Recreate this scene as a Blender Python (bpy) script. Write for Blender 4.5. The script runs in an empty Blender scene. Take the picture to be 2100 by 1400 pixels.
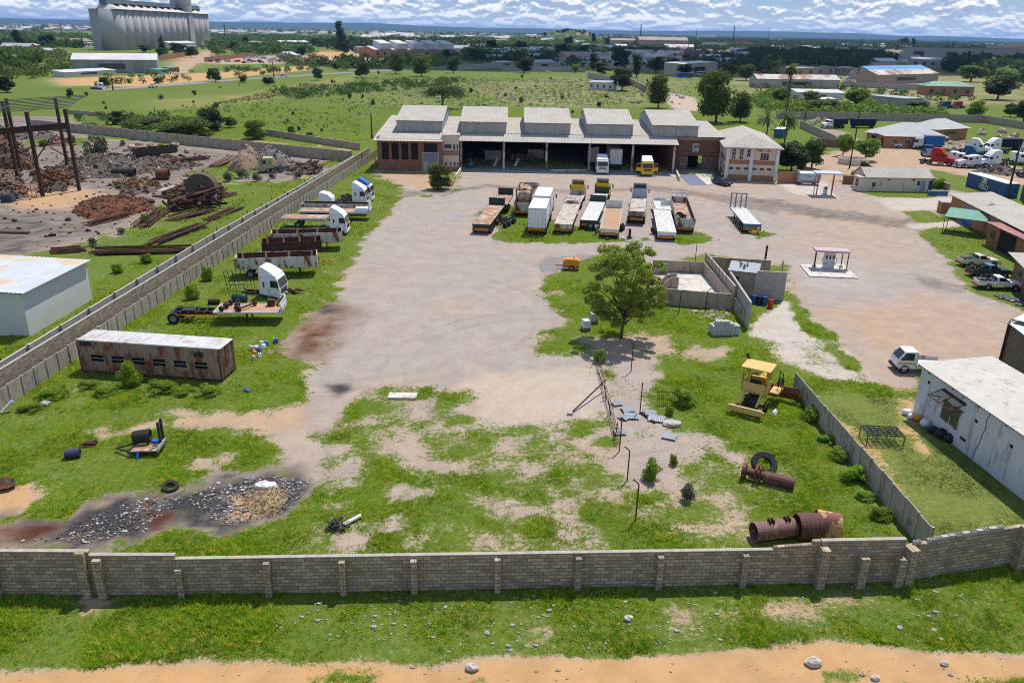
import bpy, math, random
import numpy as np
from mathutils import Vector, Matrix
random.seed(7)
rng = np.random.default_rng(11)
S = bpy.context.scene
COL = S.collection
PI = math.pi
# ------------------------------------------------------------------ camera
PITCH, ROLL, FPX, CH = .3711, .0189, 1633.3, 26.67
_f = Vector((0, math.cos(PITCH), -math.sin(PITCH)))
_u0 = Vector((0, math.sin(PITCH), math.cos(PITCH)))
_r0 = Vector((1, 0, 0))
CR = math.cos(ROLL)*_r0 + math.sin(ROLL)*_u0
CU = -math.sin(ROLL)*_r0 + math.cos(ROLL)*_u0
cam = bpy.data.objects.new('camera', bpy.data.cameras.new('camera'))
COL.objects.link(cam)
cam.matrix_world = Matrix(((CR.x, CU.x, -_f.x, 0), (CR.y, CU.y, -_f.y, 0), (CR.z, CU.z, -_f.z, CH), (0, 0, 0, 1)))
cam.data.lens = 28.0
cam.data.sensor_width = 36
cam.data.clip_start = .5
cam.data.clip_end = 80000
S.camera = cam
# ------------------------------------------------------------------ sun, sky, exposure
SUN_EL, SUN_AZ = math.radians(64), math.radians(30)
sv = Vector((math.sin(SUN_AZ)*math.cos(SUN_EL), math.cos(SUN_AZ)*math.cos(SUN_EL), math.sin(SUN_EL)))
sun = bpy.data.objects.new('sun', bpy.data.lights.new('sun', 'SUN'))
COL.objects.link(sun)
sun.data.energy = 4.9
sun.data.angle = math.radians(.5)
sun.data.color = (1, .95, .87)
sun.rotation_euler = sv.to_track_quat('Z', 'Y').to_euler()
sun.location = (0, 0, 200)
W = bpy.data.worlds.new('World')
S.world = W
W.use_nodes = True
S.view_settings.view_transform = 'Standard'
S.view_settings.look = 'None'
S.view_settings.exposure = 0.0
S.view_settings.gamma = 1
S.cycles.filter_width = 1.0
class N:
 """a small node-tree writer"""
 def __init__(s, tree):
  s.t = tree
  s.n = tree.nodes
  s.l = tree.links
 def __call__(s, kind, ins=None, **props):
  n = s.n.new(kind)
  for k, v in props.items():
   setattr(n, k, v)
  for k, v in (ins or {}).items():
   sock = n.inputs[k]
   if hasattr(v, 'node') or isinstance(v, bpy.types.NodeSocket):
    s.l.new(v, sock)
   else:
    sock.default_value = v
  return n
 def math(s, op, a, b=None, clamp=False):
  ins = {0: a}
  if b is not None:
   ins[1] = b
  return s('ShaderNodeMath', ins, operation=op, use_clamp=clamp).outputs[0]
 def mix(s, fac, a, b, mode='MIX'):
  n = s('ShaderNodeMix', data_type='RGBA', blend_type=mode)
  for i, v in ((0, fac), (6, a), (7, b)):
   if isinstance(v, bpy.types.NodeSocket):
    s.l.new(v, n.inputs[i])
   elif i and len(v) == 3:
    n.inputs[i].default_value = (*v, 1)
   else:
    n.inputs[i].default_value = v
  return n.outputs[2]
 def ramp(s, x, a, b):
  n = s('ShaderNodeMapRange', {0: x, 1: a, 2: b, 3: 0., 4: 1.}, interpolation_type='SMOOTHSTEP')
  return n.outputs[0]
 def noise(s, vec, scale, detail=5, rough=.6, dist=0.):
  ins = {'Scale': scale, 'Detail': detail, 'Roughness': rough, 'Distortion': dist}
  if vec is not None:
   ins['Vector'] = vec
  return s('ShaderNodeTexNoise', ins).outputs[0]
wn = N(W.node_tree)
W.node_tree.nodes.clear()
sky = wn('ShaderNodeTexSky', sky_type='NISHITA', sun_disc=False, sun_elevation=SUN_EL, sun_rotation=SUN_AZ, altitude=1300, air_density=1.0, dust_density=.4, ozone_density=1.6)
tc = wn('ShaderNodeTexCoord')
xyz = wn('ShaderNodeSeparateXYZ', {0: tc.outputs['Generated']})
zc = wn.math('MAXIMUM', xyz.outputs[2], 0.)
def cloudvec(dz):
 lg = wn.math('LOGARITHM', wn.math('ADD', wn.math('MULTIPLY', wn.math('ADD', zc, dz), 83.), 1.), 2.718)
 return wn('ShaderNodeCombineXYZ', {0: wn.math('MULTIPLY', xyz.outputs[0], 19.), 1: wn.math('MULTIPLY', xyz.outputs[1], 19.), 2: wn.math('MULTIPLY', lg, 1.75)}).outputs[0]
n1 = wn.noise(cloudvec(0.), 1.9, 10, .66)
n2 = wn.noise(cloudvec(.0035), 1.9, 5, .55)
big = wn.noise(cloudvec(0.), .45, 3, .5)
dens = wn.ramp(wn.math('ADD', n1, wn.math('MULTIPLY', wn.math('SUBTRACT', big, .5), .6)), .385, .50)
dens = wn.math('MULTIPLY', dens, wn.math('SUBTRACT', 1., wn.math('MULTIPLY', wn.ramp(zc, .1, .5), .7)))
lit = wn.ramp(wn.math('SUBTRACT', n1, n2), -.06, .085)
ccol = wn.mix(lit, (3.4, 4.3, 6.0), (9.3, 9.3, 9.3))
gap = wn.mix(.6, sky.outputs[0], (.9, 2.2, 5.2))
hz = wn.ramp(zc, .0, .03)
col = wn.mix(dens, gap, ccol)
col = wn.mix(wn.math('MULTIPLY', wn.math('SUBTRACT', 1., hz), .4), col, (6.0, 7.3, 9.0))
bg = wn('ShaderNodeBackground', {'Color': col, 'Strength': .122})
wn('ShaderNodeOutputWorld', {0: bg.outputs[0]})
# ------------------------------------------------------------------ geometry helpers
def A(px, py, z=0.):
 """ground point (or point at height z) seen at a pixel of the 2100 x 1400 photograph"""
 d = _f + CR*((px-1050)/FPX) + CU*((700-py)/FPX)
 t = (z-CH)/d.z
 return Vector((d.x*t, d.y*t, z))
def pix(p):
 d = Vector(p) - Vector((0, 0, CH))
 z = d.dot(_f)
 return 1050+FPX*d.dot(CR)/z, 700-FPX*d.dot(CU)/z
def HT(px, pyb, pyt):
 """height of something standing at pixel (px, pyb) whose top is seen at row pyt"""
 p = A(px, pyb)
 lo, hi = 0., 200.
 for _ in range(40):
  m = (lo+hi)/2
  if pix((p.x, p.y, m))[1] > pyt:
   lo = m
  else:
   hi = m
 return lo
class MB:
 def __init__(s):
  s.v = []
  s.f = []
  s.m = []
  s.mi = 0
 def add(s, vs, fs):
  o = len(s.v)
  s.v += [tuple(p) for p in vs]
  s.f += [tuple(i+o for i in q) for q in fs]
  s.m += [s.mi]*len(fs)
  return s
 def mat(s, i):
  s.mi = i
  return s
 def box(s, x0, x1, y0, y1, z0, z1, top=0., topy=None):
  """box, its upper face inset by top (in x) and topy (in y)"""
  t, ty = top, top if topy is None else topy
  return s.add([(x0, y0, z0), (x1, y0, z0), (x1, y1, z0), (x0, y1, z0), (x0+t, y0+ty, z1), (x1-t, y0+ty, z1), (x1-t, y1-ty, z1), (x0+t, y1-ty, z1)],
     [(3, 2, 1, 0), (4, 5, 6, 7), (0, 1, 5, 4), (1, 2, 6, 5), (2, 3, 7, 6), (3, 0, 4, 7)])
 def bar(s, a, b, w, h=None, up=(0, 0, 1)):
  """square bar from a to b"""
  a, b = Vector(a), Vector(b)
  h = w if h is None else h
  d = (b-a).normalized()
  u = Vector(up)
  if abs(d.dot(u)) > .99:
   u = Vector((1, 0, 0))
  r = d.cross(u).normalized()
  u = r.cross(d)
  q = [r*(i*w/2)+u*(j*h/2) for i, j in ((-1, -1), (1, -1), (1, 1), (-1, 1))]
  return s.add([a+k for k in q]+[b+k for k in q], [(0, 1, 2, 3), (7, 6, 5, 4), (0, 4, 5, 1), (1, 5, 6, 2), (2, 6, 7, 3), (3, 7, 4, 0)])
 def tube(s, a, b, r, n=8, r2=None, cap=True):
  a, b = Vector(a), Vector(b)
  r2 = r if r2 is None else r2
  d = (b-a).normalized()
  u = Vector((0, 0, 1)) if abs(d.z) < .9 else Vector((1, 0, 0))
  x = d.cross(u).normalized()
  y = d.cross(x)
  vs = []
  for c, rr in ((a, r), (b, r2)):
   vs += [c+x*(rr*math.cos(2*PI*i/n))+y*(rr*math.sin(2*PI*i/n)) for i in range(n)]
  fs = [(i, (i+1) % n, n+(i+1) % n, n+i) for i in range(n)]
  if cap:
   fs += [tuple(range(n-1, -1, -1)), tuple(range(n, 2*n))]
  return s.add(vs, fs)
 def lathe(s, c, axis, prof, n=16):
  """prof: list of (r, h) turned about the axis through c; closed loop if first equals last"""
  c, d = Vector(c), Vector(axis).normalized()
  u = Vector((0, 0, 1)) if abs(d.z) < .9 else Vector((1, 0, 0))
  x = d.cross(u).normalized()
  y = d.cross(x)
  vs = []
  for r, h in prof:
   vs += [c+d*h+x*(r*math.cos(2*PI*i/n))+y*(r*math.sin(2*PI*i/n)) for i in range(n)]
  fs = []
  for k in range(len(prof)-1):
   fs += [(k*n+i, k*n+(i+1) % n, (k+1)*n+(i+1) % n, (k+1)*n+i) for i in range(n)]
  return s.add(vs, fs)
 def tyre(s, c, axis, R, w, n=18):
  h = w/2
  return s.lathe(c, axis, [(R*.55, -h*.8), (R*.9, -h), (R, -h*.7), (R, h*.7), (R*.9, h), (R*.55, h*.8), (R*.55, -h*.8)], n)
 def prism(s, poly, y0, y1, inset=None):
  """polygon in x-z pushed along y; inset(x,z)->amount the sides lean in at that vertex"""
  n = len(poly)
  i0 = [(inset(x, z) if inset else 0.) for x, z in poly]
  vs = [(x, y0+d, z) for (x, z), d in zip(poly, i0)]+[(x, y1-d, z) for (x, z), d in zip(poly, i0)]
  fs = [tuple(range(n-1, -1, -1)), tuple(range(n, 2*n))]+[(i, (i+1) % n, n+(i+1) % n, n+i) for i in range(n)]
  return s.add(vs, [q[::-1] for q in fs])
 def slab(s, poly, z0, z1):
  """polygon in x-y between two heights"""
  n = len(poly)
  vs = [(p[0], p[1], z0) for p in poly]+[(p[0], p[1], z1) for p in poly]
  return s.add(vs, [tuple(range(n-1, -1, -1)), tuple(range(n, 2*n))]+[(i, (i+1) % n, n+(i+1) % n, n+i) for i in range(n)])
 def quad(s, a, b, c, d):
  return s.add([a, b, c, d], [(0, 1, 2, 3)])
 def corr(s, p, u, v, pitch=.3, amp=.05, th=.03):
  """corrugated sheet: corner p, u across the ribs, v along them"""
  p, u, v = Vector(p), Vector(u), Vector(v)
  nrm = u.cross(v).normalized()
  n = max(4, int(u.length/pitch*2))
  vs = []
  for i in range(n+1):
   q = p+u*(i/n)+nrm*(amp*(1 if i % 2 else 0))
   vs += [q, q+v]
  fs = [(2*i, 2*i+2, 2*i+3, 2*i+1) for i in range(n)]
  s.add(vs, fs)
  return s.add([p-nrm*th, p+u-nrm*th, p+u+v-nrm*th, p+v-nrm*th], [(3, 2, 1, 0)])
 def ball(s, c, rx, ry, rz, n=10, jit=0., m=6):
  vs = []
  for j in range(m+1):
   t = PI*j/m
   for i in range(n):
    k = 1+random.uniform(-jit, jit)
    vs.append((c[0]+rx*k*math.sin(t)*math.cos(2*PI*i/n), c[1]+ry*k*math.sin(t)*math.sin(2*PI*i/n), c[2]+rz*k*math.cos(t)))
  return s.add(vs, [(j*n+i, (j+1)*n+i, (j+1)*n+(i+1) % n, j*n+(i+1) % n) for j in range(m) for i in range(n)])
 def build(s, name, mats, parent=None, smooth=False, loc=None, bevel=0.):
  me = bpy.data.meshes.new(name)
  me.from_pydata(s.v, [], s.f)
  ml = mats if isinstance(mats, (list, tuple)) else [mats]
  for m in ml:
   me.materials.append(m)
  if len(ml) > 1:
   me.polygons.foreach_set('material_index', s.m)
  if smooth:
   me.polygons.foreach_set('use_smooth', [True]*len(me.polygons))
  o = bpy.data.objects.new(name, me)
  COL.objects.link(o)
  if parent is not None:
   o.parent = parent
  if loc is not None:
   o.location = loc
  if bevel:
   b = o.modifiers.new('bevel', 'BEVEL')
   b.width = bevel
   b.segments = 2
   b.limit_method = 'ANGLE'
  return o
def npmesh(name, verts, faces, mats, parent=None, midx=None):
 """fast mesh from arrays: verts (n,3), faces (m,k)"""
 me = bpy.data.meshes.new(name)
 nf, k = faces.shape
 me.vertices.add(len(verts))
 me.vertices.foreach_set('co', np.ascontiguousarray(verts, np.float32).ravel())
 me.loops.add(nf*k)
 me.loops.foreach_set('vertex_index', np.ascontiguousarray(faces, np.int32).ravel())
 me.polygons.add(nf)
 me.polygons.foreach_set('loop_start', np.arange(0, nf*k, k, dtype=np.int32))
 me.polygons.foreach_set('loop_total', np.full(nf, k, np.int32))
 for m in (mats if isinstance(mats, (list, tuple)) else [mats]):
  me.materials.append(m)
 if midx is not None:
  me.polygons.foreach_set('material_index', np.ascontiguousarray(midx, np.int32))
 me.update(calc_edges=True)
 o = bpy.data.objects.new(name, me)
 COL.objects.link(o)
 if parent is not None:
  o.parent = parent
 return o
USED = {}
def tag(o, label=None, cat=None, group=None, kind=None):
 if label:
  o['label'] = label
 if cat:
  o['category'] = cat
 if group:
  o['group'] = group
 if kind:
  o['kind'] = kind
 return o
def thing(name, label, cat, loc=(0, 0, 0), rz=0., group=None):
 o = bpy.data.objects.new(name, None)
 o.empty_display_size = .3
 COL.objects.link(o)
 o.location = loc
 o.rotation_euler = (0, 0, rz)
 return tag(o, label, cat, group)
def dup(o, loc, rz=0., label=None, group=None, scale=None):
 """a copy of a thing with copies of its parts and their sub-parts"""
 c = o.copy()
 COL.objects.link(c)
 c.location = loc
 c.rotation_euler = (0, 0, rz)
 if scale is not None:
  c.scale = scale if hasattr(scale, '__len__') else (scale,)*3
 tag(c, label, None, group)
 for ch in o.children:
  d = ch.copy()
  COL.objects.link(d)
  d.parent = c
  for g in ch.children:
   e = g.copy()
   COL.objects.link(e)
   e.parent = d
 return c
# ------------------------------------------------------------------ materials
MATS = {}
def mat(name, c, c2=None, sc=1.5, rough=.8, metal=0., rust=None, rust_amt=.5, rust_sc=1.2, streak=1., bump=0., spec=.3, contrast=.25, fine=0.):
 """c..c2 mottled by noise; rust: a third colour in patches"""
 m = bpy.data.materials.new(name)
 m.use_nodes = True
 n = N(m.node_tree)
 m.node_tree.nodes.clear()
 tcn = n('ShaderNodeTexCoord')
 mp = n('ShaderNodeMapping', {0: tcn.outputs['Object'], 3: (1, 1, streak)})
 v = mp.outputs[0]
 if c2 is None:
  c2 = tuple(k*.72 for k in c)
 f = n.ramp(n.noise(v, sc, 7, .65), .5-contrast, .5+contrast)
 colr = n.mix(f, c, c2)
 if rust is not None:
  g = n.ramp(n.noise(v, rust_sc, 8, .7), .62-.3*rust_amt, .70-.3*rust_amt)
  colr = n.mix(g, colr, rust)
 ins = {'Base Color': colr, 'Roughness': rough, 'Metallic': metal, 'Specular IOR Level': spec}
 if bump:
  b = n('ShaderNodeBump', {'Height': n.noise(v, sc*6, 4), 'Strength': bump, 'Distance': .05})
  ins['Normal'] = b.outputs[0]
 b = n('ShaderNodeBsdfPrincipled', ins)
 n('ShaderNodeOutputMaterial', {0: b.outputs[0]})
 MATS[name] = m
 return m
def brickmat(name, c1, c2, mortar, bw=.4, bh=.2, ms=.012, stain=None, stain_amt=.4, rough=.9, bias=0.):
 m = bpy.data.materials.new(name)
 m.use_nodes = True
 n = N(m.node_tree)
 m.node_tree.nodes.clear()
 tcn = n('ShaderNodeTexCoord')
 o = n('ShaderNodeSeparateXYZ', {0: tcn.outputs['Object']})
 nr = n('ShaderNodeSeparateXYZ', {0: tcn.outputs['Normal']})
 side = n.math('GREATER_THAN', n.math('ABSOLUTE', nr.outputs[0]), .7)
 u = n('ShaderNodeMix', {0: side, 2: o.outputs[0], 3: o.outputs[1]}, data_type='FLOAT').outputs[0]
 vec = n('ShaderNodeCombineXYZ', {0: u, 1: o.outputs[2], 2: 0.}).outputs[0]
 br = n('ShaderNodeTexBrick', {'Vector': vec, 'Color1': (*c1, 1), 'Color2': (*c2, 1), 'Mortar': (*mortar, 1), 'Scale': 1., 'Mortar Size': ms, 'Mortar Smooth': .2, 'Bias': bias, 'Brick Width': bw, 'Row Height': bh})
 colr = br.outputs[0]
 v2 = n('ShaderNodeMapping', {0: tcn.outputs['Object'], 3: (1, 1, .45)}).outputs[0]
 colr = n.mix(n.math('MULTIPLY', n.ramp(n.noise(v2, 1.1, 8, .7), .4, .75), stain_amt), colr, stain or tuple(k*.35 for k in c1))
 colr = n.mix(n.math('MULTIPLY', n.ramp(n.noise(tcn.outputs['Object'], 7., 5, .7), .35, .8), .35), colr, tuple(min(1, k*1.35) for k in c2))
 bp = n('ShaderNodeBump', {'Height': n.math('SUBTRACT', 1., br.outputs[1]), 'Strength': .6, 'Distance': .02})
 b = n('ShaderNodeBsdfPrincipled', {'Base Color': colr, 'Roughness': rough, 'Normal': bp.outputs[0], 'Specular IOR Level': .2})
 n('ShaderNodeOutputMaterial', {0: b.outputs[0]})
 return m
def leafmat(name, a, b, c, sc=.5, transl=.35, fine=6.):
 m = bpy.data.materials.new(name)
 m.use_nodes = True
 n = N(m.node_tree)
 m.node_tree.nodes.clear()
 tcn = n('ShaderNodeTexCoord')
 f = n.ramp(n.noise(tcn.outputs['Object'], sc, 4, .6), .35, .65)
 g = n.ramp(n.noise(tcn.outputs['Object'], sc*fine, 3, .6), .4, .72)
 oi = n('ShaderNodeObjectInfo')
 colr = n.mix(g, n.mix(f, a, b), c)
 hsv = n('ShaderNodeHueSaturation', {'Hue': n.math('ADD', .485, n.math('MULTIPLY', oi.outputs['Random'], .03)), 'Saturation': 1., 'Value': n.math('ADD', .8, n.math('MULTIPLY', oi.outputs['Random'], .4)), 'Color': colr})
 d = n('ShaderNodeBsdfPrincipled', {'Base Color': hsv.outputs[0], 'Roughness': .6, 'Specular IOR Level': .25})
 t = n('ShaderNodeBsdfTranslucent', {0: hsv.outputs[0]})
 mx = n('ShaderNodeMixShader', {0: transl, 1: d.outputs[0], 2: t.outputs[0]})
 n('ShaderNodeOutputMaterial', {0: mx.outputs[0]})
 return m
def _hash(ix, iy, seed):
 h = (ix.astype(np.int64)*374761393 + iy.astype(np.int64)*668265263 + seed*974711) & 0x7fffffff
 h = ((h ^ (h >> 13))*1274126177) & 0x7fffffff
 return ((h ^ (h >> 16)) & 0xffff)/65535.
def vnoise(x, y, seed=0):
 ix, iy = np.floor(x), np.floor(y)
 fx, fy = x-ix, y-iy
 fx, fy = fx*fx*(3-2*fx), fy*fy*(3-2*fy)
 a, b = _hash(ix, iy, seed), _hash(ix+1, iy, seed)
 c, d = _hash(ix, iy+1, seed), _hash(ix+1, iy+1, seed)
 return (a*(1-fx)+b*fx)*(1-fy)+(c*(1-fx)+d*fx)*fy
def fbm(x, y, seed=0, o=4):
 r, a, t = 0., 1., 0.
 for k in range(o):
  r = r+a*vnoise(x*2**k, y*2**k, seed+k*17)
  t += a
  a *= .55
 return r/t
# ------------------------------------------------------------------ palette
white_paint = mat('white_paint', (.72, .72, .71), (.6, .6, .59), 2, .45, rust=(.42, .36, .3), rust_amt=.12, rust_sc=2.5)
white_clean = mat('white_clean', (.8, .8, .8), (.72, .73, .74), 1.5, .35)
old_white = mat('old_white', (.62, .60, .55), (.48, .45, .40), 1.4, .6, rust=(.19, .075, .03), rust_amt=.42, rust_sc=1.7, streak=.35)
rust = mat('rust', (.17, .065, .03), (.10, .04, .022), 2.5, .9, rust=(.28, .12, .05), rust_amt=.3, bump=.3)
dark_rust = mat('dark_rust', (.075, .035, .025), (.045, .025, .02), 2.5, .9, rust=(.15, .06, .03), rust_amt=.35, bump=.3)
rust_deck = mat('rust_deck', (.36, .19, .12), (.27, .13, .08), .9, .85, rust=(.45, .36, .29), rust_amt=.5, rust_sc=.9)
pale_deck = mat('pale_deck', (.52, .47, .42), (.42, .37, .32), 1.2, .8, rust=(.30, .19, .13), rust_amt=.4, rust_sc=1.3)
white_deck = mat('white_deck', (.62, .60, .57), (.52, .50, .47), 1.4, .8, rust=(.36, .30, .25), rust_amt=.3, rust_sc=2)
orange_deck = mat('orange_deck', (.55, .22, .03), (.42, .26, .16), .8, .8, rust=(.33, .25, .2), rust_amt=.55, rust_sc=.7)
tyre_m = mat('tyre_rubber', (.018, .018, .019), (.035, .033, .03), 4, .85)
black_m = mat('black_steel', (.018, .018, .02), (.04, .035, .03), 2, .6, rust=(.1, .05, .03), rust_amt=.25)
rim_m = mat('rim_grey', (.4, .4, .4), (.25, .25, .25), 3, .5)
chrome_m = mat('bare_steel', (.42, .43, .45), (.3, .3, .3), 3, .4, metal=.6)
glass_m = mat('dark_glass', (.012, .016, .02), (.025, .03, .035), .6, .08, spec=.6)
pane_m = mat('window_pane', (.03, .035, .04), (.06, .065, .07), .7, .15, spec=.5)
dark_m = mat('dark_interior', (.012, .011, .011), (.02, .018, .017), 1., .95)  # near-black, puts the shade inside openings into colour; also cracks and panes
green_steel = mat('green_steel', (.02, .045, .035), (.03, .055, .045), 2, .55, rust=(.1, .06, .04), rust_amt=.2)
yellow_cab_m = mat('yellow_cab', (.72, .47, .01), (.62, .40, .015), 2, .35)
cat_yellow = mat('plant_yellow', (.62, .38, .05), (.52, .30, .04), 2, .6, rust=(.20, .10, .04), rust_amt=.3, rust_sc=2.2)
cat_pale = mat('faded_yellow', (.66, .45, .16), (.55, .36, .12), 2, .6, rust=(.35, .22, .1), rust_amt=.15)
silver_cab_m = mat('silver_cab', (.42, .46, .50), (.34, .37, .41), 2, .35)
blue_paint = mat('blue_paint', (.03, .09, .30), (.025, .06, .2), 2, .5, rust=(.12, .06, .04), rust_amt=.15)
bright_blue = mat('bright_blue', (.02, .12, .42), (.02, .1, .33), 2, .35)
red_paint = mat('red_paint', (.46, .035, .02), (.36, .03, .02), 2, .4)
orange_paint = mat('orange_paint', (.72, .28, .02), (.6, .23, .02), 2, .5)
chev_y = mat('chevron_orange', (.75, .33, .02), (.65, .27, .02), 2, .5)
chev_r = mat('chevron_red', (.45, .04, .02), (.35, .03, .02), 2, .5)
lamp_red = mat('lamp_red', (.4, .01, .01), (.3, .01, .01), 2, .3)
lamp_clear = mat('lamp_clear', (.6, .6, .62), (.5, .5, .52), 2, .15)
metal_roof = mat('metal_roof', (.60, .58, .54), (.50, .48, .45), .35, .55, rust=(.45, .38, .31), rust_amt=.22, rust_sc=.5)
asbestos = mat('asbestos_sheet', (.47, .43, .375), (.375, .345, .30), .35, .85, rust=(.31, .27, .225), rust_amt=.2, rust_sc=1.6, streak=.5)
asb_side = mat('asbestos_side', (.42, .41, .39), (.34, .33, .31), .6, .9, rust=(.26, .24, .22), rust_amt=.2, streak=.3)
galv = mat('galvanised', (.42, .44, .465), (.34, .36, .38), 1., .4, metal=.35, rust=(.3, .22, .16), rust_amt=.12)
cream = mat('cream_plaster', (.68, .56, .45), (.60, .49, .39), .8, .85, rust=(.45, .36, .28), rust_amt=.15, streak=.3)
tan_plaster = mat('tan_plaster', (.40, .32, .25), (.34, .27, .21), .8, .9, rust=(.24, .19, .15), rust_amt=.3, streak=.35)
cottage_m = mat('cottage_plaster', (.64, .57, .45), (.57, .50, .39), .8, .9, rust=(.3, .24, .18), rust_amt=.2, streak=.35)
white_wall = mat('white_plaster', (.62, .63, .645), (.53, .54, .56), .7, .85, rust=(.38, .38, .39), rust_amt=.3, rust_sc=1.3, streak=.22)
pale_wall = mat('pale_wall', (.62, .61, .58), (.56, .55, .52), .5, .85)
concrete = mat('concrete', (.42, .40, .37), (.34, .32, .29), 1.2, .9, rust=(.2, .18, .16), rust_amt=.25)
pale_concrete = mat('pale_concrete', (.60, .56, .50), (.50, .46, .41), .7, .9, rust=(.36, .31, .26), rust_amt=.3)
precast = mat('precast_concrete', (.42, .355, .28), (.31, .26, .205), 1.2, .9, rust=(.22, .19, .155), rust_amt=.25, streak=.5)
silo_m = mat('silo_concrete', (.41, .40, .415), (.36, .35, .36), .05, .9, rust=(.31, .30, .30), rust_amt=.3, rust_sc=.06, streak=.2)
brick_red = brickmat('red_brick', (.30, .12, .065), (.24, .095, .05), (.34, .26, .2), .24, .085, .01, stain_amt=.35)
brick_orange = brickmat('orange_brick', (.42, .19, .09), (.36, .15, .07), (.42, .32, .24), .24, .085, .01, stain_amt=.3)
block_m = brickmat('grey_block', (.50, .395, .285), (.25, .20, .145), (.13, .108, .08), .42, .21, .018, stain_amt=.5)
block_light = brickmat('light_grey_block', (.44, .415, .38), (.36, .34, .315), (.22, .21, .19), .42, .21, .012, stain_amt=.3)
wood_m = mat('old_timber', (.24, .17, .11), (.16, .11, .075), 3, .9, streak=.3)
stone_m = mat('pale_stone', (.55, .50, .44), (.42, .37, .32), 2, .9)
boulder_m = mat('granite', (.48, .37, .28), (.36, .28, .22), 1.2, .9, bump=.4)
bark = mat('bark', (.14, .10, .07), (.09, .065, .045), 3, .9, streak=.3)
leaf_a = leafmat('leaf_olive', (.105, .145, .022), (.06, .09, .016), (.19, .21, .04), .5)
leaf_b = leafmat('leaf_dark', (.045, .075, .02), (.028, .05, .015), (.085, .12, .03), .4)
leaf_c = leafmat('leaf_mid', (.08, .13, .025), (.05, .09, .02), (.13, .18, .04), .5)
leaf_d = leafmat('leaf_bright', (.165, .265, .032), (.11, .19, .024), (.25, .33, .05), .7, .45)
leaf_weed = leafmat('leaf_weed', (.20, .33, .018), (.12, .225, .016), (.33, .42, .04), .9, .5)
leaf_grey = leafmat('leaf_grey', (.11, .13, .07), (.075, .095, .05), (.17, .19, .11), .7)
grass_m = leafmat('grass_blades', (.27, .42, .012), (.155, .285, .014), (.56, .52, .06), .3, .5, 8.)
dry_m = leafmat('dry_reeds', (.30, .23, .12), (.22, .17, .08), (.38, .30, .17), .2, .3)
# ------------------------------------------------------------------ ground: one sheet, its cover painted into attributes
def axis_pts(lo, hi, step, out, g):
 a = list(np.arange(lo, hi+step, step))
 s, x = step, a[-1]
 while x < out:
  s *= g
  x += s
  a.append(x)
 return a
xr = axis_pts(0, 58, .42, 30000, 1.06)
xs = np.array([-k for k in xr[:0:-1]]+xr)
ys = np.array([-30000, -3000, -400, -60, -10, 8]+axis_pts(18, 182, .42, 33000, 1.03))
GX, GY = np.meshgrid(xs, ys)
gx, gy = GX.ravel(), GY.ravel()
ATT = {k: np.zeros(len(gx)) for k in ('grass', 'warm', 'dark', 'rusty', 'pale')}
ATT['grass'][:] = .86
ATT['warm'][:] = .3
GRASSY = 1
NZ = fbm(gx/3.1, gy/3.1, 3, 5)-.5
NZ2 = fbm(gx/.9, gy/.9, 9, 3)-.5
def sdist(poly, x, y):
 d = np.full(x.shape, 1e18)
 ins = np.zeros(x.shape, bool)
 n = len(poly)
 for i in range(n):
  ax, ay = poly[i]
  bx, by = poly[(i+1) % n]
  ex, ey = bx-ax, by-ay
  t = np.clip(((x-ax)*ex+(y-ay)*ey)/(ex*ex+ey*ey+1e-9), 0, 1)
  d = np.minimum(d, (x-ax-ex*t)**2+(y-ay-ey*t)**2)
  c = ((ay > y) != (by > y)) & (x < (bx-ax)*(y-ay)/(by-ay+1e-12)+ax)
  ins ^= c
 return np.where(ins, -1, 1)*np.sqrt(d)
def region(pts, soft=.8, wob=2.2, **vals):
 """paint values of the ground's cover inside a polygon given as seen in the photograph"""
 P = [tuple(A(*p)[:2]) for p in pts]
 px = [p[0] for p in P]
 py = [p[1] for p in P]
 mg = soft*3.1+wob*2+1
 k = np.where((gx > min(px)-mg) & (gx < max(px)+mg) & (gy > min(py)-mg) & (gy < max(py)+mg))[0]
 if not len(k):
  return
 d = sdist(P, gx[k], gy[k])+NZ[k]*wob*2.6+NZ2[k]*wob*1.8
 sf = soft*3. if 'grass' in vals else soft*1.3
 t = np.clip((sf-d)/(2*sf), 0, 1)
 t = t*t*(3-2*t)
 for a, v in vals.items():
  ATT[a][k] = ATT[a][k]*(1-t)+v*t
far = np.clip((gy-260)/300, 0, 1)
ATT['grass'] -= far*.1
region([(100, 162), (430, 150), (560, 140), (640, 134), (640, 143), (440, 163), (300, 178), (120, 176)], 3, 3, grass=.25, warm=1.)
region([(640, 108), (760, 100), (765, 125), (640, 128)], 6, 5, grass=.2, warm=.9)
region([(300, 205), (430, 195), (560, 185), (740, 150), (745, 162), (570, 205), (430, 222), (310, 225)], 3, 4, grass=.7, warm=1.)
region([(950, 172), (1150, 158), (1450, 165), (1330, 215), (1180, 222), (1000, 215)], 4, 6, grass=.66, warm=.5)
region([(770, 165), (960, 165), (900, 220), (720, 215)], 4, 7, grass=.72, warm=.5)
region([(1380, 192), (1420, 200), (1440, 228), (1385, 226), (1365, 205)], 1, 1, grass=.02, warm=.5, pale=.4)
region([(480, 285), (560, 290), (720, 300), (720, 318), (560, 312), (450, 300)], 1, 1.5, grass=.62, warm=.9)
region([(370, 125), (410, 110), (440, 100), (440, 105), (400, 128), (350, 150)], 4, 2, grass=.05, warm=.9)
region([(420, 116), (620, 114), (640, 130), (430, 132)], 4, 2, grass=.2, warm=.5)
region([(1500, 142), (2130, 152), (2130, 218), (1760, 212), (1500, 200)], 5, 8, grass=.6, warm=.5)
region([(960, 96), (1500, 92), (2000, 108), (1800, 138), (1480, 150), (1000, 130)], 8, 14, grass=.5, warm=.4)
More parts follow.
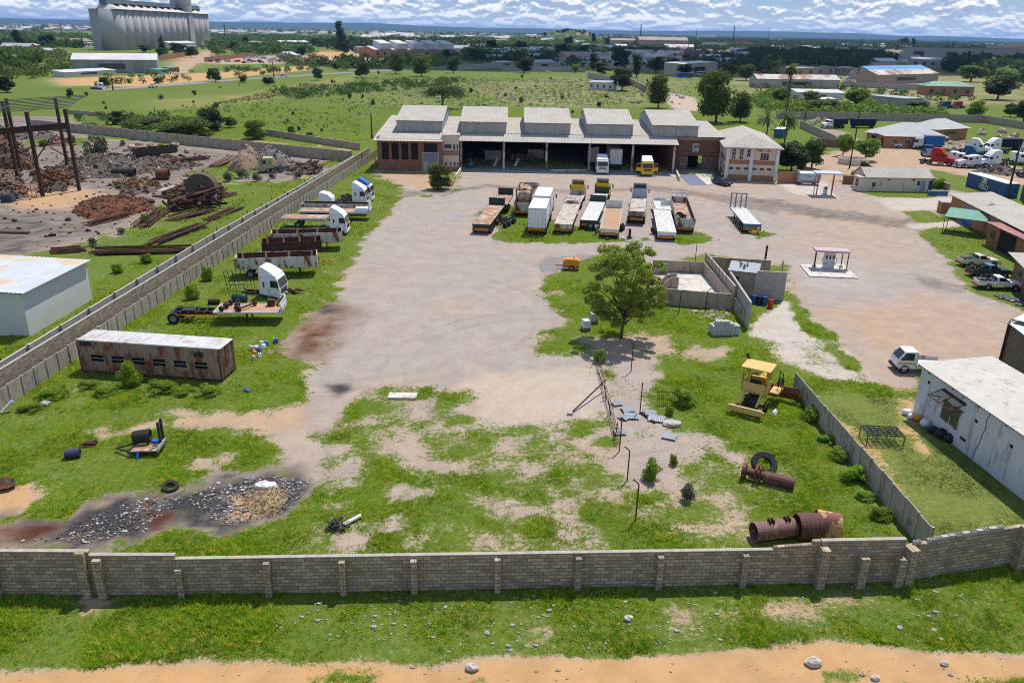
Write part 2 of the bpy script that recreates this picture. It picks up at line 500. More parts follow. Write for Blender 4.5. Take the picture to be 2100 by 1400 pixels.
region([(-200, 1396), (200, 1370), (500, 1354), (900, 1364), (1050, 1345), (1400, 1345), (1700, 1316), (1900, 1335), (2300, 1350), (2300, 1600), (-200, 1600)], .16, .16, grass=.0, warm=1.)
for q in ([(620, 1385), (780, 1380), (760, 1410), (640, 1410)], [(900, 1388), (1000, 1390), (980, 1420), (880, 1420)], [(1120, 1368), (1190, 1366), (1195, 1380), (1130, 1382)], [(1850, 1392), (2200, 1385), (2200, 1450), (1800, 1450)], [(1680, 1380), (1780, 1376), (1790, 1390), (1700, 1394)]):
 region(q, .2, .4, grass=.8)
region([(1340, 1262), (1560, 1240), (1690, 1222), (1800, 1230), (1720, 1255), (1500, 1275)], .3, .5, grass=.62, warm=.6)
region([(1080, 1300), (1330, 1270), (1420, 1300), (1200, 1330), (1080, 1335)], .4, .7, grass=.72, warm=.5)
region([(170, 1235), (205, 1225), (215, 1240), (180, 1255)], .2, .3, grass=.1, warm=.8)
region([(775, 354), (840, 364), (905, 398), (940, 374), (950, 352), (1380, 358), (1480, 372), (1600, 372), (1760, 375), (1775, 395), (1830, 400), (1880, 410), (1950, 390), (1990, 400), (1930, 440), (1880, 465), (1910, 505), (1945, 545), (1985, 595), (2060, 622), (2130, 645), (2130, 735), (1890, 760), (1880, 800), (1850, 815), (1790, 790), (1760, 770), (1720, 700), (1660, 640), (1615, 590), (1620, 545), (1440, 520), (1360, 540), (1240, 520), (1195, 535), (1150, 560), (1105, 560), (1110, 590), (1160, 620), (1170, 660), (1090, 690), (1095, 725), (1220, 735), (1245, 790), (1235, 865), (985, 872), (930, 850), (985, 800), (900, 796), (800, 792), (760, 802), (720, 845), (690, 905), (655, 940), (610, 880), (625, 780), (690, 720), (690, 640), (700, 600), (730, 540), (760, 480), (810, 430), (838, 388)], .55, .7, grass=.0, warm=.06)
region([(1700, 640), (1890, 600), (2120, 650), (2120, 740), (1890, 790), (1790, 780)], 2., 2.5, warm=.36)
region([(950, 352), (1380, 356), (1590, 372), (1600, 420), (1300, 400), (1000, 400)], 3., 2.5, warm=.2)
region([(1600, 400), (1800, 400), (1900, 470), (1930, 540), (1780, 560), (1600, 480)], 3., 3, warm=.22)
region([(780, 352), (900, 352), (935, 378), (880, 392), (790, 366)], 1., 1.2, grass=.35, warm=.6)
region([(930, 805), (1000, 768), (1225, 752), (1238, 850), (1100, 882), (980, 872)], 1.2, 1.2, warm=.5, pale=.5)
region([(1100, 540), (1130, 528), (1240, 520), (1200, 545), (1150, 565)], .5, .8, dark=.3)
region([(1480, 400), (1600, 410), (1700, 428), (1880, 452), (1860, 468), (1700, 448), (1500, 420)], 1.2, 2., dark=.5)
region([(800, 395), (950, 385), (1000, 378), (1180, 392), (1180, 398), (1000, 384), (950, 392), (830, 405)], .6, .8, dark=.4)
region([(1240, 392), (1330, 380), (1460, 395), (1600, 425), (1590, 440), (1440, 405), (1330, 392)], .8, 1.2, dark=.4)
region([(1880, 565), (1930, 575), (1990, 590), (1960, 600), (1880, 582)], .4, .8, dark=.35)
region([(670, 790), (715, 785), (725, 800), (690, 812)], .4, .3, dark=.85)
region([(625, 660), (660, 625), (700, 622), (730, 640), (690, 690), (650, 735), (595, 742), (590, 700)], .8, .9, grass=.12, rusty=.75)
region([(645, 628), (685, 622), (690, 640), (655, 650)], .4, .4, dark=.8, rusty=.3)
region([(1610, 525), (1640, 585), (1790, 600), (1770, 535)], 1., 1.2, pale=.2, warm=.05)
region([(1005, 436), (1060, 428), (1120, 446), (1220, 470), (1290, 496), (1180, 500), (1060, 500), (1005, 492), (1020, 470)], .5, .7, grass=.93)
region([(1040, 422), (1065, 425), (1060, 470), (1030, 470)], .4, .4, grass=.95)
region([(1380, 476), (1440, 474), (1470, 492), (1400, 504), (1372, 498)], .4, .5, grass=.95)
region([(975, 432), (1010, 424), (1000, 450), (968, 452)], .4, .4, grass=.7)
region([(1310, 488), (1330, 486), (1340, 494), (1310, 496)], .3, .3, grass=.7)
region([(1505, 450), (1540, 470), (1600, 480), (1560, 492), (1500, 468)], .4, .5, grass=.72)
region([(820, 392), (900, 400), (935, 385), (940, 372), (950, 392), (900, 410), (840, 405)], .5, .6, grass=.6)
region([(1085, 680), (1150, 670), (1165, 700), (1130, 722), (1085, 705)], .4, .6, grass=.7)
region([(1240, 520), (1100, 590), (1170, 660), (1200, 700), (1300, 680), (1460, 700), (1530, 690), (1500, 640), (1360, 620), (1330, 560)], .5, .6, grass=.95)
region([(1110, 598), (1160, 592), (1180, 615), (1140, 640), (1110, 622)], .4, .5, grass=.7)
region([(610, 890), (700, 860), (760, 795), (900, 800), (990, 870), (1240, 862), (1260, 905), (1260, 1125), (640, 1125), (655, 950)], 1., 1.2, grass=.55, warm=.25)
region([(640, 1010), (1240, 1010), (1260, 1130), (630, 1130)], 1., 1., grass=.66)
region([(1225, 722), (1370, 735), (1375, 795), (1330, 835), (1400, 872), (1500, 876), (1515, 912), (1450, 950), (1380, 1000), (1330, 1045), (1290, 1010), (1255, 905), (1242, 800)], .7, .9, grass=.22, warm=.1)
region([(1330, 1045), (1400, 960), (1500, 930), (1580, 900), (1640, 950), (1600, 1120), (1300, 1120)], 1., 1., grass=.64)
region([(1370, 740), (1500, 745), (1600, 760), (1640, 860), (1700, 960), (1820, 1100), (1740, 1110), (1640, 960), (1560, 900), (1400, 870), (1340, 830)], .7, .8, grass=.97)
region([(1200, 694), (1380, 684), (1390, 722), (1230, 742)], .7, .8, grass=.22, warm=.4)
region([(1385, 714), (1480, 708), (1510, 722), (1420, 738)], .4, .5, grass=.3)
region([(1540, 668), (1620, 612), (1650, 650), (1710, 690), (1790, 785), (1700, 778), (1600, 735), (1545, 700)], .3, .4, grass=.42, pale=.75, warm=.4)
region([(1545, 660), (1612, 618), (1660, 670), (1690, 695), (1600, 700), (1548, 688)], .25, .3, grass=.12, pale=.8, warm=.4)
region([(1650, 650), (1700, 690), (1770, 760), (1740, 760), (1690, 705), (1630, 660), (1615, 600)], .3, .4, grass=.95)
region([(1638, 775), (1790, 785), (1885, 805), (1885, 850), (2130, 1040), (2130, 1092), (1890, 1108)], .5, .5, grass=.9, warm=.82)
region([(1850, 800), (1885, 800), (1870, 880), (1850, 860)], .5, .6, grass=.35, warm=.8)
region([(1700, 850), (1760, 880), (1820, 950), (1850, 1010), (1830, 1010), (1770, 940), (1700, 870)], .3, .4, grass=.6, warm=.9)
region([(1840, 870), (1880, 880), (1900, 930), (1860, 900)], .3, .4, grass=.4, warm=.9)
region([(1592, 374), (1690, 372), (1722, 410), (1628, 398)], .15, .0, grass=0, pale=.9, warm=.4)
region([(1795, 408), (1960, 404), (1990, 420), (1940, 430), (1830, 432)], .3, .3, grass=.0, pale=.8, warm=.3)
region([(1845, 432), (1905, 432), (1940, 452), (1885, 458)], .3, .3, grass=.85, warm=.5)
region([(1858, 460), (1965, 452), (1975, 465), (1870, 470)], .2, .2, grass=.2, pale=.8)
region([(1880, 472), (1990, 478), (2015, 512), (1940, 514), (1900, 495)], .5, .6, grass=.88)
region([(1955, 552), (1990, 560), (2100, 560), (2130, 630), (2060, 618), (1985, 592)], .5, .6, grass=.85)
region([(1750, 392), (1880, 398), (1925, 402), (1925, 408), (1800, 404)], .3, .3, grass=.85)
region([(1630, 330), (1830, 290), (1880, 310), (1990, 330), (2130, 350), (2130, 385), (1900, 345), (1700, 375), (1640, 372)], 1., 1.5, grass=.1, warm=.5)
region([(1660, 262), (1720, 268), (1760, 290), (1700, 290)], 1., 1.5, grass=.05, dark=.2)
region([(365, 840), (420, 852), (560, 842), (612, 830), (602, 880), (480, 882), (355, 872)], .5, .8, grass=.15, warm=.65)
region([(385, 932), (490, 930), (470, 952), (400, 962)], .3, .5, grass=.2, warm=.4)
region([(165, 885), (240, 880), (330, 860), (300, 890), (200, 905)], .3, .5, grass=.3, warm=.5)
region([(-30, 1012), (60, 990), (85, 1010), (40, 1052), (-30, 1056)], .3, .4, grass=.05, warm=.95)
region([(600, 880), (655, 930), (645, 1000), (618, 1015), (610, 950), (575, 900)], .4, .5, grass=.1, warm=.3)
region([(0, 1062), (130, 1062), (190, 1032), (290, 1012), (380, 1012), (450, 976), (600, 966), (640, 985), (600, 1052), (480, 1082), (430, 1082), (330, 1092), (270, 1112), (180, 1122), (-20, 1122)], .5, 1.1, grass=.04, dark=1.15, warm=.2)
for q in ([(285, 1022), (320, 1018), (330, 1045), (372, 1050), (340, 1092), (298, 1094)], [(-20, 1074), (132, 1074), (130, 1092), (30, 1117), (-20, 1117)], [(100, 968), (140, 966), (140, 978), (104, 982)]):
 region(q, .2, .35, rusty=1., dark=.15, grass=.05)
region([(455, 1018), (560, 990), (592, 1008), (535, 1062), (470, 1068)], .4, .4, warm=.9, dark=.15)
region([(-150, 440), (-150, 240), (130, 240), (200, 285), (330, 296), (660, 328), (655, 358), (560, 372), (480, 372), (400, 362), (345, 412), (250, 470), (180, 492), (80, 514), (-60, 530)], 1.5, 1.5, grass=.05, dark=.5, warm=.15)
region([(-100, 430), (60, 440), (150, 470), (60, 520), (-100, 530)], 1., 1.5, dark=.7, grass=.0)
region([(20, 395), (160, 385), (230, 400), (150, 430), (30, 430)], 1.5, 2, warm=.7, dark=.05)
region([(50, 275), (190, 285), (180, 300), (40, 300)], 1, 1, grass=.8)
region([(350, 360), (480, 330), (560, 345), (480, 372)], 1, 1.5, grass=.75)
G = ATT['grass']
nn = fbm(gx/1.7, gy/1.7, 21, 5)-.5
n3 = fbm(gx/9., gy/9., 31, 3)-.5
near_ = np.clip(1-(gy-170)/120, .35, 1)
mid = np.clip(1-np.abs(G-.6)/.4, 0, 1)
GRASS = np.clip(G+(nn*1.5+n3*.5)*mid*near_-.06, 0, 1)
ATT['grass'] = GRASS
ATT['warm'] = np.clip(ATT['warm']+(fbm(gx/6, gy/6, 41, 4)-.5)*.32, 0, 1)
for a in ('dark', 'rusty', 'pale'):
 ATT[a] = np.clip(ATT[a]*(1+(fbm(gx/1.1, gy/1.1, 51, 4)-.5)*1.4), 0, 1)
nx, ny = len(xs), len(ys)
idx = np.arange(nx*ny).reshape(ny, nx)
fc = np.stack([idx[:-1, :-1].ravel(), idx[:-1, 1:].ravel(), idx[1:, 1:].ravel(), idx[1:, :-1].ravel()], 1)
gz = (fbm(gx/7, gy/7, 61, 3)-.5)*.12*np.clip((60-np.abs(gx))/20, 0, 1)*np.clip((170-gy)/20, 0, 1)*np.clip(GRASS*1.6-.4, 0, 1)
gm = bpy.data.materials.new('ground_cover')
gm.use_nodes = True
n = N(gm.node_tree)
gm.node_tree.nodes.clear()
geo = n('ShaderNodeNewGeometry').outputs['Position']
at_ = {k: n('ShaderNodeAttribute', attribute_name=k).outputs['Fac'] for k in ATT}
nA, nB, nC = n.noise(geo, .5, 8, .65), n.noise(geo, 2.6, 6, .65), n.noise(geo, 11., 4, .7)
nD = n.noise(geo, .035, 5, .6)
strm = n('ShaderNodeMapping', {0: geo, 2: (0, 0, .5), 3: (.16, 1.6, 1.)}).outputs[0]
nS = n.noise(strm, .8, 6, .7, 1.6)
strm2 = n('ShaderNodeMapping', {0: geo, 2: (0, 0, -.35), 3: (2.4, .1, 1.)}).outputs[0]
nS2 = n.noise(strm2, .8, 5, .7, 2.5)
nF = n.noise(geo, 5.5, 5, .75)
grav = n.mix(n.ramp(nA, .3, .7), (.395, .335, .30), (.315, .27, .242))
grav = n.mix(n.math('MULTIPLY', n.ramp(nS, .5, .68), .4), grav, (.29, .25, .225))
grav = n.mix(n.math('MULTIPLY', n.ramp(nS2, .52, .7), .3), grav, (.48, .42, .37))
grav = n.mix(n.math('MULTIPLY', n.ramp(nF, .47, .62), .55), grav, (.23, .195, .175))
grav = n.mix(n.math('MULTIPLY', n.ramp(n.noise(geo, .22, 6, .7, 1.2), .5, .66), .35), grav, (.27, .235, .215))
grav = n.mix(n.math('MULTIPLY', n.ramp(nC, .55, .75), .55), grav, (.56, .49, .43))
sep = n('ShaderNodeSeparateXYZ', {0: geo})
trk = None
for cx_, cy_, R_ in ((-14, 74, 16), (4, 62, 13), (-8, 118, 24), (22, 130, 20), (40, 96, 17), (-2, 150, 40), (60, 124, 30), (-22, 92, 34)):
 dx_ = n.math('ADD', sep.outputs[0], n.math('MULTIPLY', n.math('SUBTRACT', nA, .5), 3.))
 rr_ = n.math('SQRT', n.math('ADD', n.math('POWER', n.math('SUBTRACT', dx_, cx_), 2.), n.math('POWER', n.math('SUBTRACT', sep.outputs[1], cy_), 2.)))
 for o_ in (0, 2.0):
  b_ = n.math('SUBTRACT', 1., n.ramp(n.math('ABSOLUTE', n.math('SUBTRACT', rr_, R_+o_)), .12, .38))
  trk = b_ if trk is None else n.math('MAXIMUM', trk, b_)
trk = n.math('MULTIPLY', trk, n.ramp(n.noise(geo, .09, 4, .6), .42, .62))
grav = n.mix(n.math('MULTIPLY', trk, .5), grav, (.25, .21, .19))
earth = n.mix(n.ramp(nA, .3, .7), (.54, .315, .135), (.43, .245, .105))
earth = n.mix(n.math('MULTIPLY', n.ramp(nF, .5, .75), .4), earth, (.52, .39, .26))
dirt = n.mix(n.math('MULTIPLY', at_['warm'], n.ramp(nB, -.5, .6)), grav, earth)
conc = n.mix(n.ramp(nB, .3, .7), (.52, .47, .41), (.42, .375, .33))
dirt = n.mix(at_['pale'], dirt, conc)
dirt = n.mix(at_['rusty'], dirt, n.mix(n.ramp(nF, .35, .65), (.15, .045, .014), (.045, .016, .01)))
dirt = n.mix(n.math('MULTIPLY', at_['dark'], n.ramp(n.math('ADD', n.math('MULTIPLY', nB, .4), n.math('MULTIPLY', nF, .6)), .08, .5)), dirt, n.mix(n.ramp(nF, .4, .7), (.022, .021, .023), (.10, .096, .094)))
gr1 = n.mix(n.ramp(nB, .3, .7), (.12, .175, .016), (.075, .115, .013))
gr2 = n.mix(n.ramp(nB, .3, .7), (.20, .225, .06), (.13, .165, .04))
gcol = n.mix(n.math('MULTIPLY', at_['warm'], .85), gr1, gr2)
gcol = n.mix(n.math('MULTIPLY', n.ramp(nA, .52, .75), .55), gcol, (.185, .185, .035))
gcol = n.mix(n.math('MULTIPLY', n.ramp(nD, .5, .7), .4), gcol, (.075, .11, .028))
gf = n.math('ADD', at_['grass'], n.math('MULTIPLY', n.math('SUBTRACT', n.math('ADD', n.math('MULTIPLY', nB, .5), n.math('MULTIPLY', nF, .5)), .5), 2.2))
colr = n.mix(n.ramp(gf, .3, .68), dirt, gcol)
bmp = n('ShaderNodeBump', {'Height': n.math('ADD', n.math('MULTIPLY', nB, .6), nC), 'Strength': .5, 'Distance': .08})
b = n('ShaderNodeBsdfPrincipled', {'Base Color': colr, 'Roughness': .95, 'Normal': bmp.outputs[0], 'Specular IOR Level': .1})
n('ShaderNodeOutputMaterial', {0: b.outputs[0]})
ground = npmesh('ground', np.stack([gx, gy, gz], 1), fc, gm)
for k, v in ATT.items():
 at2 = ground.data.attributes.new(k, 'FLOAT', 'POINT')
 at2.data.foreach_set('value', v.astype(np.float32))
ground.data.polygons.foreach_set('use_smooth', [True]*len(ground.data.polygons))
tag(ground, 'open ground of gravel, bare earth and grass', None, None, 'structure')
def ground_at(field, x, y):
 F2 = field.reshape(ny, nx)
 i = np.clip(np.searchsorted(xs, x)-1, 0, nx-2)
 j = np.clip(np.searchsorted(ys, y)-1, 0, ny-2)
 tx = (x-xs[i])/(xs[i+1]-xs[i])
 ty = (y-ys[j])/(ys[j+1]-ys[j])
 return (F2[j, i]*(1-tx)+F2[j, i+1]*tx)*(1-ty)+(F2[j+1, i]*(1-tx)+F2[j+1, i+1]*tx)*ty
CLEAR = [[(160, 758), (457, 783), (485, 757), (200, 735)], [(1345, 620), (1500, 640), (1540, 560), (1440, 520), (1340, 545)], [(1505, 560), (1610, 600), (1615, 540), (1545, 510)], [(0, 690), (190, 610), (190, 520), (0, 520)], [(1880, 860), (2130, 1040), (2130, 800), (1900, 760)]]
def tufts(name, n_try, box, dens, hmin, hmax, blades, mat_, seed, wid=.035, cond=None):
 r = np.random.default_rng(seed)
 x = r.uniform(box[0], box[1], n_try)
 y = r.uniform(box[2], box[3], n_try)
 g = ground_at(GRASS, x, y)
 g2 = g+(fbm(x/.8, y/.8, 71, 3)-.5)*.9
 keep = (g2 > .28+.4*r.random(n_try)) & (r.random(n_try) < dens(x, y))
 keep &= np.abs(x) < y*.72+4
 for q in CLEAR:
  P = [tuple(A(*p)[:2]) for p in q]
  keep &= ~(sdist(P, x, y) < .1)
 if cond is not None:
  keep &= cond(x, y)
 x, y, g = x[keep], y[keep], g[keep]
 m = len(x)
 z = ground_at(gz, x, y)
 lush = np.clip(fbm(x/3, y/3, 81, 4)*3.-.85, .4, 1.6)*np.clip(g, .4, 1)
 h = (hmin+(hmax-hmin)*r.random(m)**2)*lush
 B = blades
 ang = r.uniform(0, 2*PI, (m, B))
 lean = r.uniform(.15, .9, (m, B))
 hb = h[:, None]*r.uniform(.6, 1.1, (m, B))
 off = r.uniform(0, .10, (m, B))
 bx = x[:, None]+np.cos(ang)*off
 by = y[:, None]+np.sin(ang)*off
 wx, wy = -np.sin(ang)*wid*(.6+h[:, None]), np.cos(ang)*wid*(.6+h[:, None])
 tx = bx+np.cos(ang)*lean*hb
 ty = by+np.sin(ang)*lean*hb
 zb = np.repeat(z[:, None], B, 1)-.02
 v = np.stack([np.stack([bx-wx, by-wy, zb], -1), np.stack([bx+wx, by+wy, zb], -1), np.stack([tx, ty, zb+hb*(1.05-.4*lean)], -1)], 2).reshape(-1, 3)
 o = npmesh(name, v, np.arange(len(v)).reshape(-1, 3), mat_)
 return o
def dens_near(x, y):
 return np.clip(1.25-(y-25)/75, .2, 1)
ow = A(1745, 870)
not_lawn = lambda x, y: ~((x > 22.3) & (x < 34) & (y > 37) & (y < 58))
gt = tufts('grass', 950000, (-46, 40, 24, 110), dens_near, .10, .38, 5, grass_m, 5, .04, not_lawn)
tag(gt, 'green grass and weeds growing over the plot', 'grass', None, 'stuff')
gt = tufts('short_grass', 60000, (22, 36, 34, 60), lambda x, y: np.full(x.shape, .9), .05, .14, 4, leafmat('lawn_blades', (.17, .20, .045), (.12, .155, .03), (.24, .25, .08), .3, .35), 6, .03, lambda x, y: ~not_lawn(x, y))
tag(gt, 'short yellowish lawn beside the white plastered building', 'grass', None, 'stuff')
gt = tufts('grass', 170000, (-110, 80, 105, 300), lambda x, y: np.clip(1.1-(y-105)/260, .3, 1), .2, .7, 4, grass_m, 7, .08)
tag(gt, 'rough grass in the scrapyard and the open field behind', 'grass', None, 'stuff')
# ------------------------------------------------------------------ builders for the buildings
def wb(m, name, mats, parent, **k):
 """build a part given in world axes under an unrotated thing"""
 return m.build(name, mats, parent, loc=-Vector(parent.location), **k)
def window(parent, axis, fixed, u0, u1, z0, z1, fm, pm=None, mull=2, tr=1, out=-1, fw=.06, dp=.05):
 """a window of frame and pane on a wall; axis 'x': wall runs along x at y=fixed"""
 m = MB()
 def bx(a, b, c, d, p0, p1):
  lo, hi = sorted((fixed+out*p0, fixed+out*p1))
  if axis == 'x':
   m.box(a, b, lo, hi, c, d)
  else:
   m.box(lo, hi, a, b, c, d)
 bx(u0, u1, z0, z0+fw, -.01, dp)
 bx(u0, u1, z1-fw, z1, -.01, dp)
 bx(u0, u0+fw, z0+fw, z1-fw, -.01, dp)
 bx(u1-fw, u1, z0+fw, z1-fw, -.01, dp)
 for i in range(1, mull):
  u = u0+(u1-u0)*i/mull
  bx(u-.025, u+.025, z0+fw, z1-fw, -.01, dp-.012)
 for i in range(1, tr):
  z = z0+(z1-z0)*i/tr
  bx(u0+fw, u1-fw, z-.02, z+.02, -.01, dp-.02)
 w = m.build('window', fm, parent)
 m = MB()
 bx(u0+fw, u1-fw, z0+fw, z1-fw, -.02, .012)
 m.build('pane', pm or pane_m, w)
 return w
def panel(parent, name, axis, fixed, u0, u1, z0, z1, mt, out=-1, dp=.03, trim=None):
 m = MB()
 lo, hi = sorted((fixed-out*.01, fixed+out*dp))
 if axis == 'x':
  m.box(u0, u1, lo, hi, z0, z1)
 else:
  m.box(lo, hi, u0, u1, z0, z1)
 return m.build(name, mt, parent)
def house(name, label, cat, pl, pr, D, h, wm, rm, roof='mono', rise=.5, ov=.35, ops=(), group=None, base=None, ext=1., pitch=.3, amp=.03):
 """building whose front wall foot runs from pixel pl to pixel pr; local x along the front, y to the back"""
 a, b = (A(*pl), A(*pr)) if len(pl) == 2 else (Vector(pl), Vector(pr))
 L = (b-a).length*ext
 t = thing(name, label, cat, a, math.atan2(b.y-a.y, b.x-a.x), group)
 m = MB()
 if roof == 'mono':
  m.add([(0, 0, 0), (L, 0, 0), (L, D, 0), (0, D, 0), (0, 0, h), (L, 0, h), (L, D, h+rise), (0, D, h+rise)], [(3, 2, 1, 0), (4, 5, 6, 7), (0, 1, 5, 4), (1, 2, 6, 5), (2, 3, 7, 6), (3, 0, 4, 7)])
 elif roof == 'gable':
  m.add([(0, 0, 0), (L, 0, 0), (L, D, 0), (0, D, 0), (0, 0, h), (L, 0, h), (L, D, h), (0, D, h), (0, D/2, h+rise), (L, D/2, h+rise)], [(3, 2, 1, 0), (0, 1, 5, 4), (2, 3, 7, 6), (1, 2, 6, 9, 5), (3, 0, 4, 8, 7), (4, 5, 9, 8), (8, 9, 6, 7)])
 elif roof == 'gabley':
  m.add([(0, 0, 0), (L, 0, 0), (L, D, 0), (0, D, 0), (0, 0, h), (L, 0, h), (L, D, h), (0, D, h), (L/2, 0, h+rise), (L/2, D, h+rise)], [(3, 2, 1, 0), (0, 1, 5, 8, 4), (2, 3, 7, 9, 6), (1, 2, 6, 5), (3, 0, 4, 7), (4, 8, 9, 7), (8, 5, 6, 9)])
 else:
  m.box(0, L, 0, D, 0, h)
 m.build('wall', wm, t)
 m = MB()
 g = .05
 if roof == 'mono':
  k = rise/D
  m.corr((-ov, -ov, h-k*ov+g), (L+2*ov, 0, 0), (0, D+2*ov, k*(D+2*ov)), pitch, amp, .06)
 elif roof == 'gable':
  k = rise/(D/2)
  for sg, y0 in ((1, 0), (-1, D)):
   v = Vector((0, sg*(D/2+ov), k*(D/2+ov)))
   if sg > 0:
    m.corr((-ov, -ov, h-k*ov+g), (L+2*ov, 0, 0), v, pitch, amp, .06)
   else:
    m.corr((L+ov, D+ov, h-k*ov+g), (-L-2*ov, 0, 0), v, pitch, amp, .06)
 elif roof == 'gabley':
  k = rise/(L/2)
  m.corr((-ov, D+ov, h-k*ov+g), (0, -D-2*ov, 0), (L/2+ov, 0, k*(L/2+ov)), pitch, amp, .06)
  m.corr((L+ov, -ov, h-k*ov+g), (0, D+2*ov, 0), (-L/2-ov, 0, k*(L/2+ov)), pitch, amp, .06)
 elif roof == 'hip':
  q = min(L, D)/2+ov
  e = [(-ov, -ov, h), (L+ov, -ov, h), (L+ov, D+ov, h), (-ov, D+ov, h)]
  if L >= D:
   r1, r2 = (-ov+q, D/2, h+rise), (L+ov-q, D/2, h+rise)
   m.add(e+[r1, r2], [(0, 1, 5, 4), (1, 2, 5), (2, 3, 4, 5), (3, 0, 4), (3, 2, 1, 0)])
  else:
   r1, r2 = (L/2, -ov+q, h+rise), (L/2, D+ov-q, h+rise)
   m.add(e+[r1, r2], [(0, 1, 4), (1, 2, 5, 4), (2, 3, 5), (3, 0, 4, 5), (3, 2, 1, 0)])
 else:
  m.box(-ov, L+ov, -ov, D+ov, h+.002, h+.15)
 m.build('roof', rm, t)
 for op in ops:
  face, u0, u1, z0, z1, kind = op[:6]
  mt = op[6] if len(op) > 6 else None
  ax, fx, out = {'f': ('x', 0, -1), 'b': ('x', D, 1), 'l': ('y', 0, -1), 'r': ('y', L, 1)}[face]
  if kind == 'window':
   window(t, ax, fx, u0, u1, z0, z1, mt or white_paint, out=out)
  elif kind == 'door':
   d = panel(t, 'door', ax, fx, u0, u1, z0, z1, mt or blue_paint, out)
  else:
   panel(t, kind, ax, fx, u0, u1, z0, z1, mt or dark_m, out)  # other openings are flat panels, near-black by default for the shade within
 t['len'] = L
 return t
def wallrun(name, label, p, q, h, t=.2, m=None, piers=(), ph=None, pw=.4, pd=.45, cap=None, group=None, cat='wall', side=-1, h2=None, pm=None):
 """straight wall from p to q (world), piers at distances along it, standing proud on one side"""
 p, q = Vector(p), Vector(q)
 L = (q-p).length
 o = thing(name, label, cat, (p.x, p.y, 0), math.atan2(q.y-p.y, q.x-p.x), group)
 w = MB()
 h2 = h if h2 is None else h2
 w.add([(0, -t/2, -.1), (L, -t/2, -.1), (L, t/2, -.1), (0, t/2, -.1), (0, -t/2, h), (L, -t/2, h2), (L, t/2, h2), (0, t/2, h)], [(3, 2, 1, 0), (4, 5, 6, 7), (0, 1, 5, 4), (1, 2, 6, 5), (2, 3, 7, 6), (3, 0, 4, 7)])
 w.build('wall_panel', m, o)
 if cap:
  MB().add([(0, -t/2-.012, h+.002), (L, -t/2-.012, h2+.002), (L, t/2+.012, h2+.002), (0, t/2+.012, h+.002), (0, -t/2-.012, h+.05), (L, -t/2-.012, h2+.05), (L, t/2+.012, h2+.05), (0, t/2+.012, h+.05)], [(3, 2, 1, 0), (4, 5, 6, 7), (0, 1, 5, 4), (1, 2, 6, 5), (2, 3, 7, 6), (3, 0, 4, 7)]).build('coping', cap, o)
 for i, d in enumerate(piers):
  if isinstance(d, tuple):
   d, hh = d
  else:
   hh = (ph or h+.05)
  y0, y1 = (-t/2-pd, -t/2-.001) if side < 0 else (t/2+.001, t/2+pd)
  if side == 0:
   y0, y1 = -pd/2, pd/2
  MB().box(d-pw/2, d+pw/2, y0, y1, -.1, hh).build('pier', pm or m, o)
 return o
def precastrun(name, label, p, q, h, step=1.5, m=None, group=None, slat=.3, cat='fence', drop=0., side=-1):
 """precast fence: slotted posts and boards between them"""
 p, q = Vector(p), Vector(q)
 L = (q-p).length
 n = max(1, round(L/step))
 o = thing(name, label, cat, (p.x, p.y, 0), math.atan2(q.y-p.y, q.x-p.x), group)
 w = MB()
 for i in range(n):
  x0, x1 = L*i/n, L*(i+1)/n
  hh = h+random.uniform(-.04, .04)
  k = int(round(hh/slat))
  for j in range(k):
   dy = random.uniform(-.006, .006)
   w.box(x0+.02, x1-.02, -.03+dy, .03+dy, hh*j/k, hh*(j+1)/k-.014)
 w.build('wall_panel', m, o)
 for i in range(n+1):
  x = L*i/n
  MB().box(x-.07, x+.07, -.09, .09, -.1, h+.03+random.uniform(-.01, .02)).build('post', concrete, o)
 return o
# ------------------------------------------------------------------ the warehouse
wh = thing('warehouse', 'long warehouse with open dark bays, brick end blocks and five raised corrugated roof boxes', 'warehouse', (3, 178, 0))
m = MB()
m.box(-27.4, -15., 162.3, 162.6, 0, 6.3).box(-27.7, -27.399, 162.3, 200, 0, 6.6).box(-15.001, -14.7, 162.3, 168, 0, 6.4)
wb(m, 'brick_wall', brick_red, wh)
m = MB()
m.box(32.8, 42.4, 170.2, 170.5, 3.05, 6.2).box(32.8, 36.2, 170.2, 170.5, 0, 3.051).box(39.2, 42.4, 170.2, 170.5, 0, 3.051).box(32.5, 32.801, 167.2, 200, 0, 6.6)
wb(m, 'brick_wall', brick_red, wh)
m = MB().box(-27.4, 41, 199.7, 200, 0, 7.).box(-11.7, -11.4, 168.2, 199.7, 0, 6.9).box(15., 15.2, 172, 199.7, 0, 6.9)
wb(m, 'rear_wall', dark_m, wh)  # walls coloured near-black, so the shade of the bays is painted in
m = MB().box(-14.7, -11.4, 163.4, 163.7, 0, 7.0)
wb(m, 'stair_wall', cream, wh)
for z0, z1 in ((0, .9), (3.1, 4.1)):
 wb(MB().box(-14.69, -11.41, 163.385, 163.4, z0, z1), 'brick_band', brick_orange, wh)
for u0, u1, z0, z1 in ((-14.4, -12.9, 4.45, 5.3), (-12.6, -12.15, 4.3, 5.3), (-11.9, -11.5, 4.3, 5.3), (-14.2, -13.8, 1.1, 1.8), (-13.3, -12.95, 1.1, 1.8), (-12.5, -12.1, 1.1, 1.8), (-11.8, -11.5, 1.1, 1.8)):
 w = window(wh, 'x', 163.4, u0, u1, z0, z1, rim_m, mull=1)
 w.location = -Vector(wh.location)
m = MB()
for z in (3.15, 3.55):
 m.bar((-14.6, 162.9, z+.5), (-11.5, 162.9, z+.5), .08)
for x in (-14.6, -13.2, -12.4, -11.5):
 m.bar((x, 162.9, 3.1), (x, 162.9, 4.1), .06).bar((x, 162.9, 3.1), (x, 163.4, 3.1), .06)
wb(m, 'balcony_rail', rim_m, wh)
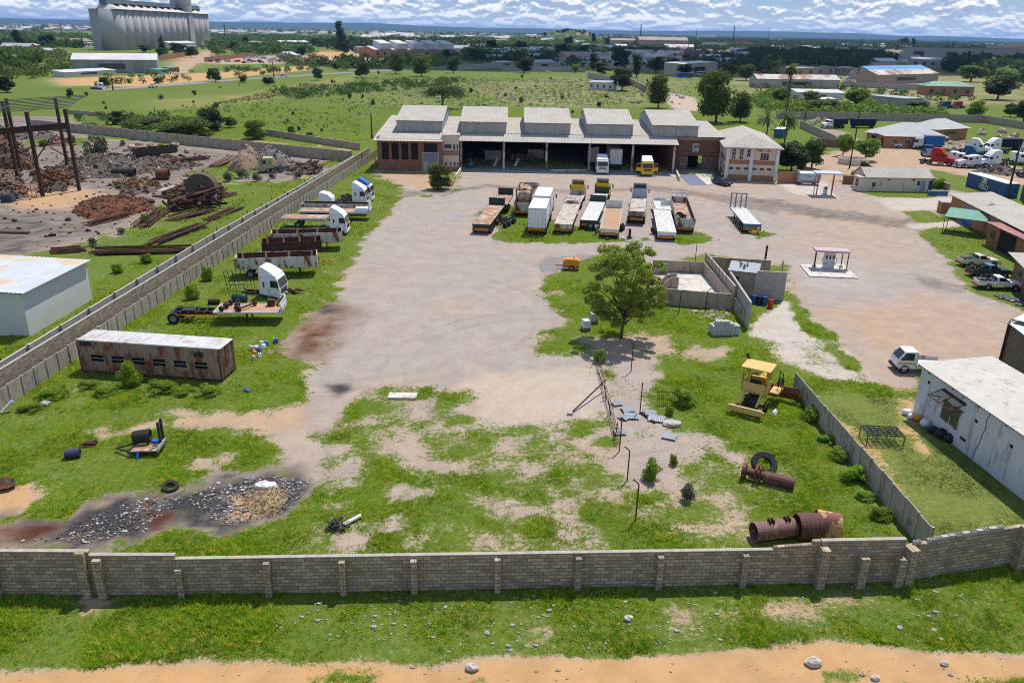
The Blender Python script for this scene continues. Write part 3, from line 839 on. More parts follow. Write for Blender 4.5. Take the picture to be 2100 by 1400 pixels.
for i in range(4):
 x = -26.8+i*1.95
 w = window(wh, 'x', 162.3, x, x+1.45, 2.25, 5.5, black_m, dark_m, mull=3, tr=5)
 w.location = -Vector(wh.location)
w = window(wh, 'x', 162.3, -18.3, -15.7, 3.75, 5.5, black_m, dark_m, mull=1, tr=9)
w.location = -Vector(wh.location)
roll_m = mat('roller_door_blue', (.20, .25, .31), (.15, .19, .24), 2, .5)
m = MB().corr((-18.5, 162.26, 1.9), (2.9, 0, 0), (0, 0, 1.6), .22, .03)
d = wb(m, 'roller_door', roll_m, wh)
m = MB().box(-18.7, -18.5, 162.1, 162.3, 0, 3.6).box(-15.6, -15.35, 162.1, 162.3, 0, 3.6).box(-18.7, -15.35, 162.1, 162.3, 3.6, 3.8)
m.build('frame', galv, d)
MB().box(-18.5, -15.6, 162.24, 162.3, 0, 1.9).build('lower_leaf', asb_side, d)
m = MB()
m.corr((-28.3, 168.3, 7.02), (71.6, 0, 0), (0, 18, 1.45), .6, .09).corr((43.3, 200.5, 6.9), (-71.7, 0, 0), (0, -14.2, 1.57), .6, .09)
wb(m, 'low_roof', asbestos, wh)
for x0, x1, y0, z0, y1, z1 in ((-28.4, -14.6, 160.9, 6.05, 168.3, 6.98), (-11.7, 15.3, 164.4, 5.85, 168.35, 6.98), (15.35, 33.0, 164.3, 5.85, 168.35, 6.98)):
 m = MB().corr((x0, y0, z0), (x1-x0, 0, 0), (0, y1-y0, z1-z0), .6, .08)
 wb(m, 'canopy', asbestos, wh)
wb(MB().box(33, 42.3, 169.9, 170.2, 6.2, 7.0), 'fascia', concrete, wh)
wb(MB().box(-14.8, -11.3, 163.35, 168.3, 7.0, 7.12), 'fascia', concrete, wh)
for xc in (-19.9, -6.7, 6.5, 19.4, 32.8):
 x0, x1 = xc-4.65, xc+4.65
 m = MB()
 m.corr((x0-.25, 168.0, 9.25), (x1-x0+.5, 0, 0), (0, 12.2, 2.0), .6, .09).corr((x1+.25, 187.6, 9.35), (-(x1-x0+.5), 0, 0), (0, -7.4, 1.9), .6, .09)
 mon = wb(m, 'roof_monitor', asbestos, wh)
 m = MB().corr((x0, 168.6, 6.9), (x1-x0, 0, 0), (0, -.12, 2.42), .6, .1)
 m.build('cladding', asb_side, mon)
 m = MB()
 for x in (x0, x1):
  m.add([(x-.03, 168.62, 6.9), (x-.03, 168.62, 9.25), (x-.03, 180.2, 11.15), (x-.03, 187.4, 9.35), (x-.03, 187.4, 6.9), (x+.03, 168.62, 6.9), (x+.03, 168.62, 9.25), (x+.03, 180.2, 11.15), (x+.03, 187.4, 9.35), (x+.03, 187.4, 6.9)],
   [(0, 1, 2, 3, 4), (9, 8, 7, 6, 5), (0, 5, 6, 1), (1, 6, 7, 2), (2, 7, 8, 3), (3, 8, 9, 4)])
 m.build('end_wall', mat('end_sheet_%d' % round(xc), (.33, .38, .40), (.26, .30, .32), .8, .7), mon)
for x in (-11.2, -2.4, 6.4, 15.2, 24.1, 32.6):
 m = MB().box(x-.22, x+.22, 166.6, 167.0, 0, 6.5)
 wb(m, 'column', old_white if x not in (15.2,) else concrete, wh)
m = MB().box(-28.2, 41.4, 160.9, 200, -.1, .02).box(-11.2, 33, 164.7, 168, .02, .06)
wb(m, 'floor', concrete, wh)
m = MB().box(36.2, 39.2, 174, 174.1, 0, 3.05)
wb(m, 'doorway', dark_m, wh)  # near-black sheet behind the opening, painted in for the shade inside
for x0, sgn in ((34.4, 1), (39.4, -1)):
 m = MB()
 for k in range(8):
  xx = x0+k*.24
  m.bar((xx, 169.7, .1), (xx, 169.7, 2.8), .04)
 for z in (.15, 1.4, 2.75):
  m.bar((x0, 169.7, z), (x0+1.7, 169.7, z), .07)
 m.bar((x0, 169.7, .15 if sgn > 0 else 2.75), (x0+1.7, 169.7, 2.75 if sgn > 0 else .15), .06)
 wb(m, 'gate_leaf', galv, wh)
m = MB()
for z in (3.3, 4.1):
 m.bar((33, 168.5, z), (43.5, 167.6, z-.1), .07)
for x in (33.5, 37, 40.6, 42.4):
 m.bar((x, 168.3, z-.85), (x, 168.3, 4.1), .05)
wb(m, 'pipe_rail', dark_rust, wh)
m = MB().box(37., 38.3, 170.12, 170.2, 3.7, 5.5)
sg = wb(m, 'sign_board', white_paint, wh)
m = MB()
y = 170.1
for a, b in (((37.3, y, 4.65), (37.35, y, 5.25)), ((37.35, y, 5.25), (37.65, y, 4.8)), ((37.65, y, 4.8), (37.95, y, 5.25)), ((37.95, y, 5.25), (38., y, 4.65))):
 m.bar(a, b, .12, .06, (0, 1, 0))
for i in range(9):
 t0, t1 = math.radians(50+i*29), math.radians(50+(i+1)*29)
 m.bar((37.65+.36*math.cos(t0), y, 4.35+.36*math.sin(t0)), (37.65+.36*math.cos(t1), y, 4.35+.36*math.sin(t1)), .11, .06, (0, 1, 0))
m.build('emblem', black_m, sg)
# ------------------------------------------------------------------ two-storey office
of = thing('office_building', 'two storey cream and brick office with hipped sheet roof and white pillars', 'office', (46.2, 162, 0))
pO = [Vector((41.7, 159.4, 0)), Vector((51.1, 158.1, 0))]
ang = math.atan2(pO[1].y-pO[0].y, pO[1].x-pO[0].x)
of.location = (pO[0].x, pO[0].y, 0)
of.rotation_euler = (0, 0, ang)
OL = (pO[1]-pO[0]).length
OD = 24.
MB().box(0, OL, 0, OD, 0, 6.4).build('wall', cream, of)
for q in ((.02, OL-.02, -.015, 0, 0, 1.05), (.02, OL-.02, -.015, 0, 3.1, 3.95), (-.015, 0, 0, OD-1, 3.1, 3.95), (-.015, 0, 0, OD-1, 0, .9)):
 MB().box(*q).build('brick_band', brick_orange, of)
for x in (0.0, OL*.485, OL):
 MB().add([(x-.33, -.45, 0), (x+.33, -.45, 0), (x+.33, -.02, 0), (x-.33, -.02, 0), (x-.3, -.3, 6.3), (x+.3, -.3, 6.3), (x+.3, -.02, 6.3), (x-.3, -.02, 6.3)], [(3, 2, 1, 0), (4, 5, 6, 7), (0, 1, 5, 4), (1, 2, 6, 5), (2, 3, 7, 6), (3, 0, 4, 7)]).build('pillar', white_paint, of)
MB().box(-.4, -.02, 11., 11.6, 0, 6.3).build('pillar', white_paint, of)
for u in (.75, 2.2, 3.6):
 window(of, 'x', 0, u, u+.8, 4.0, 6.1, white_paint, mull=2, tr=3)
window(of, 'x', 0, 6.2, 7.9, 3.95, 5.4, white_paint, mull=3)
panel(of, 'vent', 'x', 0, 5.7, 6.6, 5.65, 6.15, brick_orange)
panel(of, 'vent', 'x', 0, 7.3, 8.1, 5.65, 6.15, brick_orange)
for u in (.5, 1.9, 3.4, 5., 6.4, 7.8):
 window(of, 'x', 0, u, u+.8, 2.05, 2.5, wood_m, mull=1, tr=1)
for u in (1.2, 2.6, 4., 5.6, 7.2, 8.8):
 window(of, 'y', 0, u, u+.85, 4., 6., white_paint, mull=2, tr=2)
 window(of, 'y', 0, u, u+.7, 1.1, 2.5, rim_m, mull=2, tr=2)
m = MB().box(3.75, 4.25, -.45, -.05, 4.15, 4.55)
m.build('air_conditioner', white_paint, of)
m = MB()
zz, rr_ = 6.42, 2.1
e = [(-1., -1.0, zz), (OL+.9, -1.0, zz), (OL+.9, OD+1, zz), (-1., OD+1, zz)]
r1, r2 = (OL/2, 4.9, zz+rr_), (OL/2, OD-4, zz+rr_)
m.add([(x, y, z) for x, y, z in e]+[r1, r2]+[(x, y, z-.25) for x, y, z in e], [(0, 1, 4), (1, 2, 5, 4), (2, 3, 5), (3, 0, 4, 5), (9, 8, 7, 6), (0, 6, 7, 1), (1, 7, 8, 2), (2, 8, 9, 3), (3, 9, 6, 0)])
n_ = 46
m.mat(0)
for i in range(n_):                                  # ribs of the sheets on the front and side hips
 x = -.95+(OL+1.8)*i/n_
 t = min((x+1)/(OL/2+1), (OL+.9-x)/(OL/2+.9))
 m.bar((x, -1.0, zz+.02), (x, -1.0+5.9*t, zz+.02+rr_*t), .07, .05)
m.build('roof', asbestos, of)
# ------------------------------------------------------------------ front boundary wall, four stretches
wy = lambda px, py: A(px, py)
P = [A(-60, 1216), A(200, 1217), A(372, 1217), A(1668, 1194), A(1838, 1190), A(2180, 1140)]
capm = mat('pale_mortar_top', (.44, .40, .34), (.30, .27, .23), 2.2, .9)
wallrun('block_wall', 'tallest grey block wall stretch beside the burnt rubbish, meeting a double pier', P[0], P[1], 2.55, .22, block_m, [1.5, (P[1]-P[0]).length-.3], 2.7, .42, .32, capm, 'front boundary walls of grey block')
wallrun('block_wall', 'short smooth grey block wall stretch between the double pier and the broken stub pier', P[1], P[2], 2.35, .22, block_m, [.45], 2.25, .42, .3, capm, 'front boundary walls of grey block')
Lm = (P[3]-P[2]).length
wm_ = wallrun('block_wall', 'longest low grey block wall stretch with slim piers along the weedy plot', P[2], P[3], 2.12, .2, block_m, [(.15, 1.7)]+[(k, 2.0) for k in (4.45, 8.15, 11.7, 24.2, 28.6)]+[(15.9, 2.), (20., 2.)], 2., .3, .32, capm, 'front boundary walls of grey block')
m = MB()
for i in range(12):
 m.box(Lm-2.45+i*.2, Lm-2.45+i*.2+.19, -.1, .1, 2.18, 2.32+.16*(i/12)+(.2 if i > 9 else 0))
m.build('top_course', block_m, wm_)
wallrun('block_wall', 'grey block wall stretch with two heavy free standing buttress piers before the rusty tubes', P[3], P[4], 2.62, .22, block_m, [(.1, 2.4), (2.25, 1.85), (4.3, 1.75)], 2., .42, .5, capm, 'front boundary walls of grey block')
wl = wallrun('block_wall', 'angled grey block wall with broken hollow blocks along its top beside the lawn', P[4], P[5], 2.2, .22, block_m, [(.25, 2.25), (7.2, 2.6)], 2., .5, .5, None, 'front boundary walls of grey block', h2=2.65)
m = MB()
for i in range(16):
 x = .1+i*.42
 z = 2.2+.45*x/11+.002
 if i in (1, 3, 4, 7, 9, 11, 13):
  for dx in (0, .17, .34):
   m.box(x+dx, x+dx+.05, -.1, .1, z, z+.16+.04*(i % 3))
  m.box(x+.05, x+.34, -.1, -.06, z, z+.15).box(x+.05, x+.34, .06, .1, z, z+.15)
 elif i in (5, 6, 8, 10, 12):
  m.box(x, x+.38, -.1, .1, z, z+.2)
m.build('top_course', block_light, wl)
# ------------------------------------------------------------------ walls on the left
fx = lambda y: -37.5+(y-52.4)*.0502
precastrun('precast_fence', 'low weathered precast slat fence of many posts behind the parked trucks', (fx(46), 46, 0), (fx(181), 181, 0), 1.6, 1.55, precast)
wallrun('block_wall', 'middle grey block wall running close behind the low slat fence', (fx(44)-1.1, 44, 0), (fx(178)-1.05, 178, 0), 2.3, .2, block_m, [], cap=capm)
wallrun('block_wall', 'outer pale block wall with stub piers facing the scrapyard', (fx(44)-1.9, 44, 0), (fx(96)-2.8, 96, 0), 2.2, .2, block_light, [4.6*k+2 for k in range(11)], 2.42, .45, .25, capm, side=-1)
wallrun('block_wall', 'outer pale block wall farther along, ending near the warehouse', (fx(96.3)-2.8, 96.3, 0), (fx(166)-1.5, 166, 0), 2.2, .2, block_light, [4.6*k+2 for k in range(15)], 2.35, .45, .25, capm, side=-1)
for k in range(17):
 y = 52+k*5.4
 x = fx(y)-2.3-.9*min(1, (y-44)/52)+random.uniform(-.4, .2)
 o = MB().tube((0, 0, -.2), (random.uniform(-.1, .1), random.uniform(-.1, .1), 1.9+random.uniform(0, .8)), .04, 6).build('fence_stake', dark_rust, None, loc=(x, y, 0))
 tag(o, 'thin dark stake standing along the pale outer block wall', 'stake', 'stakes behind the outer block wall')
wallrun('precast_wall', 'grey panel wall closing the scrapyard off from the green field', A(60, 262), A(265, 283), 2.2, .18, precast, [3*k for k in range(1, 14)], 2.25, .2, .08, None)
wallrun('precast_wall', 'dark grey panel wall between the scrapyard heaps and the walled field', A(265, 285), A(722, 333), 2.3, .18, precast, [3.4*k for k in range(1, 24)], 2.35, .2, .08, None)
wallrun('low_wall', 'low pale topped wall crossing the field behind the rubble mound', A(546, 278), A(737, 308), 1.6, .25, tan_plaster, [], cap=capm)
wallrun('low_wall', 'long low broken wall hidden among bushes beyond the scrapyard', A(130, 232), A(275, 246), 1.2, .25, tan_plaster, [], cap=capm)
# ------------------------------------------------------------------ right-hand plot walls and buildings
precastrun('precast_wall', 'dark precast panel wall dividing the weedy plot from the mown lawn', A(1627, 806), A(1900, 1136), 1.75, 1.55, precast, slat=.3, cat='wall')
t = house('outbuilding', 'stained white plastered building with cracked wall and corrugated sheet roof beside the lawn', 'building', (1871, 846), (2067, 1001), 5.3, 4.0, white_wall, mat('cream_sheet', (.60, .56, .50), (.50, .465, .41), .5, .85, rust=(.42, .38, .33), rust_amt=.25), 'mono', .35, .35,
  [('f', 3.1, 5.2, 1.15, 2.75, 'window', old_white), ('f', 1., 1.25, 2.95, 3.15, 'vent_brick', dark_m), ('f', 6.6, 6.85, 2.6, 2.8, 'vent_brick', dark_m), ('f', 10.1, 10.35, 2.6, 2.8, 'vent_brick', dark_m), ('f', 5.6, 6.2, .8, 1., 'vent_brick', dark_rust)], ext=2., pitch=.26, amp=.04)
m = MB()
pts = [(2.6, -.9), (5.3, -.9), (5.3, -.05), (2.6, -.05)]
for (x0, y0, z0), (x1, y1, z1) in (((2.55, -.95, 2.75), (5.3, -.95, 2.75)), ((2.55, -.95, 2.75), (2.9, -.02, 3.35)), ((5.3, -.95, 2.75), (5.4, -.02, 3.35)), ((2.9, -.02, 3.35), (5.4, -.02, 3.35)), ((2.9, -.02, 2.7), (2.55, -.95, 2.75)), ((5.4, -.02, 2.7), (5.3, -.95, 2.75)), ((3.9, -.95, 2.75), (4.1, -.02, 3.35))):
 m.bar((x0, y0, z0), (x1, y1, z1), .05)
m.bar((2.9, -.08, 3.3), (5.4, -.08, 3.28), .14)
aw = m.build('awning_frame', dark_rust, t)
m = MB()
for k in range(12):
 m.bar((2.7+k*.22, -.9, 2.74), (2.95+k*.21, -.05, 3.3), .012)
for k in range(5):
 m.bar((2.6, -.9+k*.18, 2.76+k*.12), (5.3, -.9+k*.18, 2.76+k*.12), .012)
m.build('awning_mesh', dark_rust, aw)
m = MB()
cz = [3.95, 3.5, 3.2, 2.6, 2.1, 1.5, .9, .3, 0.]
cxs = [7.7, 7.75, 7.62, 7.7, 7.55, 7.5, 7.32, 7.25, 7.2]
for i in range(8):
 m.bar((cxs[i], -.004, cz[i]), (cxs[i+1], -.004, cz[i+1]), .05, .02, (0, 1, 0))
m.build('crack', dark_m, t)
for i in range(5):
 x = 1.2+2.8*i
 MB().box(x, x+.12, -.3, 0, 3.82, 3.94).build('rafter_end', wood_m, t)
t = house('block_store', 'dark brown block store at the edge with a steel truss canopy arm', 'building', (2046, 765), (2140, 850), 8, 4.6, brickmat('brown_block', (.20, .15, .11), (.15, .11, .085), (.09, .07, .055), .42, .21), galv, 'mono', .5, .3, ext=1.6)
m = MB().bar((.05, -.12, 0), (.05, -.12, 4.7), .16)
m.build('corner_post', dark_rust, t)
p1, p2 = Vector((.2, -.2, 4.35)), Vector((-3.2, 3.2, 4.35))
m = MB().bar(p1, p2, .06).bar(p1+Vector((0, 0, .55)), p2+Vector((0, 0, .55)), .06)
for k in range(6):
 q = p1.lerp(p2, k/5)
 m.bar(q, q+Vector((0, 0, .55)), .05)
 if k < 5:
  m.bar(q, p1.lerp(p2, (k+1)/5)+Vector((0, 0, .55)), .04)
m.build('truss', dark_rust, t)
MB().slab([(.2, .0), (2.6, 2.4), (-.6, 5.4), (-3.1, 3.2)], 4.98, 5.04).build('canopy_sheet', white_paint, t)
t = house('workshop', 'long brick workshop with blue doors under a pale sheet roof', 'workshop', (1945, 440), (2130, 545), 5.5, 3.3, brick_orange, asbestos, 'mono', .5, .5,
  [('f', 5.6, 9.2, .0, 2.7, 'door', bright_blue), ('f', 15.0, 18, .0, 2.6, 'door', bright_blue), ('l', 1.6, 2.6, 1., 2., 'window')], ext=1.25)
MB().box(-2.8, -.9, -.9, .9, 0, 1.7).build('water_stand', brick_orange, t)
MB().box(-2.9, -.8, -1.0, 1.0, 1.702, 1.8).build('stand_top', concrete, t)
o = thing('green_awning', 'green corrugated awning on thin poles before the blue workshop door', 'awning', A(1978, 478))
o.rotation_euler = (0, 0, math.radians(-35))
green_sheet = mat('green_sheet', (.16, .34, .24), (.13, .28, .20), 1., .5)
MB().corr((-2.4, -1.6, 2.2), (4.6, 0, 0), (0, 3.6, .6), .3, .04).build('roof', green_sheet, o)
o.scale = (1.2, 1.25, 1.1)
for x, y, z in ((-2.3, -1.5, 2.2), (2.1, -1.5, 2.2), (-2.3, 1.8, 2.7), (2.1, 1.8, 2.7)):
 MB().tube((x, y, 0), (x, y, z), .04, 6).build('post', black_m, o)
red_sheet = mat('red_sheet', (.36, .15, .13), (.28, .11, .10), .8, .7, rust=(.42, .24, .2), rust_amt=.4)
t = house('workshop', 'brick workshop with a red sheet roof and an open black bay', 'workshop', (2020, 500), (2055, 518), 6, 3.0, brick_red, red_sheet, 'mono', -.25, .5, [('f', 1.0, 2.0, 1.2, 2.2, 'window', dark_rust), ('f', 3.2, 7.5, 0., 2.7, 'bay_shade', dark_m)], ext=3.2)  # bay is a near-black panel on the wall, its inner shade painted
t = house('workshop', 'small dark brick workshop with a grey sheet roof beside the parked pickups', 'workshop', (2072, 575), (2130, 640), 7, 3.2, brick_red, asbestos, 'mono', .3, .8, [('f', 2.2, 4., 1.1, 2.3, 'window', rim_m)], ext=1.3)
t = house('cottage', 'cream plastered cottage with blue doors and an old grey sheet roof', 'cottage', (1774, 392), (1905, 394), 5.6, 2.7, cottage_m, asbestos, 'gable', 1.3, .35,
  [('f', 10.2, 11.1, .05, 2.1, 'door', mat('faded_blue_door', (.22, .33, .42), (.18, .27, .35))), ('f', 11.7, 12.5, .05, 2.1, 'door', mat('deep_blue_door', (.03, .06, .12), (.025, .05, .1))), ('f', 9.5, 10., 1.2, 1.95, 'window', dark_rust), ('f', 1.1, 1.7, .9, 1.6, 'window', dark_rust), ('f', 4., 4.4, 2.05, 2.3, 'vent', dark_m), ('f', 8.6, 9., 2.0, 2.3, 'vent', dark_m)])
MB().box(-1.3, -.001, 0, 2.4, 0, 2.5).build('lean_to', cottage_m, t)
MB().box(-1.5, .1, -.15, 2.5, 2.502, 2.62).build('lean_to_roof', pale_concrete, t)
window(t, 'y', -1.3, .5, 1.6, .8, 2.1, black_m)
c = A(1760, 340)
o = thing('reservoir', 'round low plastered water reservoir filled with weeds', 'reservoir', (c.x, c.y+3, 0))
MB().lathe((0, 0, 0), (0, 0, 1), [(3.3, 0), (3.3, 1.3), (3.05, 1.3), (3.05, .5), (0, .5)], 28).build('wall', cottage_m, o)
wallrun('brick_wall', 'low red brick wall between the office and the silver tank', A(1594, 376), A(1640, 376), 2.2, .22, brick_orange)
wallrun('brick_wall', 'red brick wall behind the trees near the reservoir', A(1672, 300), A(1758, 305), 1.9, .22, brick_red)
wallrun('block_wall', 'grey panel wall beside the blue steel containers', A(1640, 262), A(1712, 296), 2.2, .18, precast, [3.3*k for k in range(1, 8)], 2.25, .2, .08)
wallrun('planter_wall', 'rusty red planter box with a green plant beside the cottage', A(1728, 376), A(1762, 378), 1.6, 1.6, brick_red, cat='planter')
wallrun('block_wall', 'dark low wall with boulders behind the cottage corner', A(1908, 375), A(1945, 392), 1.3, .3, block_m)
wallrun('precast_wall', 'long grey panel wall behind the brick house and the truck yard', A(1590, 244), A(2016, 252), 2.6, .18, precast, [4.6*k for k in range(1, 20)], 2.65, .22, .08)
wallrun('precast_wall', 'grey panel wall running on past the boulders to the edge', A(2016, 252), A(2160, 275), 2.4, .18, precast, [4.6*k for k in range(1, 8)], 2.45, .22, .08)
hip_m = mat('hip_roof_sheet', (.46, .455, .44), (.39, .385, .375), .5, .8)
t = house('bungalow', 'orange brick bungalow with a silver hipped roof, front wing by the parked white car', 'bungalow', (1815, 303), (1935, 306), 12, 3.0, brick_orange, hip_m, 'hip', 3.0, .7,
  [('f', 1.5, 2.8, 1., 2.2, 'window'), ('f', 4.7, 6.2, 1., 2.2, 'window'), ('f', 9.2, 10.4, 1., 2.2, 'window'), ('f', 12.2, 13.4, 1., 2.2, 'window'), ('l', 2, 3.4, 0, 2.2, 'door', dark_m)])
t = house('bungalow', 'orange brick bungalow rear wing with a row of small windows under silver hips', 'bungalow', (1915, 290), (1980, 286), 9, 3.2, brick_orange, hip_m, 'hip', 2.4, .7, [('f', 4+1.3*k, 4.8+1.3*k, 1.7, 2.4, 'window', dark_rust) for k in range(4)])
t = house('bungalow', 'orange brick bungalow porch wing with a low silver hipped roof by the tipper truck', 'bungalow', (1775, 292), (1812, 300), 9, 2.8, brick_orange, hip_m, 'hip', 2.0, .6, [('f', 2.4, 4., 0., 2.2, 'door', dark_m)])
cA, cB, cC = A(62, 690), A(190, 615), A(-130, 640)
hS = 4.2
o = thing('shed', 'plain white walled shed with a pale tin roof in the scrapyard corner', 'shed', cA)
dx = (cB-cA)
ang = math.atan2(dx.y, dx.x)
o.rotation_euler = (0, 0, ang)
SL, SD = dx.length*1.0, 9.5
m = MB().add([(0, 0, 0), (SL, 0, 0), (SL, SD, 0), (0, SD, 0), (0, 0, hS), (SL, 0, hS), (SL, SD, hS+.25), (0, SD, hS+.25)], [(3, 2, 1, 0), (4, 5, 6, 7), (0, 1, 5, 4), (1, 2, 6, 5), (2, 3, 7, 6), (3, 0, 4, 7)])
m.build('wall', pale_wall, o)
m = MB().corr((-.35, SD+.3, hS+.31), (0, -SD-.7, -.3), (SL+.6, 0, 0), .42, .05, .06)
m.build('roof', mat('tin_rusty_bands', (.52, .55, .57), (.45, .48, .50), .6, .55, metal=.1, rust=(.55, .42, .27), rust_amt=.45, rust_sc=.35), o)
# ------------------------------------------------------------------ vehicle parts (local x points forward)
_wm = {}
def wheel(parent, x, y, r=.5, w=.3, rim=None, name='wheel'):
 key = (round(r, 2), round(w, 2), rim.name if rim else '')
 if key not in _wm:
  a = MB().tyre((0, 0, 0), (0, 1, 0), r, w, 16).build('wheel', tyre_m, None)
  b = MB().lathe((0, 0, 0), (0, 1, 0), [(0.01, -w*.22), (r*.25, -w*.25), (r*.3, -w*.1), (r*.56, -w*.36), (r*.56, w*.36), (r*.3, w*.1), (r*.25, w*.25), (.01, w*.22)], 14).build('rim', rim or rim_m, None)
  _wm[key] = (a.data, b.data)
  bpy.data.objects.remove(a)
  bpy.data.objects.remove(b)
 wd, rd = _wm[key]
 o = bpy.data.objects.new(name, wd)
 COL.objects.link(o)
 o.parent = parent
 o.location = (x, y, r)
 q = bpy.data.objects.new('rim', rd)
 COL.objects.link(q)
 q.parent = o
 return o
def axle(parent, x, hw=1.05, r=.5, twin=True, rim=None):
 for s in (-1, 1):
  wheel(parent, x, s*hw, r, .52 if twin else .3, rim)
def chevrons(parent, x, w, z, h, frame=None, board=None):
 """striped board across the tail, facing -x"""
 m = MB()
 m.mat(0).box(x-.03, x-.003, -w/2, w/2, z, z+h)
 n_ = 8
 for i in range(n_):
  y0 = -w/2+.06+(w-.12)*i/n_
  y1 = y0+(w-.12)/n_*.5
  k = .12 if i < n_/2 else -.12
  m.mat(1).add([(x-.036, y0+k, z+.03), (x-.036, y1+k, z+.03), (x-.036, y1-k, z+h-.03), (x-.036, y0-k, z+h-.03)], [(0, 3, 2, 1)])
 return m.build('chevron_board', [board or chev_y, chev_r], parent)
def tail_lamps(parent, x, hw, z):
 for s in (-1, 1):
  MB().box(x-.05, x-.003, s*hw-.18, s*hw+.18, z, z+.14).build('tail_light', lamp_red, parent)
def span(rear, front, h):
 a, b = A(*rear), A(front[0], front[1], h)
 d = Vector((b.x-a.x, b.y-a.y, 0))
 return a, d.length, math.atan2(d.y, d.x)
def deckbed(t, x0, x1, h, deck, side, W=2.5, rave=.16, head=None, head_h=1.1, head_m=None, tail_m=None, sides=0., side_in=None):
 MB().box(x0, x1, -W/2+.02, W/2-.02, h-.10, h).build('deck', deck, t)
 m = MB()
 for s in (-1, 1):
  m.box(x0, x1, s*(W/2+.01)-.03, s*(W/2+.01)+.03, h-rave, h+.015)
 m.box(x0-.05, x0-.001, -W/2-.04, W/2+.04, h-rave, h+.015)
 for s in (-.45, .45):
  m.box(x0+.3, x1, s-.07, s+.07, h-.45, h-.105)
 k = int((x1-x0)/1.2)
 for i in range(k):
  x = x0+.4+i*1.2
  m.box(x, x+.1, -W/2, W/2, h-.24, h-.103)
 m.build('chassis', side, t)
 if head:
  hm = head_m or side
  m = MB()
  if head == 'solid':
   m.box(x1, x1+.07, -W/2, W/2, h, h+head_h)
   for y in (-W/2+.05, -.4, .4, W/2-.05):
    m.box(x1-.05, x1-.001, y-.03, y+.03, h, h+head_h+.1)
  elif head == 'frame':
   for y in (-W/2+.08, -W/6, W/6, W/2-.08):
    m.box(x1, x1+.12, y-.08, y+.08, h, h+head_h)
   m.box(x1-.01, x1+.13, -W/2, W/2, h+head_h, h+head_h+.14)
  elif head == 'mesh':
   for y in np.linspace(-W/2+.05, W/2-.05, 4):
    m.bar((x1, y, h), (x1, y, h+head_h), .07)
   for z in np.linspace(h+.2, h+head_h, 5):
    m.bar((x1, -W/2, z), (x1, W/2, z), .05)
   m.box(x1+.05, x1+.08, -W/2+.3, W/2-.3, h, h+.45)
  m.build('headboard', hm, t)
 if sides:
  si = side_in or dark_rust
  for s in (-1, 1):
   m = MB().mat(0).box(x0, x1, s*(W/2+.045)-.02, s*(W/2+.045)+.02, h+.02, h+sides)
   k = int((x1-x0)/1.7)+1
   for i in range(k):
    x = x0+.06+(x1-x0-.12)*i/(k-1)
    m.box(x-.05, x+.05, s*(W/2+.09)-.025, s*(W/2+.09)+.025, h-.1, h+sides+.04)
   for z in (.34, .67):
    m.box(x0, x1, s*(W/2+.07)-.006, s*(W/2+.07)+.006, h+sides*z-.015, h+sides*z+.015)
   b = m.build('side_board', tail_m or side, t)
   MB().box(x0+.04, x1-.04, s*(W/2+.02)-.004, s*(W/2+.02)+.004, h+.04, h+sides-.04).build('inner_face', si, b)
  for x, nm in ((x0-.02, 'tail_board'), (x1+.02, 'front_board')):
   m = MB().box(x-.03, x+.03, -W/2, W/2, h+.02, h+sides*(1 if nm[0] == 't' else 1.1))
   b = m.build(nm, tail_m or side, t)
def trailer(label, rear, front, h=1.4, deck=pale_deck, side=black_m, W=2.5, axles=2, head=None, head_h=1.1, head_m=None, tail=None, tail_h=.75, chev=True, sides=0., group='flatbed trailers parked in the yard', legs=True, name='flatbed_trailer', cat='trailer', side_in=None, tail_m=None, back=0.):
 a, L, rz = span(rear, front, h)
 t = thing(name, label, cat, a, rz, group)
 deckbed(t, 0, L, h, deck, side, W, .16, head, head_h, head_m, tail_m, sides, side_in)
 MB().box(-.02, .05, -W/2, W/2, h-tail_h, h-.165).build('tail_plate', tail or side, t)
 if chev:
  chevrons(t, -.02, W*.78, h-tail_h+.05, .32)
  tail_lamps(t, -.02, W*.44, h-tail_h+.1)
 for i in range(axles):
  axle(t, 1.2+i*1.32)
 if legs:
  for s in (-1, 1):
   MB().bar((L-2.2, s*.8, 0.02), (L-2.2, s*.8, h-.3), .13).build('landing_leg', black_m, t)
 t['L'] = L
 return t
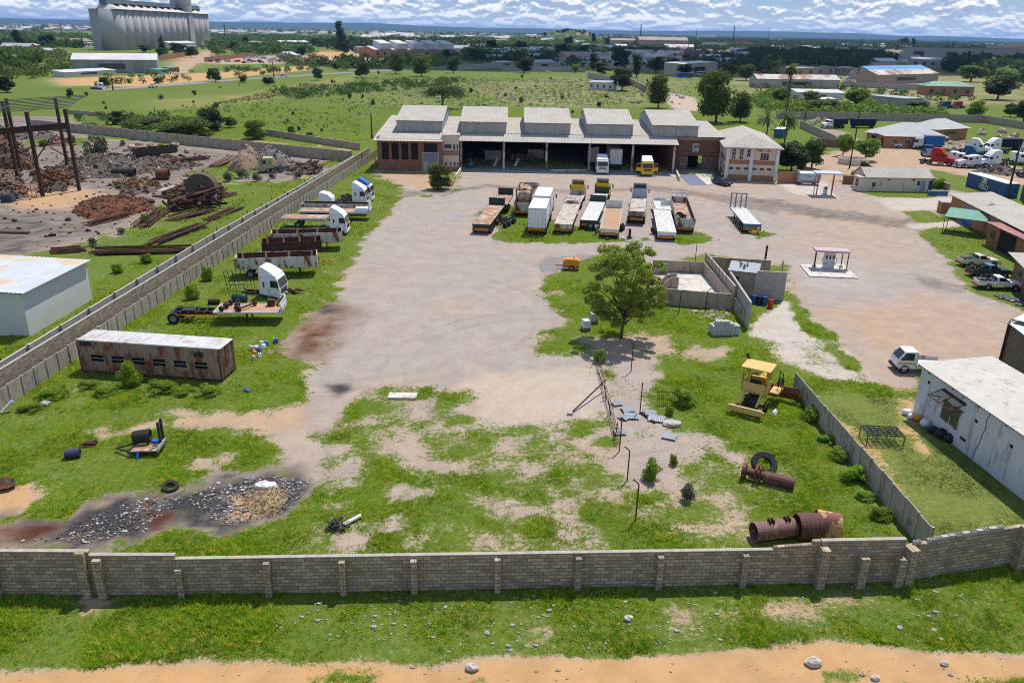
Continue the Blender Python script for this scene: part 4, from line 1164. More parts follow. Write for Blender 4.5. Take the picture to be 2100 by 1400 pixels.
def cabover(t, x0, body, roof='wedge', tilt=0., roof_m=None, hollow=False, W=2.45, low=False, doors_open=False, zb=.75):
 """cab-over-engine cab, its rear wall at x0"""
 rm = roof_m or body
 P = lambda pts: [(x0+x, z) for x, z in pts]
 lean = lambda x, z: .0 if z < 1.6 else min(.12, (z-1.6)*.09)
 m = MB().prism(P([(0, zb+.2), (2.1, zb-.1), (2.22, zb+.1), (2.25, 1.55), (2.0, 2.62), (1.8, 2.85), (0, 2.85)]), -W/2, W/2, lean)
 c = m.build('cab', body, t, bevel=.05)
 m = MB().add([(x0+2.262, -1.02, 1.68), (x0+2.262, 1.02, 1.68), (x0+2.06, .95, 2.52), (x0+2.06, -.95, 2.52)], [(0, 1, 2, 3)])
 m.add([(x0+2.24, -1.02, 1.68), (x0+2.24, 1.02, 1.68), (x0+2.04, .95, 2.52), (x0+2.04, -.95, 2.52)], [(3, 2, 1, 0)])
 m.build('windscreen', glass_m, t)
 for s in (-1, 1):
  y = s*(W/2-.035)
  m = MB().add([(x0+1.25, y+s*.012, 1.72), (x0+2.05, y+s*.012, 1.72), (x0+1.92, y-s*.045, 2.45), (x0+1.25, y-s*.045, 2.45), (x0+1.25, y-s*.05, 1.72), (x0+2.05, y-s*.05, 1.72), (x0+1.92, y-s*.1, 2.45), (x0+1.25, y-s*.1, 2.45)],
     [(0, 1, 2, 3), (7, 6, 5, 4), (0, 4, 5, 1), (2, 6, 7, 3)])
  m.build('side_window', glass_m, t)
  if not low:
   MB().box(x0+.45, x0+.62, *sorted((y-s*.03, y+s*.012)), 1.75, 2.3).build('side_window', glass_m, t)
  d = MB().box(x0+1.12, x0+1.14, *sorted((s*W/2-s*.02, s*W/2+s*.006)), .95, 1.6).box(x0+1.14, x0+2.1, *sorted((s*W/2-s*.02, s*W/2+s*.006)), .92, .945).box(x0+1.9, x0+2.05, *sorted((s*W/2-s*.02, s*W/2+s*.02)), 1.45, 1.5)
  d.build('door_seam', black_m, t)
  m = MB().bar((x0+2.1, s*(W/2-.05), 2.4), (x0+2.15, s*(W/2+.28), 2.35), .04).box(x0+2.12, x0+2.2, s*(W/2+.28)-.1, s*(W/2+.28)+.1, 1.75, 2.4)
  m.build('mirror', black_m, t)
  MB().box(x0+2.2, x0+2.275, s*.85-.22, s*.85+.22, zb+.05, zb+.28).build('headlight', lamp_clear, t)
 m = MB()
 for k in range(4):
  m.box(x0+2.2, x0+2.28, -.8, .8, 1.02+k*.14, 1.1+k*.14)
 m.build('grille', black_m, t)
 MB().box(x0+1.95, x0+2.3, -W/2, W/2, .38, zb+.02).build('bumper', body, t, bevel=.04)
 if roof == 'wedge':
  if hollow:
   m = MB()
   zt, zf = 3.75, 2.9
   m.add([(x0+.0, -1.0, zt), (x0+.0, 1.0, zt), (x0+1.7, .85, zf), (x0+1.7, -.85, zf), (x0+.0, -1.0, zt-.07), (x0+.0, 1.0, zt-.07), (x0+1.66, .85, zf-.07), (x0+1.66, -.85, zf-.07)], [(0, 3, 2, 1), (4, 5, 6, 7), (0, 1, 5, 4), (3, 7, 6, 2)])
   for s in (-1, 1):
    m.add([(x0, s*1.0, 2.86), (x0+1.68, s*.85, 2.86), (x0+1.68, s*.85, zf), (x0, s*1.0, zt), (x0, s*1.12, 2.86), (x0+1.75, s*.93, 2.86), (x0+1.7, s*.86, zf), (x0, s*1.06, zt)], [(0, 1, 2, 3), (7, 6, 5, 4), (0, 3, 7, 4), (3, 2, 6, 7), (0, 4, 5, 1)])
  else:
   m = MB().prism(P([(0, 2.86), (1.85, 2.86), (1.75, 3.0), (1.1, 3.45), (.45, 3.82), (.12, 3.85), (0, 3.7)]), -W/2+.06, W/2-.06, lambda x, z: max(0, (z-2.86)*.22))
  m.build('roof_fairing', rm, t, bevel=0 if hollow else .06)
 elif roof == 'low':
  MB().box(x0+.3, x0+1.6, -.9, .9, 2.86, 3.05, .15).build('roof_hatch', rm, t, bevel=.04)
 return c
def tractor_chassis(t, x0, x1, mt=black_m):
 m = MB()
 for s in (-.42, .42):
  m.box(x0, x1, s-.06, s+.06, .62, .88)
 for k in range(int((x1-x0)/.9)):
  m.box(x0+.3+k*.9, x0+.4+k*.9, -.36, .36, .66, .84)
 m.build('chassis', mt, t)
def conventional(t, body, L=6.6, sleeper='high', hood=1.9, stripe=None):
 """bonneted truck tractor, bumper at x = L"""
 tractor_chassis(t, 0, L-.4)
 xc = L-hood-1.5
 lean = lambda x, z: max(0, (z-1.9)*.08)
 m = MB().prism([(xc, .75), (xc+1.5, .75), (xc+1.5, 1.75), (xc+1.3, 2.45), (xc+1.1, 2.6), (xc, 2.6)], -1.1, 1.1, lean)
 m.build('cab', body, t, bevel=.05)
 m = MB().prism([(xc+1.5, .8), (L-.15, .75), (L-.05, 1.3), (L-.3, 1.62), (xc+1.5, 1.85)], -.85, .85, lambda x, z: .12 if z > 1.5 else 0)
 m.build('bonnet', body, t, bevel=.08)
 if sleeper:
  zt = 3.75 if sleeper == 'high' else 2.8
  pr = [(xc-1.7, .8), (xc-.002, .8), (xc-.002, 2.6)]+([(xc+.9, 2.7), (xc+.2, zt-.25), (xc-.3, zt)] if sleeper == 'high' else [(xc-.2, zt)])+[(xc-1.6, zt), (xc-1.7, zt-.15)]
  MB().prism(pr, -1.15, 1.15, lambda x, z: max(0, (z-2.4)*.1)).build('sleeper', body, t, bevel=.05)
  for s in (-1, 1):
   MB().box(xc-.75, xc-.35, *sorted((s*1.1, s*1.158)), 2.1, 2.5).build('side_window', glass_m, t)
  axx = .9
 m = MB().add([(xc+1.51, -.92, 1.84), (xc+1.51, .92, 1.84), (xc+1.345, .86, 2.42), (xc+1.345, -.86, 2.42), (xc+1.47, -.92, 1.84), (xc+1.47, .92, 1.84), (xc+1.3, .86, 2.42), (xc+1.3, -.86, 2.42)], [(0, 1, 2, 3), (7, 6, 5, 4), (0, 4, 5, 1), (2, 6, 7, 3)])
 m.build('windscreen', glass_m, t)
 for s in (-1, 1):
  MB().box(xc+.45, xc+1.2, *sorted((s*1.05, s*1.108)), 1.8, 2.35).build('side_window', glass_m, t)
  m = MB()
  for k in range(7):
   a0, a1 = PI*k/7, PI*(k+1)/7
   m.bar((L-1.15+.68*math.cos(a0), s*.98, .55+.62*math.sin(a0)), (L-1.15+.68*math.cos(a1), s*.98, .55+.62*math.sin(a1)), .38, .07, (0, 1, 0)) if False else m.add(
    [(L-1.15+.68*math.cos(a0), s*.78, .55+.64*math.sin(a0)), (L-1.15+.68*math.cos(a0), s*1.2, .55+.6*math.sin(a0)), (L-1.15+.68*math.cos(a1), s*1.2, .55+.6*math.sin(a1)), (L-1.15+.68*math.cos(a1), s*.78, .55+.64*math.sin(a1))], [(0, 1, 2, 3), (3, 2, 1, 0)])
  m.build('fender', body, t)
  MB().box(L-.2, L-.08, s*.66-.13, s*.66+.13, 1.0, 1.2).build('headlight', lamp_clear, t)
  wheel(t, L-1.15, s*1.0, .5, .3)
  for x in (.9, 2.2):
   wheel(t, x, s*.98, .5, .52)
  MB().tube((xc-.2, s*.95, .62), (xc+1.2, s*.95, .62), .3, 10).build('fuel_tank', chrome_m, t)
 MB().box(L-.16, L-.03, -.5, .5, .85, 1.45).build('grille', chrome_m, t)
 MB().box(L-.12, L+.12, -1.15, 1.15, .4, .72).build('bumper', chrome_m, t, bevel=.04)
def fl_truck(label, rear, front, body, roof_m=None, h=1.25, deck=pale_deck, side=black_m, head='mesh', head_m=None, chev=False, sides=0., tail_m=None, cab_gap=.35, roof='wedge', hollow=True, group='flatbed trucks parked nose away in the yard', low=False, side_in=None):
 """rigid flatbed truck; rear at its deck tail, front = pixel of the deck's front end"""
 a, L, rz = span(rear, front, h)
 t = thing('flatbed_truck', label, 'truck', a, rz, group)
 deckbed(t, 0, L, h, deck, side, 2.5, .16, head, 1.0, head_m, tail_m, sides, side_in)
 tractor_chassis(t, 0.2, L+2.2)
 if chev:
  MB().box(-.02, .05, -1.25, 1.25, h-.6, h-.165).build('tail_plate', side, t)
  chevrons(t, -.02, 1.9, h-.55, .3)
  tail_lamps(t, -.02, 1.1, h-.5)
 cabover(t, L+cab_gap, body, roof, roof_m=roof_m, hollow=hollow, low=low)
 axle(t, 1.5)
 if L > 5:
  axle(t, 2.82)
 axle(t, L+cab_gap+1.2, 1.02, .5, False)
 return t
def pickup(label, a, rz, body, load=None, cap=None, rollbar=True, name='pickup', cab_m=None, group=None, L=5.0):
 """single-cab pickup, centre at a"""
 t = thing(name, label, 'pickup', a, rz, group)
 h = L/2
 W = 1.66
 lean = lambda x, z: 0 if z < 1.0 else (z-1.0)*.28
 m = MB().prism([(-h, .48), (h-.12, .42), (h-.02, .62), (h-.08, .82), (h-.35, .93), (.62, 1.03), (-.55, 1.05), (-.56, .56), (-h, .56)], -W/2, W/2, lambda x, z: .06 if z < .5 else .0)
 m.build('body', body, t, bevel=.05)
 m = MB().prism([(-.55, 1.03), (.85, 1.02), (.35, 1.42), (.18, 1.52), (-.42, 1.53), (-.55, 1.45)], -W/2+.02, W/2-.02, lean)
 m.build('cabin', cab_m or body, t, bevel=.04)
 m = MB().add([(.80, -.7, 1.07), (.80, .7, 1.07), (.39, .62, 1.42), (.39, -.62, 1.42), (.7, -.7, 1.05), (.7, .7, 1.05), (.3, .62, 1.4), (.3, -.62, 1.4)], [(0, 1, 2, 3), (7, 6, 5, 4), (0, 4, 5, 1), (2, 6, 7, 3)])
 m.build('windscreen', glass_m, t)
 MB().box(-.57, -.54, -.62, .62, 1.1, 1.42).build('rear_window', glass_m, t)
 for s in (-1, 1):
  y = s*(W/2-.02)
  m = MB().add([(-.35, y-s*.01, 1.07), (.66, y-s*.01, 1.07), (.3, y-s*.10, 1.42), (-.35, y-s*.10, 1.42), (-.35, y-s*.08, 1.07), (.66, y-s*.08, 1.07), (.3, y-s*.17, 1.42), (-.35, y-s*.17, 1.42)], [(0, 1, 2, 3), (7, 6, 5, 4), (0, 4, 5, 1), (2, 6, 7, 3)])
  m.build('side_window', glass_m, t)
  MB().box(-h, -.58, *sorted((s*W/2, s*(W/2-.07))), .562, 1.02).build('bed_side', body, t)
  MB().box(h-.16, h-.01, s*.58-.16, s*.58+.16, .64, .8).build('headlight', lamp_clear, t)
  MB().box(-h-.02, -h+.02, s*.7-.07, s*.7+.07, .68, .95).build('tail_light', lamp_red, t)
  MB().box(.6, .72, *sorted((s*(W/2-.02), s*(W/2+.16))), 1.08, 1.24).build('mirror', black_m, t)
  for x in (-h+1.05, h-.95):
   wheel(t, x, s*(W/2-.1), .34, .24)
   MB().lathe((x, s*(W/2-.1), .36), (0, 1, 0), [(.42, -.125), (.42, .125), (.35, .125), (.35, -.125), (.42, -.125)], 16).build('wheel_arch', black_m, t)
 MB().box(-h, -h+.06, -W/2+.07, W/2-.07, .562, 1.0).build('tailgate', body, t)
 MB().box(-h+.06, -.6, -W/2+.07, W/2-.07, .562, .6).build('bed_floor', black_m, t)
 MB().box(-h-.14, -h-.002, -W/2+.05, W/2-.05, .38, .54).build('bumper', red_paint if load != 'none' and rollbar else chrome_m, t)
 MB().box(h-.1, h+.06, -W/2+.03, W/2-.03, .34, .56).build('bumper', body, t)
 MB().box(h-.1, h-.005, -.38, .38, .62, .8).build('grille', black_m, t)
 if rollbar:
  m = MB()
  for x in (-.7, -.95):
   m.bar((x, -.74, 1.), (x+.05, -.6, 1.5), .05).bar((x, .74, 1.), (x+.05, .6, 1.5), .05).bar((x+.05, -.6, 1.5), (x+.05, .6, 1.5), .05)
  m.bar((-2.1, -.76, 1.04), (-.9, -.62, 1.48), .04).bar((-2.1, .76, 1.04), (-.9, .62, 1.48), .04)
  m.build('roll_bar', black_m, t)
 if load == 'junk':
  m = MB()
  for k in range(14):
   p = Vector((random.uniform(-2.2, -.8), random.uniform(-.6, .6), random.uniform(.7, 1.15)))
   m.bar(p, p+Vector((random.uniform(-.5, .5), random.uniform(-.4, .4), random.uniform(0, .25))), random.uniform(.05, .2))
  tag(m.build('cargo', black_m, t), None)
 return t
def car(label, a, rz, body, kind='sedan', name='car', group=None, cat='car'):
 t = thing(name, label, cat, a, rz, group)
 W = 1.72
 lean = lambda x, z: 0 if z < .95 else (z-.95)*.32
 if kind == 'sedan':
  lo = [(-2.15, .35), (2.1, .3), (2.2, .55), (2.05, .72), (1.0, .88), (-1.45, .95), (-2.1, .9), (-2.2, .6)]
  up = [(-1.5, .93), (1.0, .86), (.25, 1.38), (-.1, 1.45), (-.75, 1.42)]
  win = [(-1.2, .98), (.72, .95), (.16, 1.33), (-.7, 1.34)]
  zs, r = (1.0, .25, .92, 1.37), .31
  rear = (-1.5, -.75, .96, 1.4)
 else:
  lo = [(-2.2, .42), (2.1, .38), (2.2, .65), (2.1, .9), (1.1, 1.02), (-2.2, 1.08), (-2.25, .7)]
  up = [(-2.18, 1.06), (1.05, 1.0), (.45, 1.58), (.1, 1.68), (-1.9, 1.68)]
  win = [(-1.95, 1.12), (.8, 1.08), (.35, 1.52), (-1.85, 1.56)]
  zs, r = (1.02, .45, 1.06, 1.58), .37
  rear = (-2.19, -1.92, 1.1, 1.62)
 MB().prism(lo, -W/2, W/2, lambda x, z: .05 if z < .45 else 0).build('body', body, t, bevel=.07)
 MB().prism(up, -W/2+.03, W/2-.03, lean).build('cabin', body, t, bevel=.05)
 x0, x1, z0, z1 = zs
 m = MB().add([(x0, -.7, z0), (x0, .7, z0), (x1, .58, z1), (x1, -.58, z1), (x0-.1, -.7, z0-.02), (x0-.1, .7, z0-.02), (x1-.1, .58, z1-.02), (x1-.1, -.58, z1-.02)], [(0, 1, 2, 3), (7, 6, 5, 4)])
 m.build('windscreen', glass_m, t)
 x0, x1, z0, z1 = rear
 m = MB().add([(x0-.02, -.66, z0+.04), (x0-.02, .66, z0+.04), (x1-.025, .54, z1), (x1-.025, -.54, z1), (x0+.1, -.66, z0), (x0+.1, .66, z0), (x1+.1, .54, z1-.03), (x1+.1, -.54, z1-.03)], [(3, 2, 1, 0), (4, 5, 6, 7)])
 m.build('rear_window', glass_m, t)
 for s in (-1, 1):
  vs = [(x, s*(W/2-.03-max(0, (z-.95)*.32)+.012), z) for x, z in win]+[(x, s*(W/2-.03-max(0, (z-.95)*.32)-.05), z) for x, z in win]
  MB().add(vs, [(0, 1, 2, 3), (7, 6, 5, 4), (0, 4, 5, 1), (2, 6, 7, 3)]).build('side_window', glass_m, t)
  MB().box(2.02, 2.19, s*.6-.17, s*.6+.17, .62, .76).build('headlight', lamp_clear, t)
  MB().box(-2.22, -2.1, s*.62-.14, s*.62+.14, .72, .86).build('tail_light', lamp_red, t)
  MB().box(.55, .67, *sorted((s*(W/2-.05), s*(W/2+.14))), .98, 1.1).build('mirror', body, t)
  for x in (-1.3, 1.32):
   wheel(t, x, s*(W/2-.1), r, .2)
   MB().lathe((x, s*(W/2-.1), r+.02), (0, 1, 0), [(r+.07, -.106), (r+.07, .106), (r, .106), (r, -.106), (r+.07, -.106)], 16).build('wheel_arch', black_m, t)
 MB().box(-2.23, -2.17, -.26, .26, .62, .74).build('number_plate', white_paint, t)
 return t
# ------------------------------------------------------------------ the row in the middle of the yard
g1 = 'flatbed trailers parked in the yard'
trailer('rust decked flatbed trailer with dark green tail and green headboard, first of the yard row', (987, 481), (1019, 420), 1.45, rust_deck, green_steel, head='solid', head_m=green_steel, tail_h=.95)
trailer('shorter rust decked flatbed trailer coupled ahead of the dark green one', (1024, 438), (1037, 399), 1.45, rust_deck, green_steel, head='solid', head_m=green_steel, chev=False, legs=False, axles=2)
t = trailer('rusty dropside trailer carrying a caged tank', (1071, 444), (1090, 386), 1.3, rust_deck, old_white, sides=.9, tail_m=old_white, tail_h=.8, name='dropside_trailer')
tk = thing('tank_container', 'rust stained tank in an open steel frame riding on the dropside trailer', 'tank container', (0, 0, 0))
tk.matrix_world = Matrix.Translation(t.location) @ Matrix.Rotation(t.rotation_euler.z, 4, 'Z') @ Matrix.Translation((1.6, 0, 1.32))
TL, TW, TH = 6., 2.3, 2.5
tank_rust = mat('tank_pale_rust', (.50, .40, .34), (.38, .26, .20), .9, .6, rust=(.28, .12, .07), rust_amt=.45)
MB().lathe((.35, 0, TH/2), (1, 0, 0), [(.01, -.15), (.7, -.08), (1.02, .15), (1.08, .4), (1.08, 4.9), (1.02, 5.15), (.7, 5.38), (.01, 5.45)], 20).build('tank', tank_rust, tk, smooth=True)
m = MB()
for x in (0, TL):
 for y in (-TW/2, TW/2):
  m.bar((x, y, 0), (x, y, TH), .13)
 for z in (0.06, TH):
  m.bar((x, -TW/2, z), (x, TW/2, z), .12)
 m.bar((x, -TW/2, 0), (x, 0, TH*.5), .08).bar((x, TW/2, 0), (x, 0, TH*.5), .08)
for y in (-TW/2, TW/2):
 for z in (.06, TH):
  m.bar((0, y, z), (TL, y, z), .11)
 m.bar((0, y, 0), (1.4, y, TH), .07).bar((TL, y, 0), (TL-1.4, y, TH), .07)
m.build('frame', rust, tk)
MB().box(1.4, 4.6, -.3, .3, TH-.06, TH).build('walkway', rust_deck, tk)
def boxbody(t, x0, x1, h, H, mt=None, W=2.5):
 m = MB().box(x0, x1, -W/2, W/2, h, h+H)
 b = m.build('box_body', mt or white_clean, t)
 m = MB()
 for s in (-1, 1):
  for z in (h, h+H-.1):
   m.box(x0, x1, s*W/2-.02, s*W/2+.03, z, z+.1)
  m.box(x0-.03, x0+.06, s*W/2-.05, s*W/2+.035, h, h+H)
 m.box(x0-.03, x0+.05, -W/2, W/2, h+H-.12, h+H+.01)
 m.build('edge_rail', galv, b)
 for s in (-1, 1):
  d = MB().box(x0-.035, x0-.003, *sorted((s*.012, s*(W/2-.06))), h+.1, h+H-.14)
  d = d.build('rear_door', mt or white_clean, t)
  m = MB()
  for y in (.25, .8):
   m.bar((x0-.06, s*y, h+.12), (x0-.06, s*y, h+H-.15), .035)
  for z in (.5, 1.3, 2.):
   m.box(x0-.05, x0-.036, *sorted((s*(W/2-.35), s*(W/2-.05))), h+z, h+z+.06)
  m.build('locking_bar', galv, d)
a, L, rz = span((1100, 484), (1117, 424), 1.2)
t = thing('box_trailer', 'tall white box trailer with double rear doors and orange striped tail', 'trailer', a, rz, 'white box bodies in the yard')
boxbody(t, 0, 7.4, 1.15, 2.75)
deckbed(t, 0, 7.4, 1.13, black_m, black_m)
chevrons(t, -.05, 2.3, .78, .3)
axle(t, 1.4)
axle(t, 5.8)
tail_lamps(t, -.03, 1.05, .62)
for s in (-1, 1):
 MB().box(.9, 1.95, s*1.05-.3, s*1.05+.3, 1.05, 1.09).build('mudguard', black_m, t)
b = a+Vector((math.cos(rz), math.sin(rz), 0))*8.3
t = thing('box_truck', 'white box truck with silver cab standing ahead of the box trailer', 'truck', b, rz, 'white box bodies in the yard')
boxbody(t, 0, 7.2, 1.2, 2.85)
deckbed(t, 0, 7.2, 1.18, black_m, black_m)
tractor_chassis(t, 0, 10)
cabover(t, 8.3, silver_cab_m, 'wedge', hollow=True)
axle(t, 1.6)
axle(t, 2.95)
axle(t, 9.5, 1.02, .5, False)
trailer('pale rusty flatbed trailer with white barred headboard behind a yellow cab', (1154, 481), (1174, 417), 1.5, pale_deck, old_white, head='mesh', head_m=old_white, tail_h=.95, tail=old_white)
fl_truck('yellow cab flatbed truck with a white barred headboard', (1173, 432), (1184, 399), yellow_cab_m, white_paint, deck=pale_deck, side=old_white, head_m=old_white)
t = trailer('white decked flatbed trailer with green tail, green headboard and hanging spare tyre', (1206, 472), (1226, 413), 1.45, white_deck, green_steel, head='solid', head_h=1., head_m=green_steel, tail_h=.85)
w = wheel(t, -.25, .35, .52, .28, rim_m, 'spare_wheel')
w.rotation_euler = (0, 0, PI/2)
w.location = (-.25, -.35, .75)
fl_truck('yellow cab flatbed truck with green headboard and white deck', (1222, 424), (1234, 396), yellow_cab_m, white_paint, deck=white_deck, side=green_steel, head='solid', head_m=green_steel)
trailer('orange stained flatbed trailer with pale headboard and an orange striped tail', (1249, 489), (1259, 426), 1.35, orange_deck, white_paint, head='solid', head_h=1.15, head_m=white_paint, tail=white_paint, tail_h=.85)
t = fl_truck('silver cab truck with a blackened rusty tailboard and pale deck', (1304, 462), (1311, 406), silver_cab_m, h=1.35, deck=pale_deck, side=black_m, head=None, chev=True)
MB().box(-.06, -.02, -1.2, 1.2, 1.37, 2.1).build('tailboard', mat('scorched_board', (.22, .18, .15), (.1, .08, .07), 2, .8, rust=(.42, .38, .34), rust_amt=.4), t)
m = MB()
for y in (-1.15, 1.15):
 m.bar((t.children[0].dimensions.x-.1, y, 1.36), (t.children[0].dimensions.x-.1, y, 2.6), .08)
for z in (2.0, 2.6):
 m.bar((t.children[0].dimensions.x-.1, -1.15, z), (t.children[0].dimensions.x-.1, 1.15, z), .06)
m.build('rail', silver_cab_m, t)
trailer('cracked white flatbed trailer with a tyre leaning on its side', (1366, 495), (1357, 429), 1.35, white_deck, white_paint, tail=white_paint, tail_h=.85, axles=2)
t = trailer('short white flatbed trailer with loose bent headboards', (1361, 448), (1354, 411), 1.35, white_deck, old_white, head='mesh', head_m=white_paint, chev=False, legs=False)
MB().box(3.4, 3.48, -1.3, .3, 1.4, 2.2).build('loose_board', white_paint, t)
t = trailer('tall dropside trailer with rusty white boards holding loose tyres', (1404, 479), (1392, 415), 1.35, rust_deck, old_white, sides=.85, tail_m=old_white, tail_h=.8, name='dropside_trailer', head='frame', head_h=1.5, head_m=white_paint)
M4 = Matrix.Translation(t.location) @ Matrix.Rotation(t.rotation_euler.z, 4, 'Z')
def loose_tyre(label, p, n, R=.52, w=.3, group='loose tyres'):
 m = MB().tyre((0, 0, 0), n, R, w, 20)
 m.lathe((0, 0, 0), n, [(R*.55, -w*.38), (R*.5, 0), (R*.55, w*.38)], 20)
 o = m.build('tyre', tyre_m, None, loc=p)
 return tag(o, label, 'tyre', group)
loose_tyre('big tyre lying flat at the front of the dropside trailer', M4 @ Vector((5.4, .1, 1.5)), (0.1, 0, 1), .62, .3)
loose_tyre('big tyre lying flat at the back of the dropside trailer', M4 @ Vector((2.1, -.2, 1.5)), (0, .1, 1), .62, .3)
loose_tyre('tyre standing against the boards inside the dropside trailer', M4 @ Vector((2.8, .75, 1.95)), (.25, 1, .25), .6, .28)
loose_tyre('tyre lying flat between the others inside the dropside trailer', M4 @ Vector((3.5, .2, 1.5)), (0, 0, 1), .5, .26)
t = trailer('lone flatbed trailer with blue tail and tall blue headboard frame', (1541, 479), (1513, 425), 1.4, white_deck, mat('slate_blue', (.10, .17, .26), (.08, .13, .2), 2, .5), head='frame', head_h=2.1, tail_h=.95, axles=2, legs=True)
m = MB().box(-.6, -.15, -.6, .1, .1, .55).bar((-.5, -.7, .2), (-.3, .5, .35), .2).box(-.5, -.2, -.95, -.6, .3, .95)
tag(m.build('tow_hitch', cat_pale, t), None)
p = A(1340, 482)
loose_tyre('tyre leaning against the cracked white flatbed trailer', (p.x, p.y+.5, .53), (.95, .3, .25), .55, .3)
p = A(1270, 474)
loose_tyre('upright tyre beside the orange stained trailer', (p.x+.2, p.y, .53), (.95, .2, .15), .55, .3)
loose_tyre('second upright tyre beside the orange stained trailer, half hidden by the first', (p.x+.6, p.y+.6, .53), (.9, -.3, .2), .55, .3)
o = thing('trolley', 'black hand trolley carrying gas bottles behind the silver cab truck', 'trolley', A(1291, 489), .2)
MB().box(-.35, .35, -.3, .3, .1, .2).bar((-.3, -.28, .15), (-.4, -.28, 1.25), .05).bar((-.3, .28, .15), (-.4, .28, 1.25), .05).bar((-.4, -.28, 1.25), (-.4, .28, 1.25), .05).build('frame', black_m, o)
for s in (-1, 1):
 MB().tube((0, s*.14, .2), (0, s*.14, 1.35), .12, 10).build('gas_bottle', dark_rust, o)
 wheel(o, -.2, s*.34, .14, .08)
for i, (px, py) in enumerate(((1265, 490), (1278, 491), (1245, 492))):
 o = MB().tube((0, 0, 0), (0, 0, .3), .2+.03*i, 10).build('wheel_hub', [dark_rust, white_paint, black_m][i], None, loc=A(px, py))
 tag(o, ['rusty wheel hub lying on the yard behind the orange trailer', 'whitish wheel hub lying between the orange trailer and the trolley', 'black wheel hub lying under the tail of the orange trailer'][i], 'wheel hub')
o = thing('truck_chassis', 'stripped black truck chassis with axles among the grass by the rusty flatbed', 'chassis', A(1022, 467), math.radians(68))
tractor_chassis(o, 0, 4.2)
for x in (.4, 1.7, 3.6):
 axle(o, x, .95, .42)
m = MB()
for k in range(26):
 p = Vector((random.uniform(0, 3.8), random.uniform(-.8, .8), random.uniform(.5, 1.0)))
 m.bar(p, p+Vector((random.uniform(-.6, .6), random.uniform(-.5, .5), random.uniform(-.2, .35))), random.uniform(.05, .16))
tag(m.build('engine_parts', black_m, o), None)
# ------------------------------------------------------------------ vehicles in and before the bays
def tractor(label, a, rz, body, L=6.2, roof_m=None, roof='wedge', hollow=False, low=False, name='truck', cat='truck', rear=True, group=None):
 t = thing(name, label, cat, a, rz, group)
 tractor_chassis(t, 0, L-.3)
 cabover(t, L-2.3, body, roof, roof_m=roof_m, hollow=hollow, low=low)
 if rear:
  axle(t, .9)
  axle(t, 2.2)
 axle(t, L-1.3, 1.02, .5, False)
 return t
yt = A(1326, 362)
t = tractor('yellow truck with white roof fairing and both doors open at the bay', yt+Vector((0, 6.1, 0)), math.radians(-89), yellow_cab_m, 6.2, white_clean)
for s in (-1, 1):
 y0 = s*1.22
 m = MB().add([(5.95, y0, 1.0), (5.5, y0+s*.95, 1.0), (5.5, y0+s*.95, 1.7), (5.95, y0, 1.7), (5.9, y0, 1.0), (5.45, y0+s*.93, 1.0), (5.45, y0+s*.93, 1.7), (5.9, y0, 1.7)], [(0, 1, 2, 3), (7, 6, 5, 4), (0, 4, 5, 1), (1, 5, 6, 2), (2, 6, 7, 3), (3, 7, 4, 0)])
 d = m.build('open_door', yellow_cab_m, t)
 MB().bar((5.92, y0+s*.02, 1.7), (5.86, y0+s*.06, 2.45), .06).bar((5.86, y0+s*.06, 2.45), (5.55, y0+s*.8, 2.45), .06).bar((5.55, y0+s*.8, 2.45), (5.48, y0+s*.92, 1.7), .06).build('window_frame', yellow_cab_m, d)
wt = A(1236, 358)
t = tractor('white truck parked nose out in the bay with a grey tarpaulin behind', wt+Vector((-.3, 6., 0)), math.radians(-88), white_clean, 6.2)
m = MB().add([(.3, -1.2, 1.2), (.3, 1.2, 1.2), (.25, 1.1, 4.4), (.3, .2, 4.1), (.25, -1.1, 4.5), (.2, -1.2, 1.2), (.2, 1.2, 1.2), (.15, 1.1, 4.4), (.2, .2, 4.1), (.15, -1.1, 4.5)], [(0, 1, 2, 3, 4), (9, 8, 7, 6, 5), (2, 7, 8, 3), (3, 8, 9, 4)])
tag(m.build('tarpaulin', mat('grey_tarpaulin', (.40, .36, .31), (.32, .29, .25), 1.5, .9), None, loc=wt+Vector((-1.3, 8.2, 0))), 'grey tarpaulin screen hung behind the white truck in the bay', 'tarpaulin')
bpy.data.objects['tarpaulin'].rotation_euler = (0, 0, PI/2)
xb = A(1263, 352)
t = thing('box_trailer', 'white box body standing in the dark bay beside the white truck', 'trailer', xb+Vector((0, 1.2, 0)), math.radians(90), 'white box bodies in the yard')
boxbody(t, 0, 8, 1.3, 3.1)
axle(t, 1.6)
axle(t, 2.9)
axle(t, 6.8)
o = thing('bagging_machine', 'blue machine at the far side of the first bay', 'machine', A(965, 344), .3)
MB().box(-.6, .6, -.5, .5, .35, 1.3, .15).build('hopper', mat('teal_paint', (.04, .16, .22), (.03, .11, .16), 2, .5), o)
MB().tube((0, 0, 1.3), (0, 0, 2.0), .25, 10).build('neck', mat('teal_dark', (.03, .12, .17)), o)
for x in (-.5, .5):
 MB().box(x-.06, x+.06, -.5, .5, 0, .36).build('leg', black_m, o)
for i, (px, py, lab) in enumerate(((1013, 343, 'slanted stack of white sacks beside the first bay column'), (1056, 343, 'slanted stack of white sacks in the second bay'))):
 o = thing('sack_stack', lab, 'sack stack', A(px, py), 1.3)
 for k in range(6):
  MB().ball((k*.55, random.uniform(-.08, .08), .28+.22*k), .5, .35, .16, 8, .08).build('sack', white_clean, o, smooth=True)
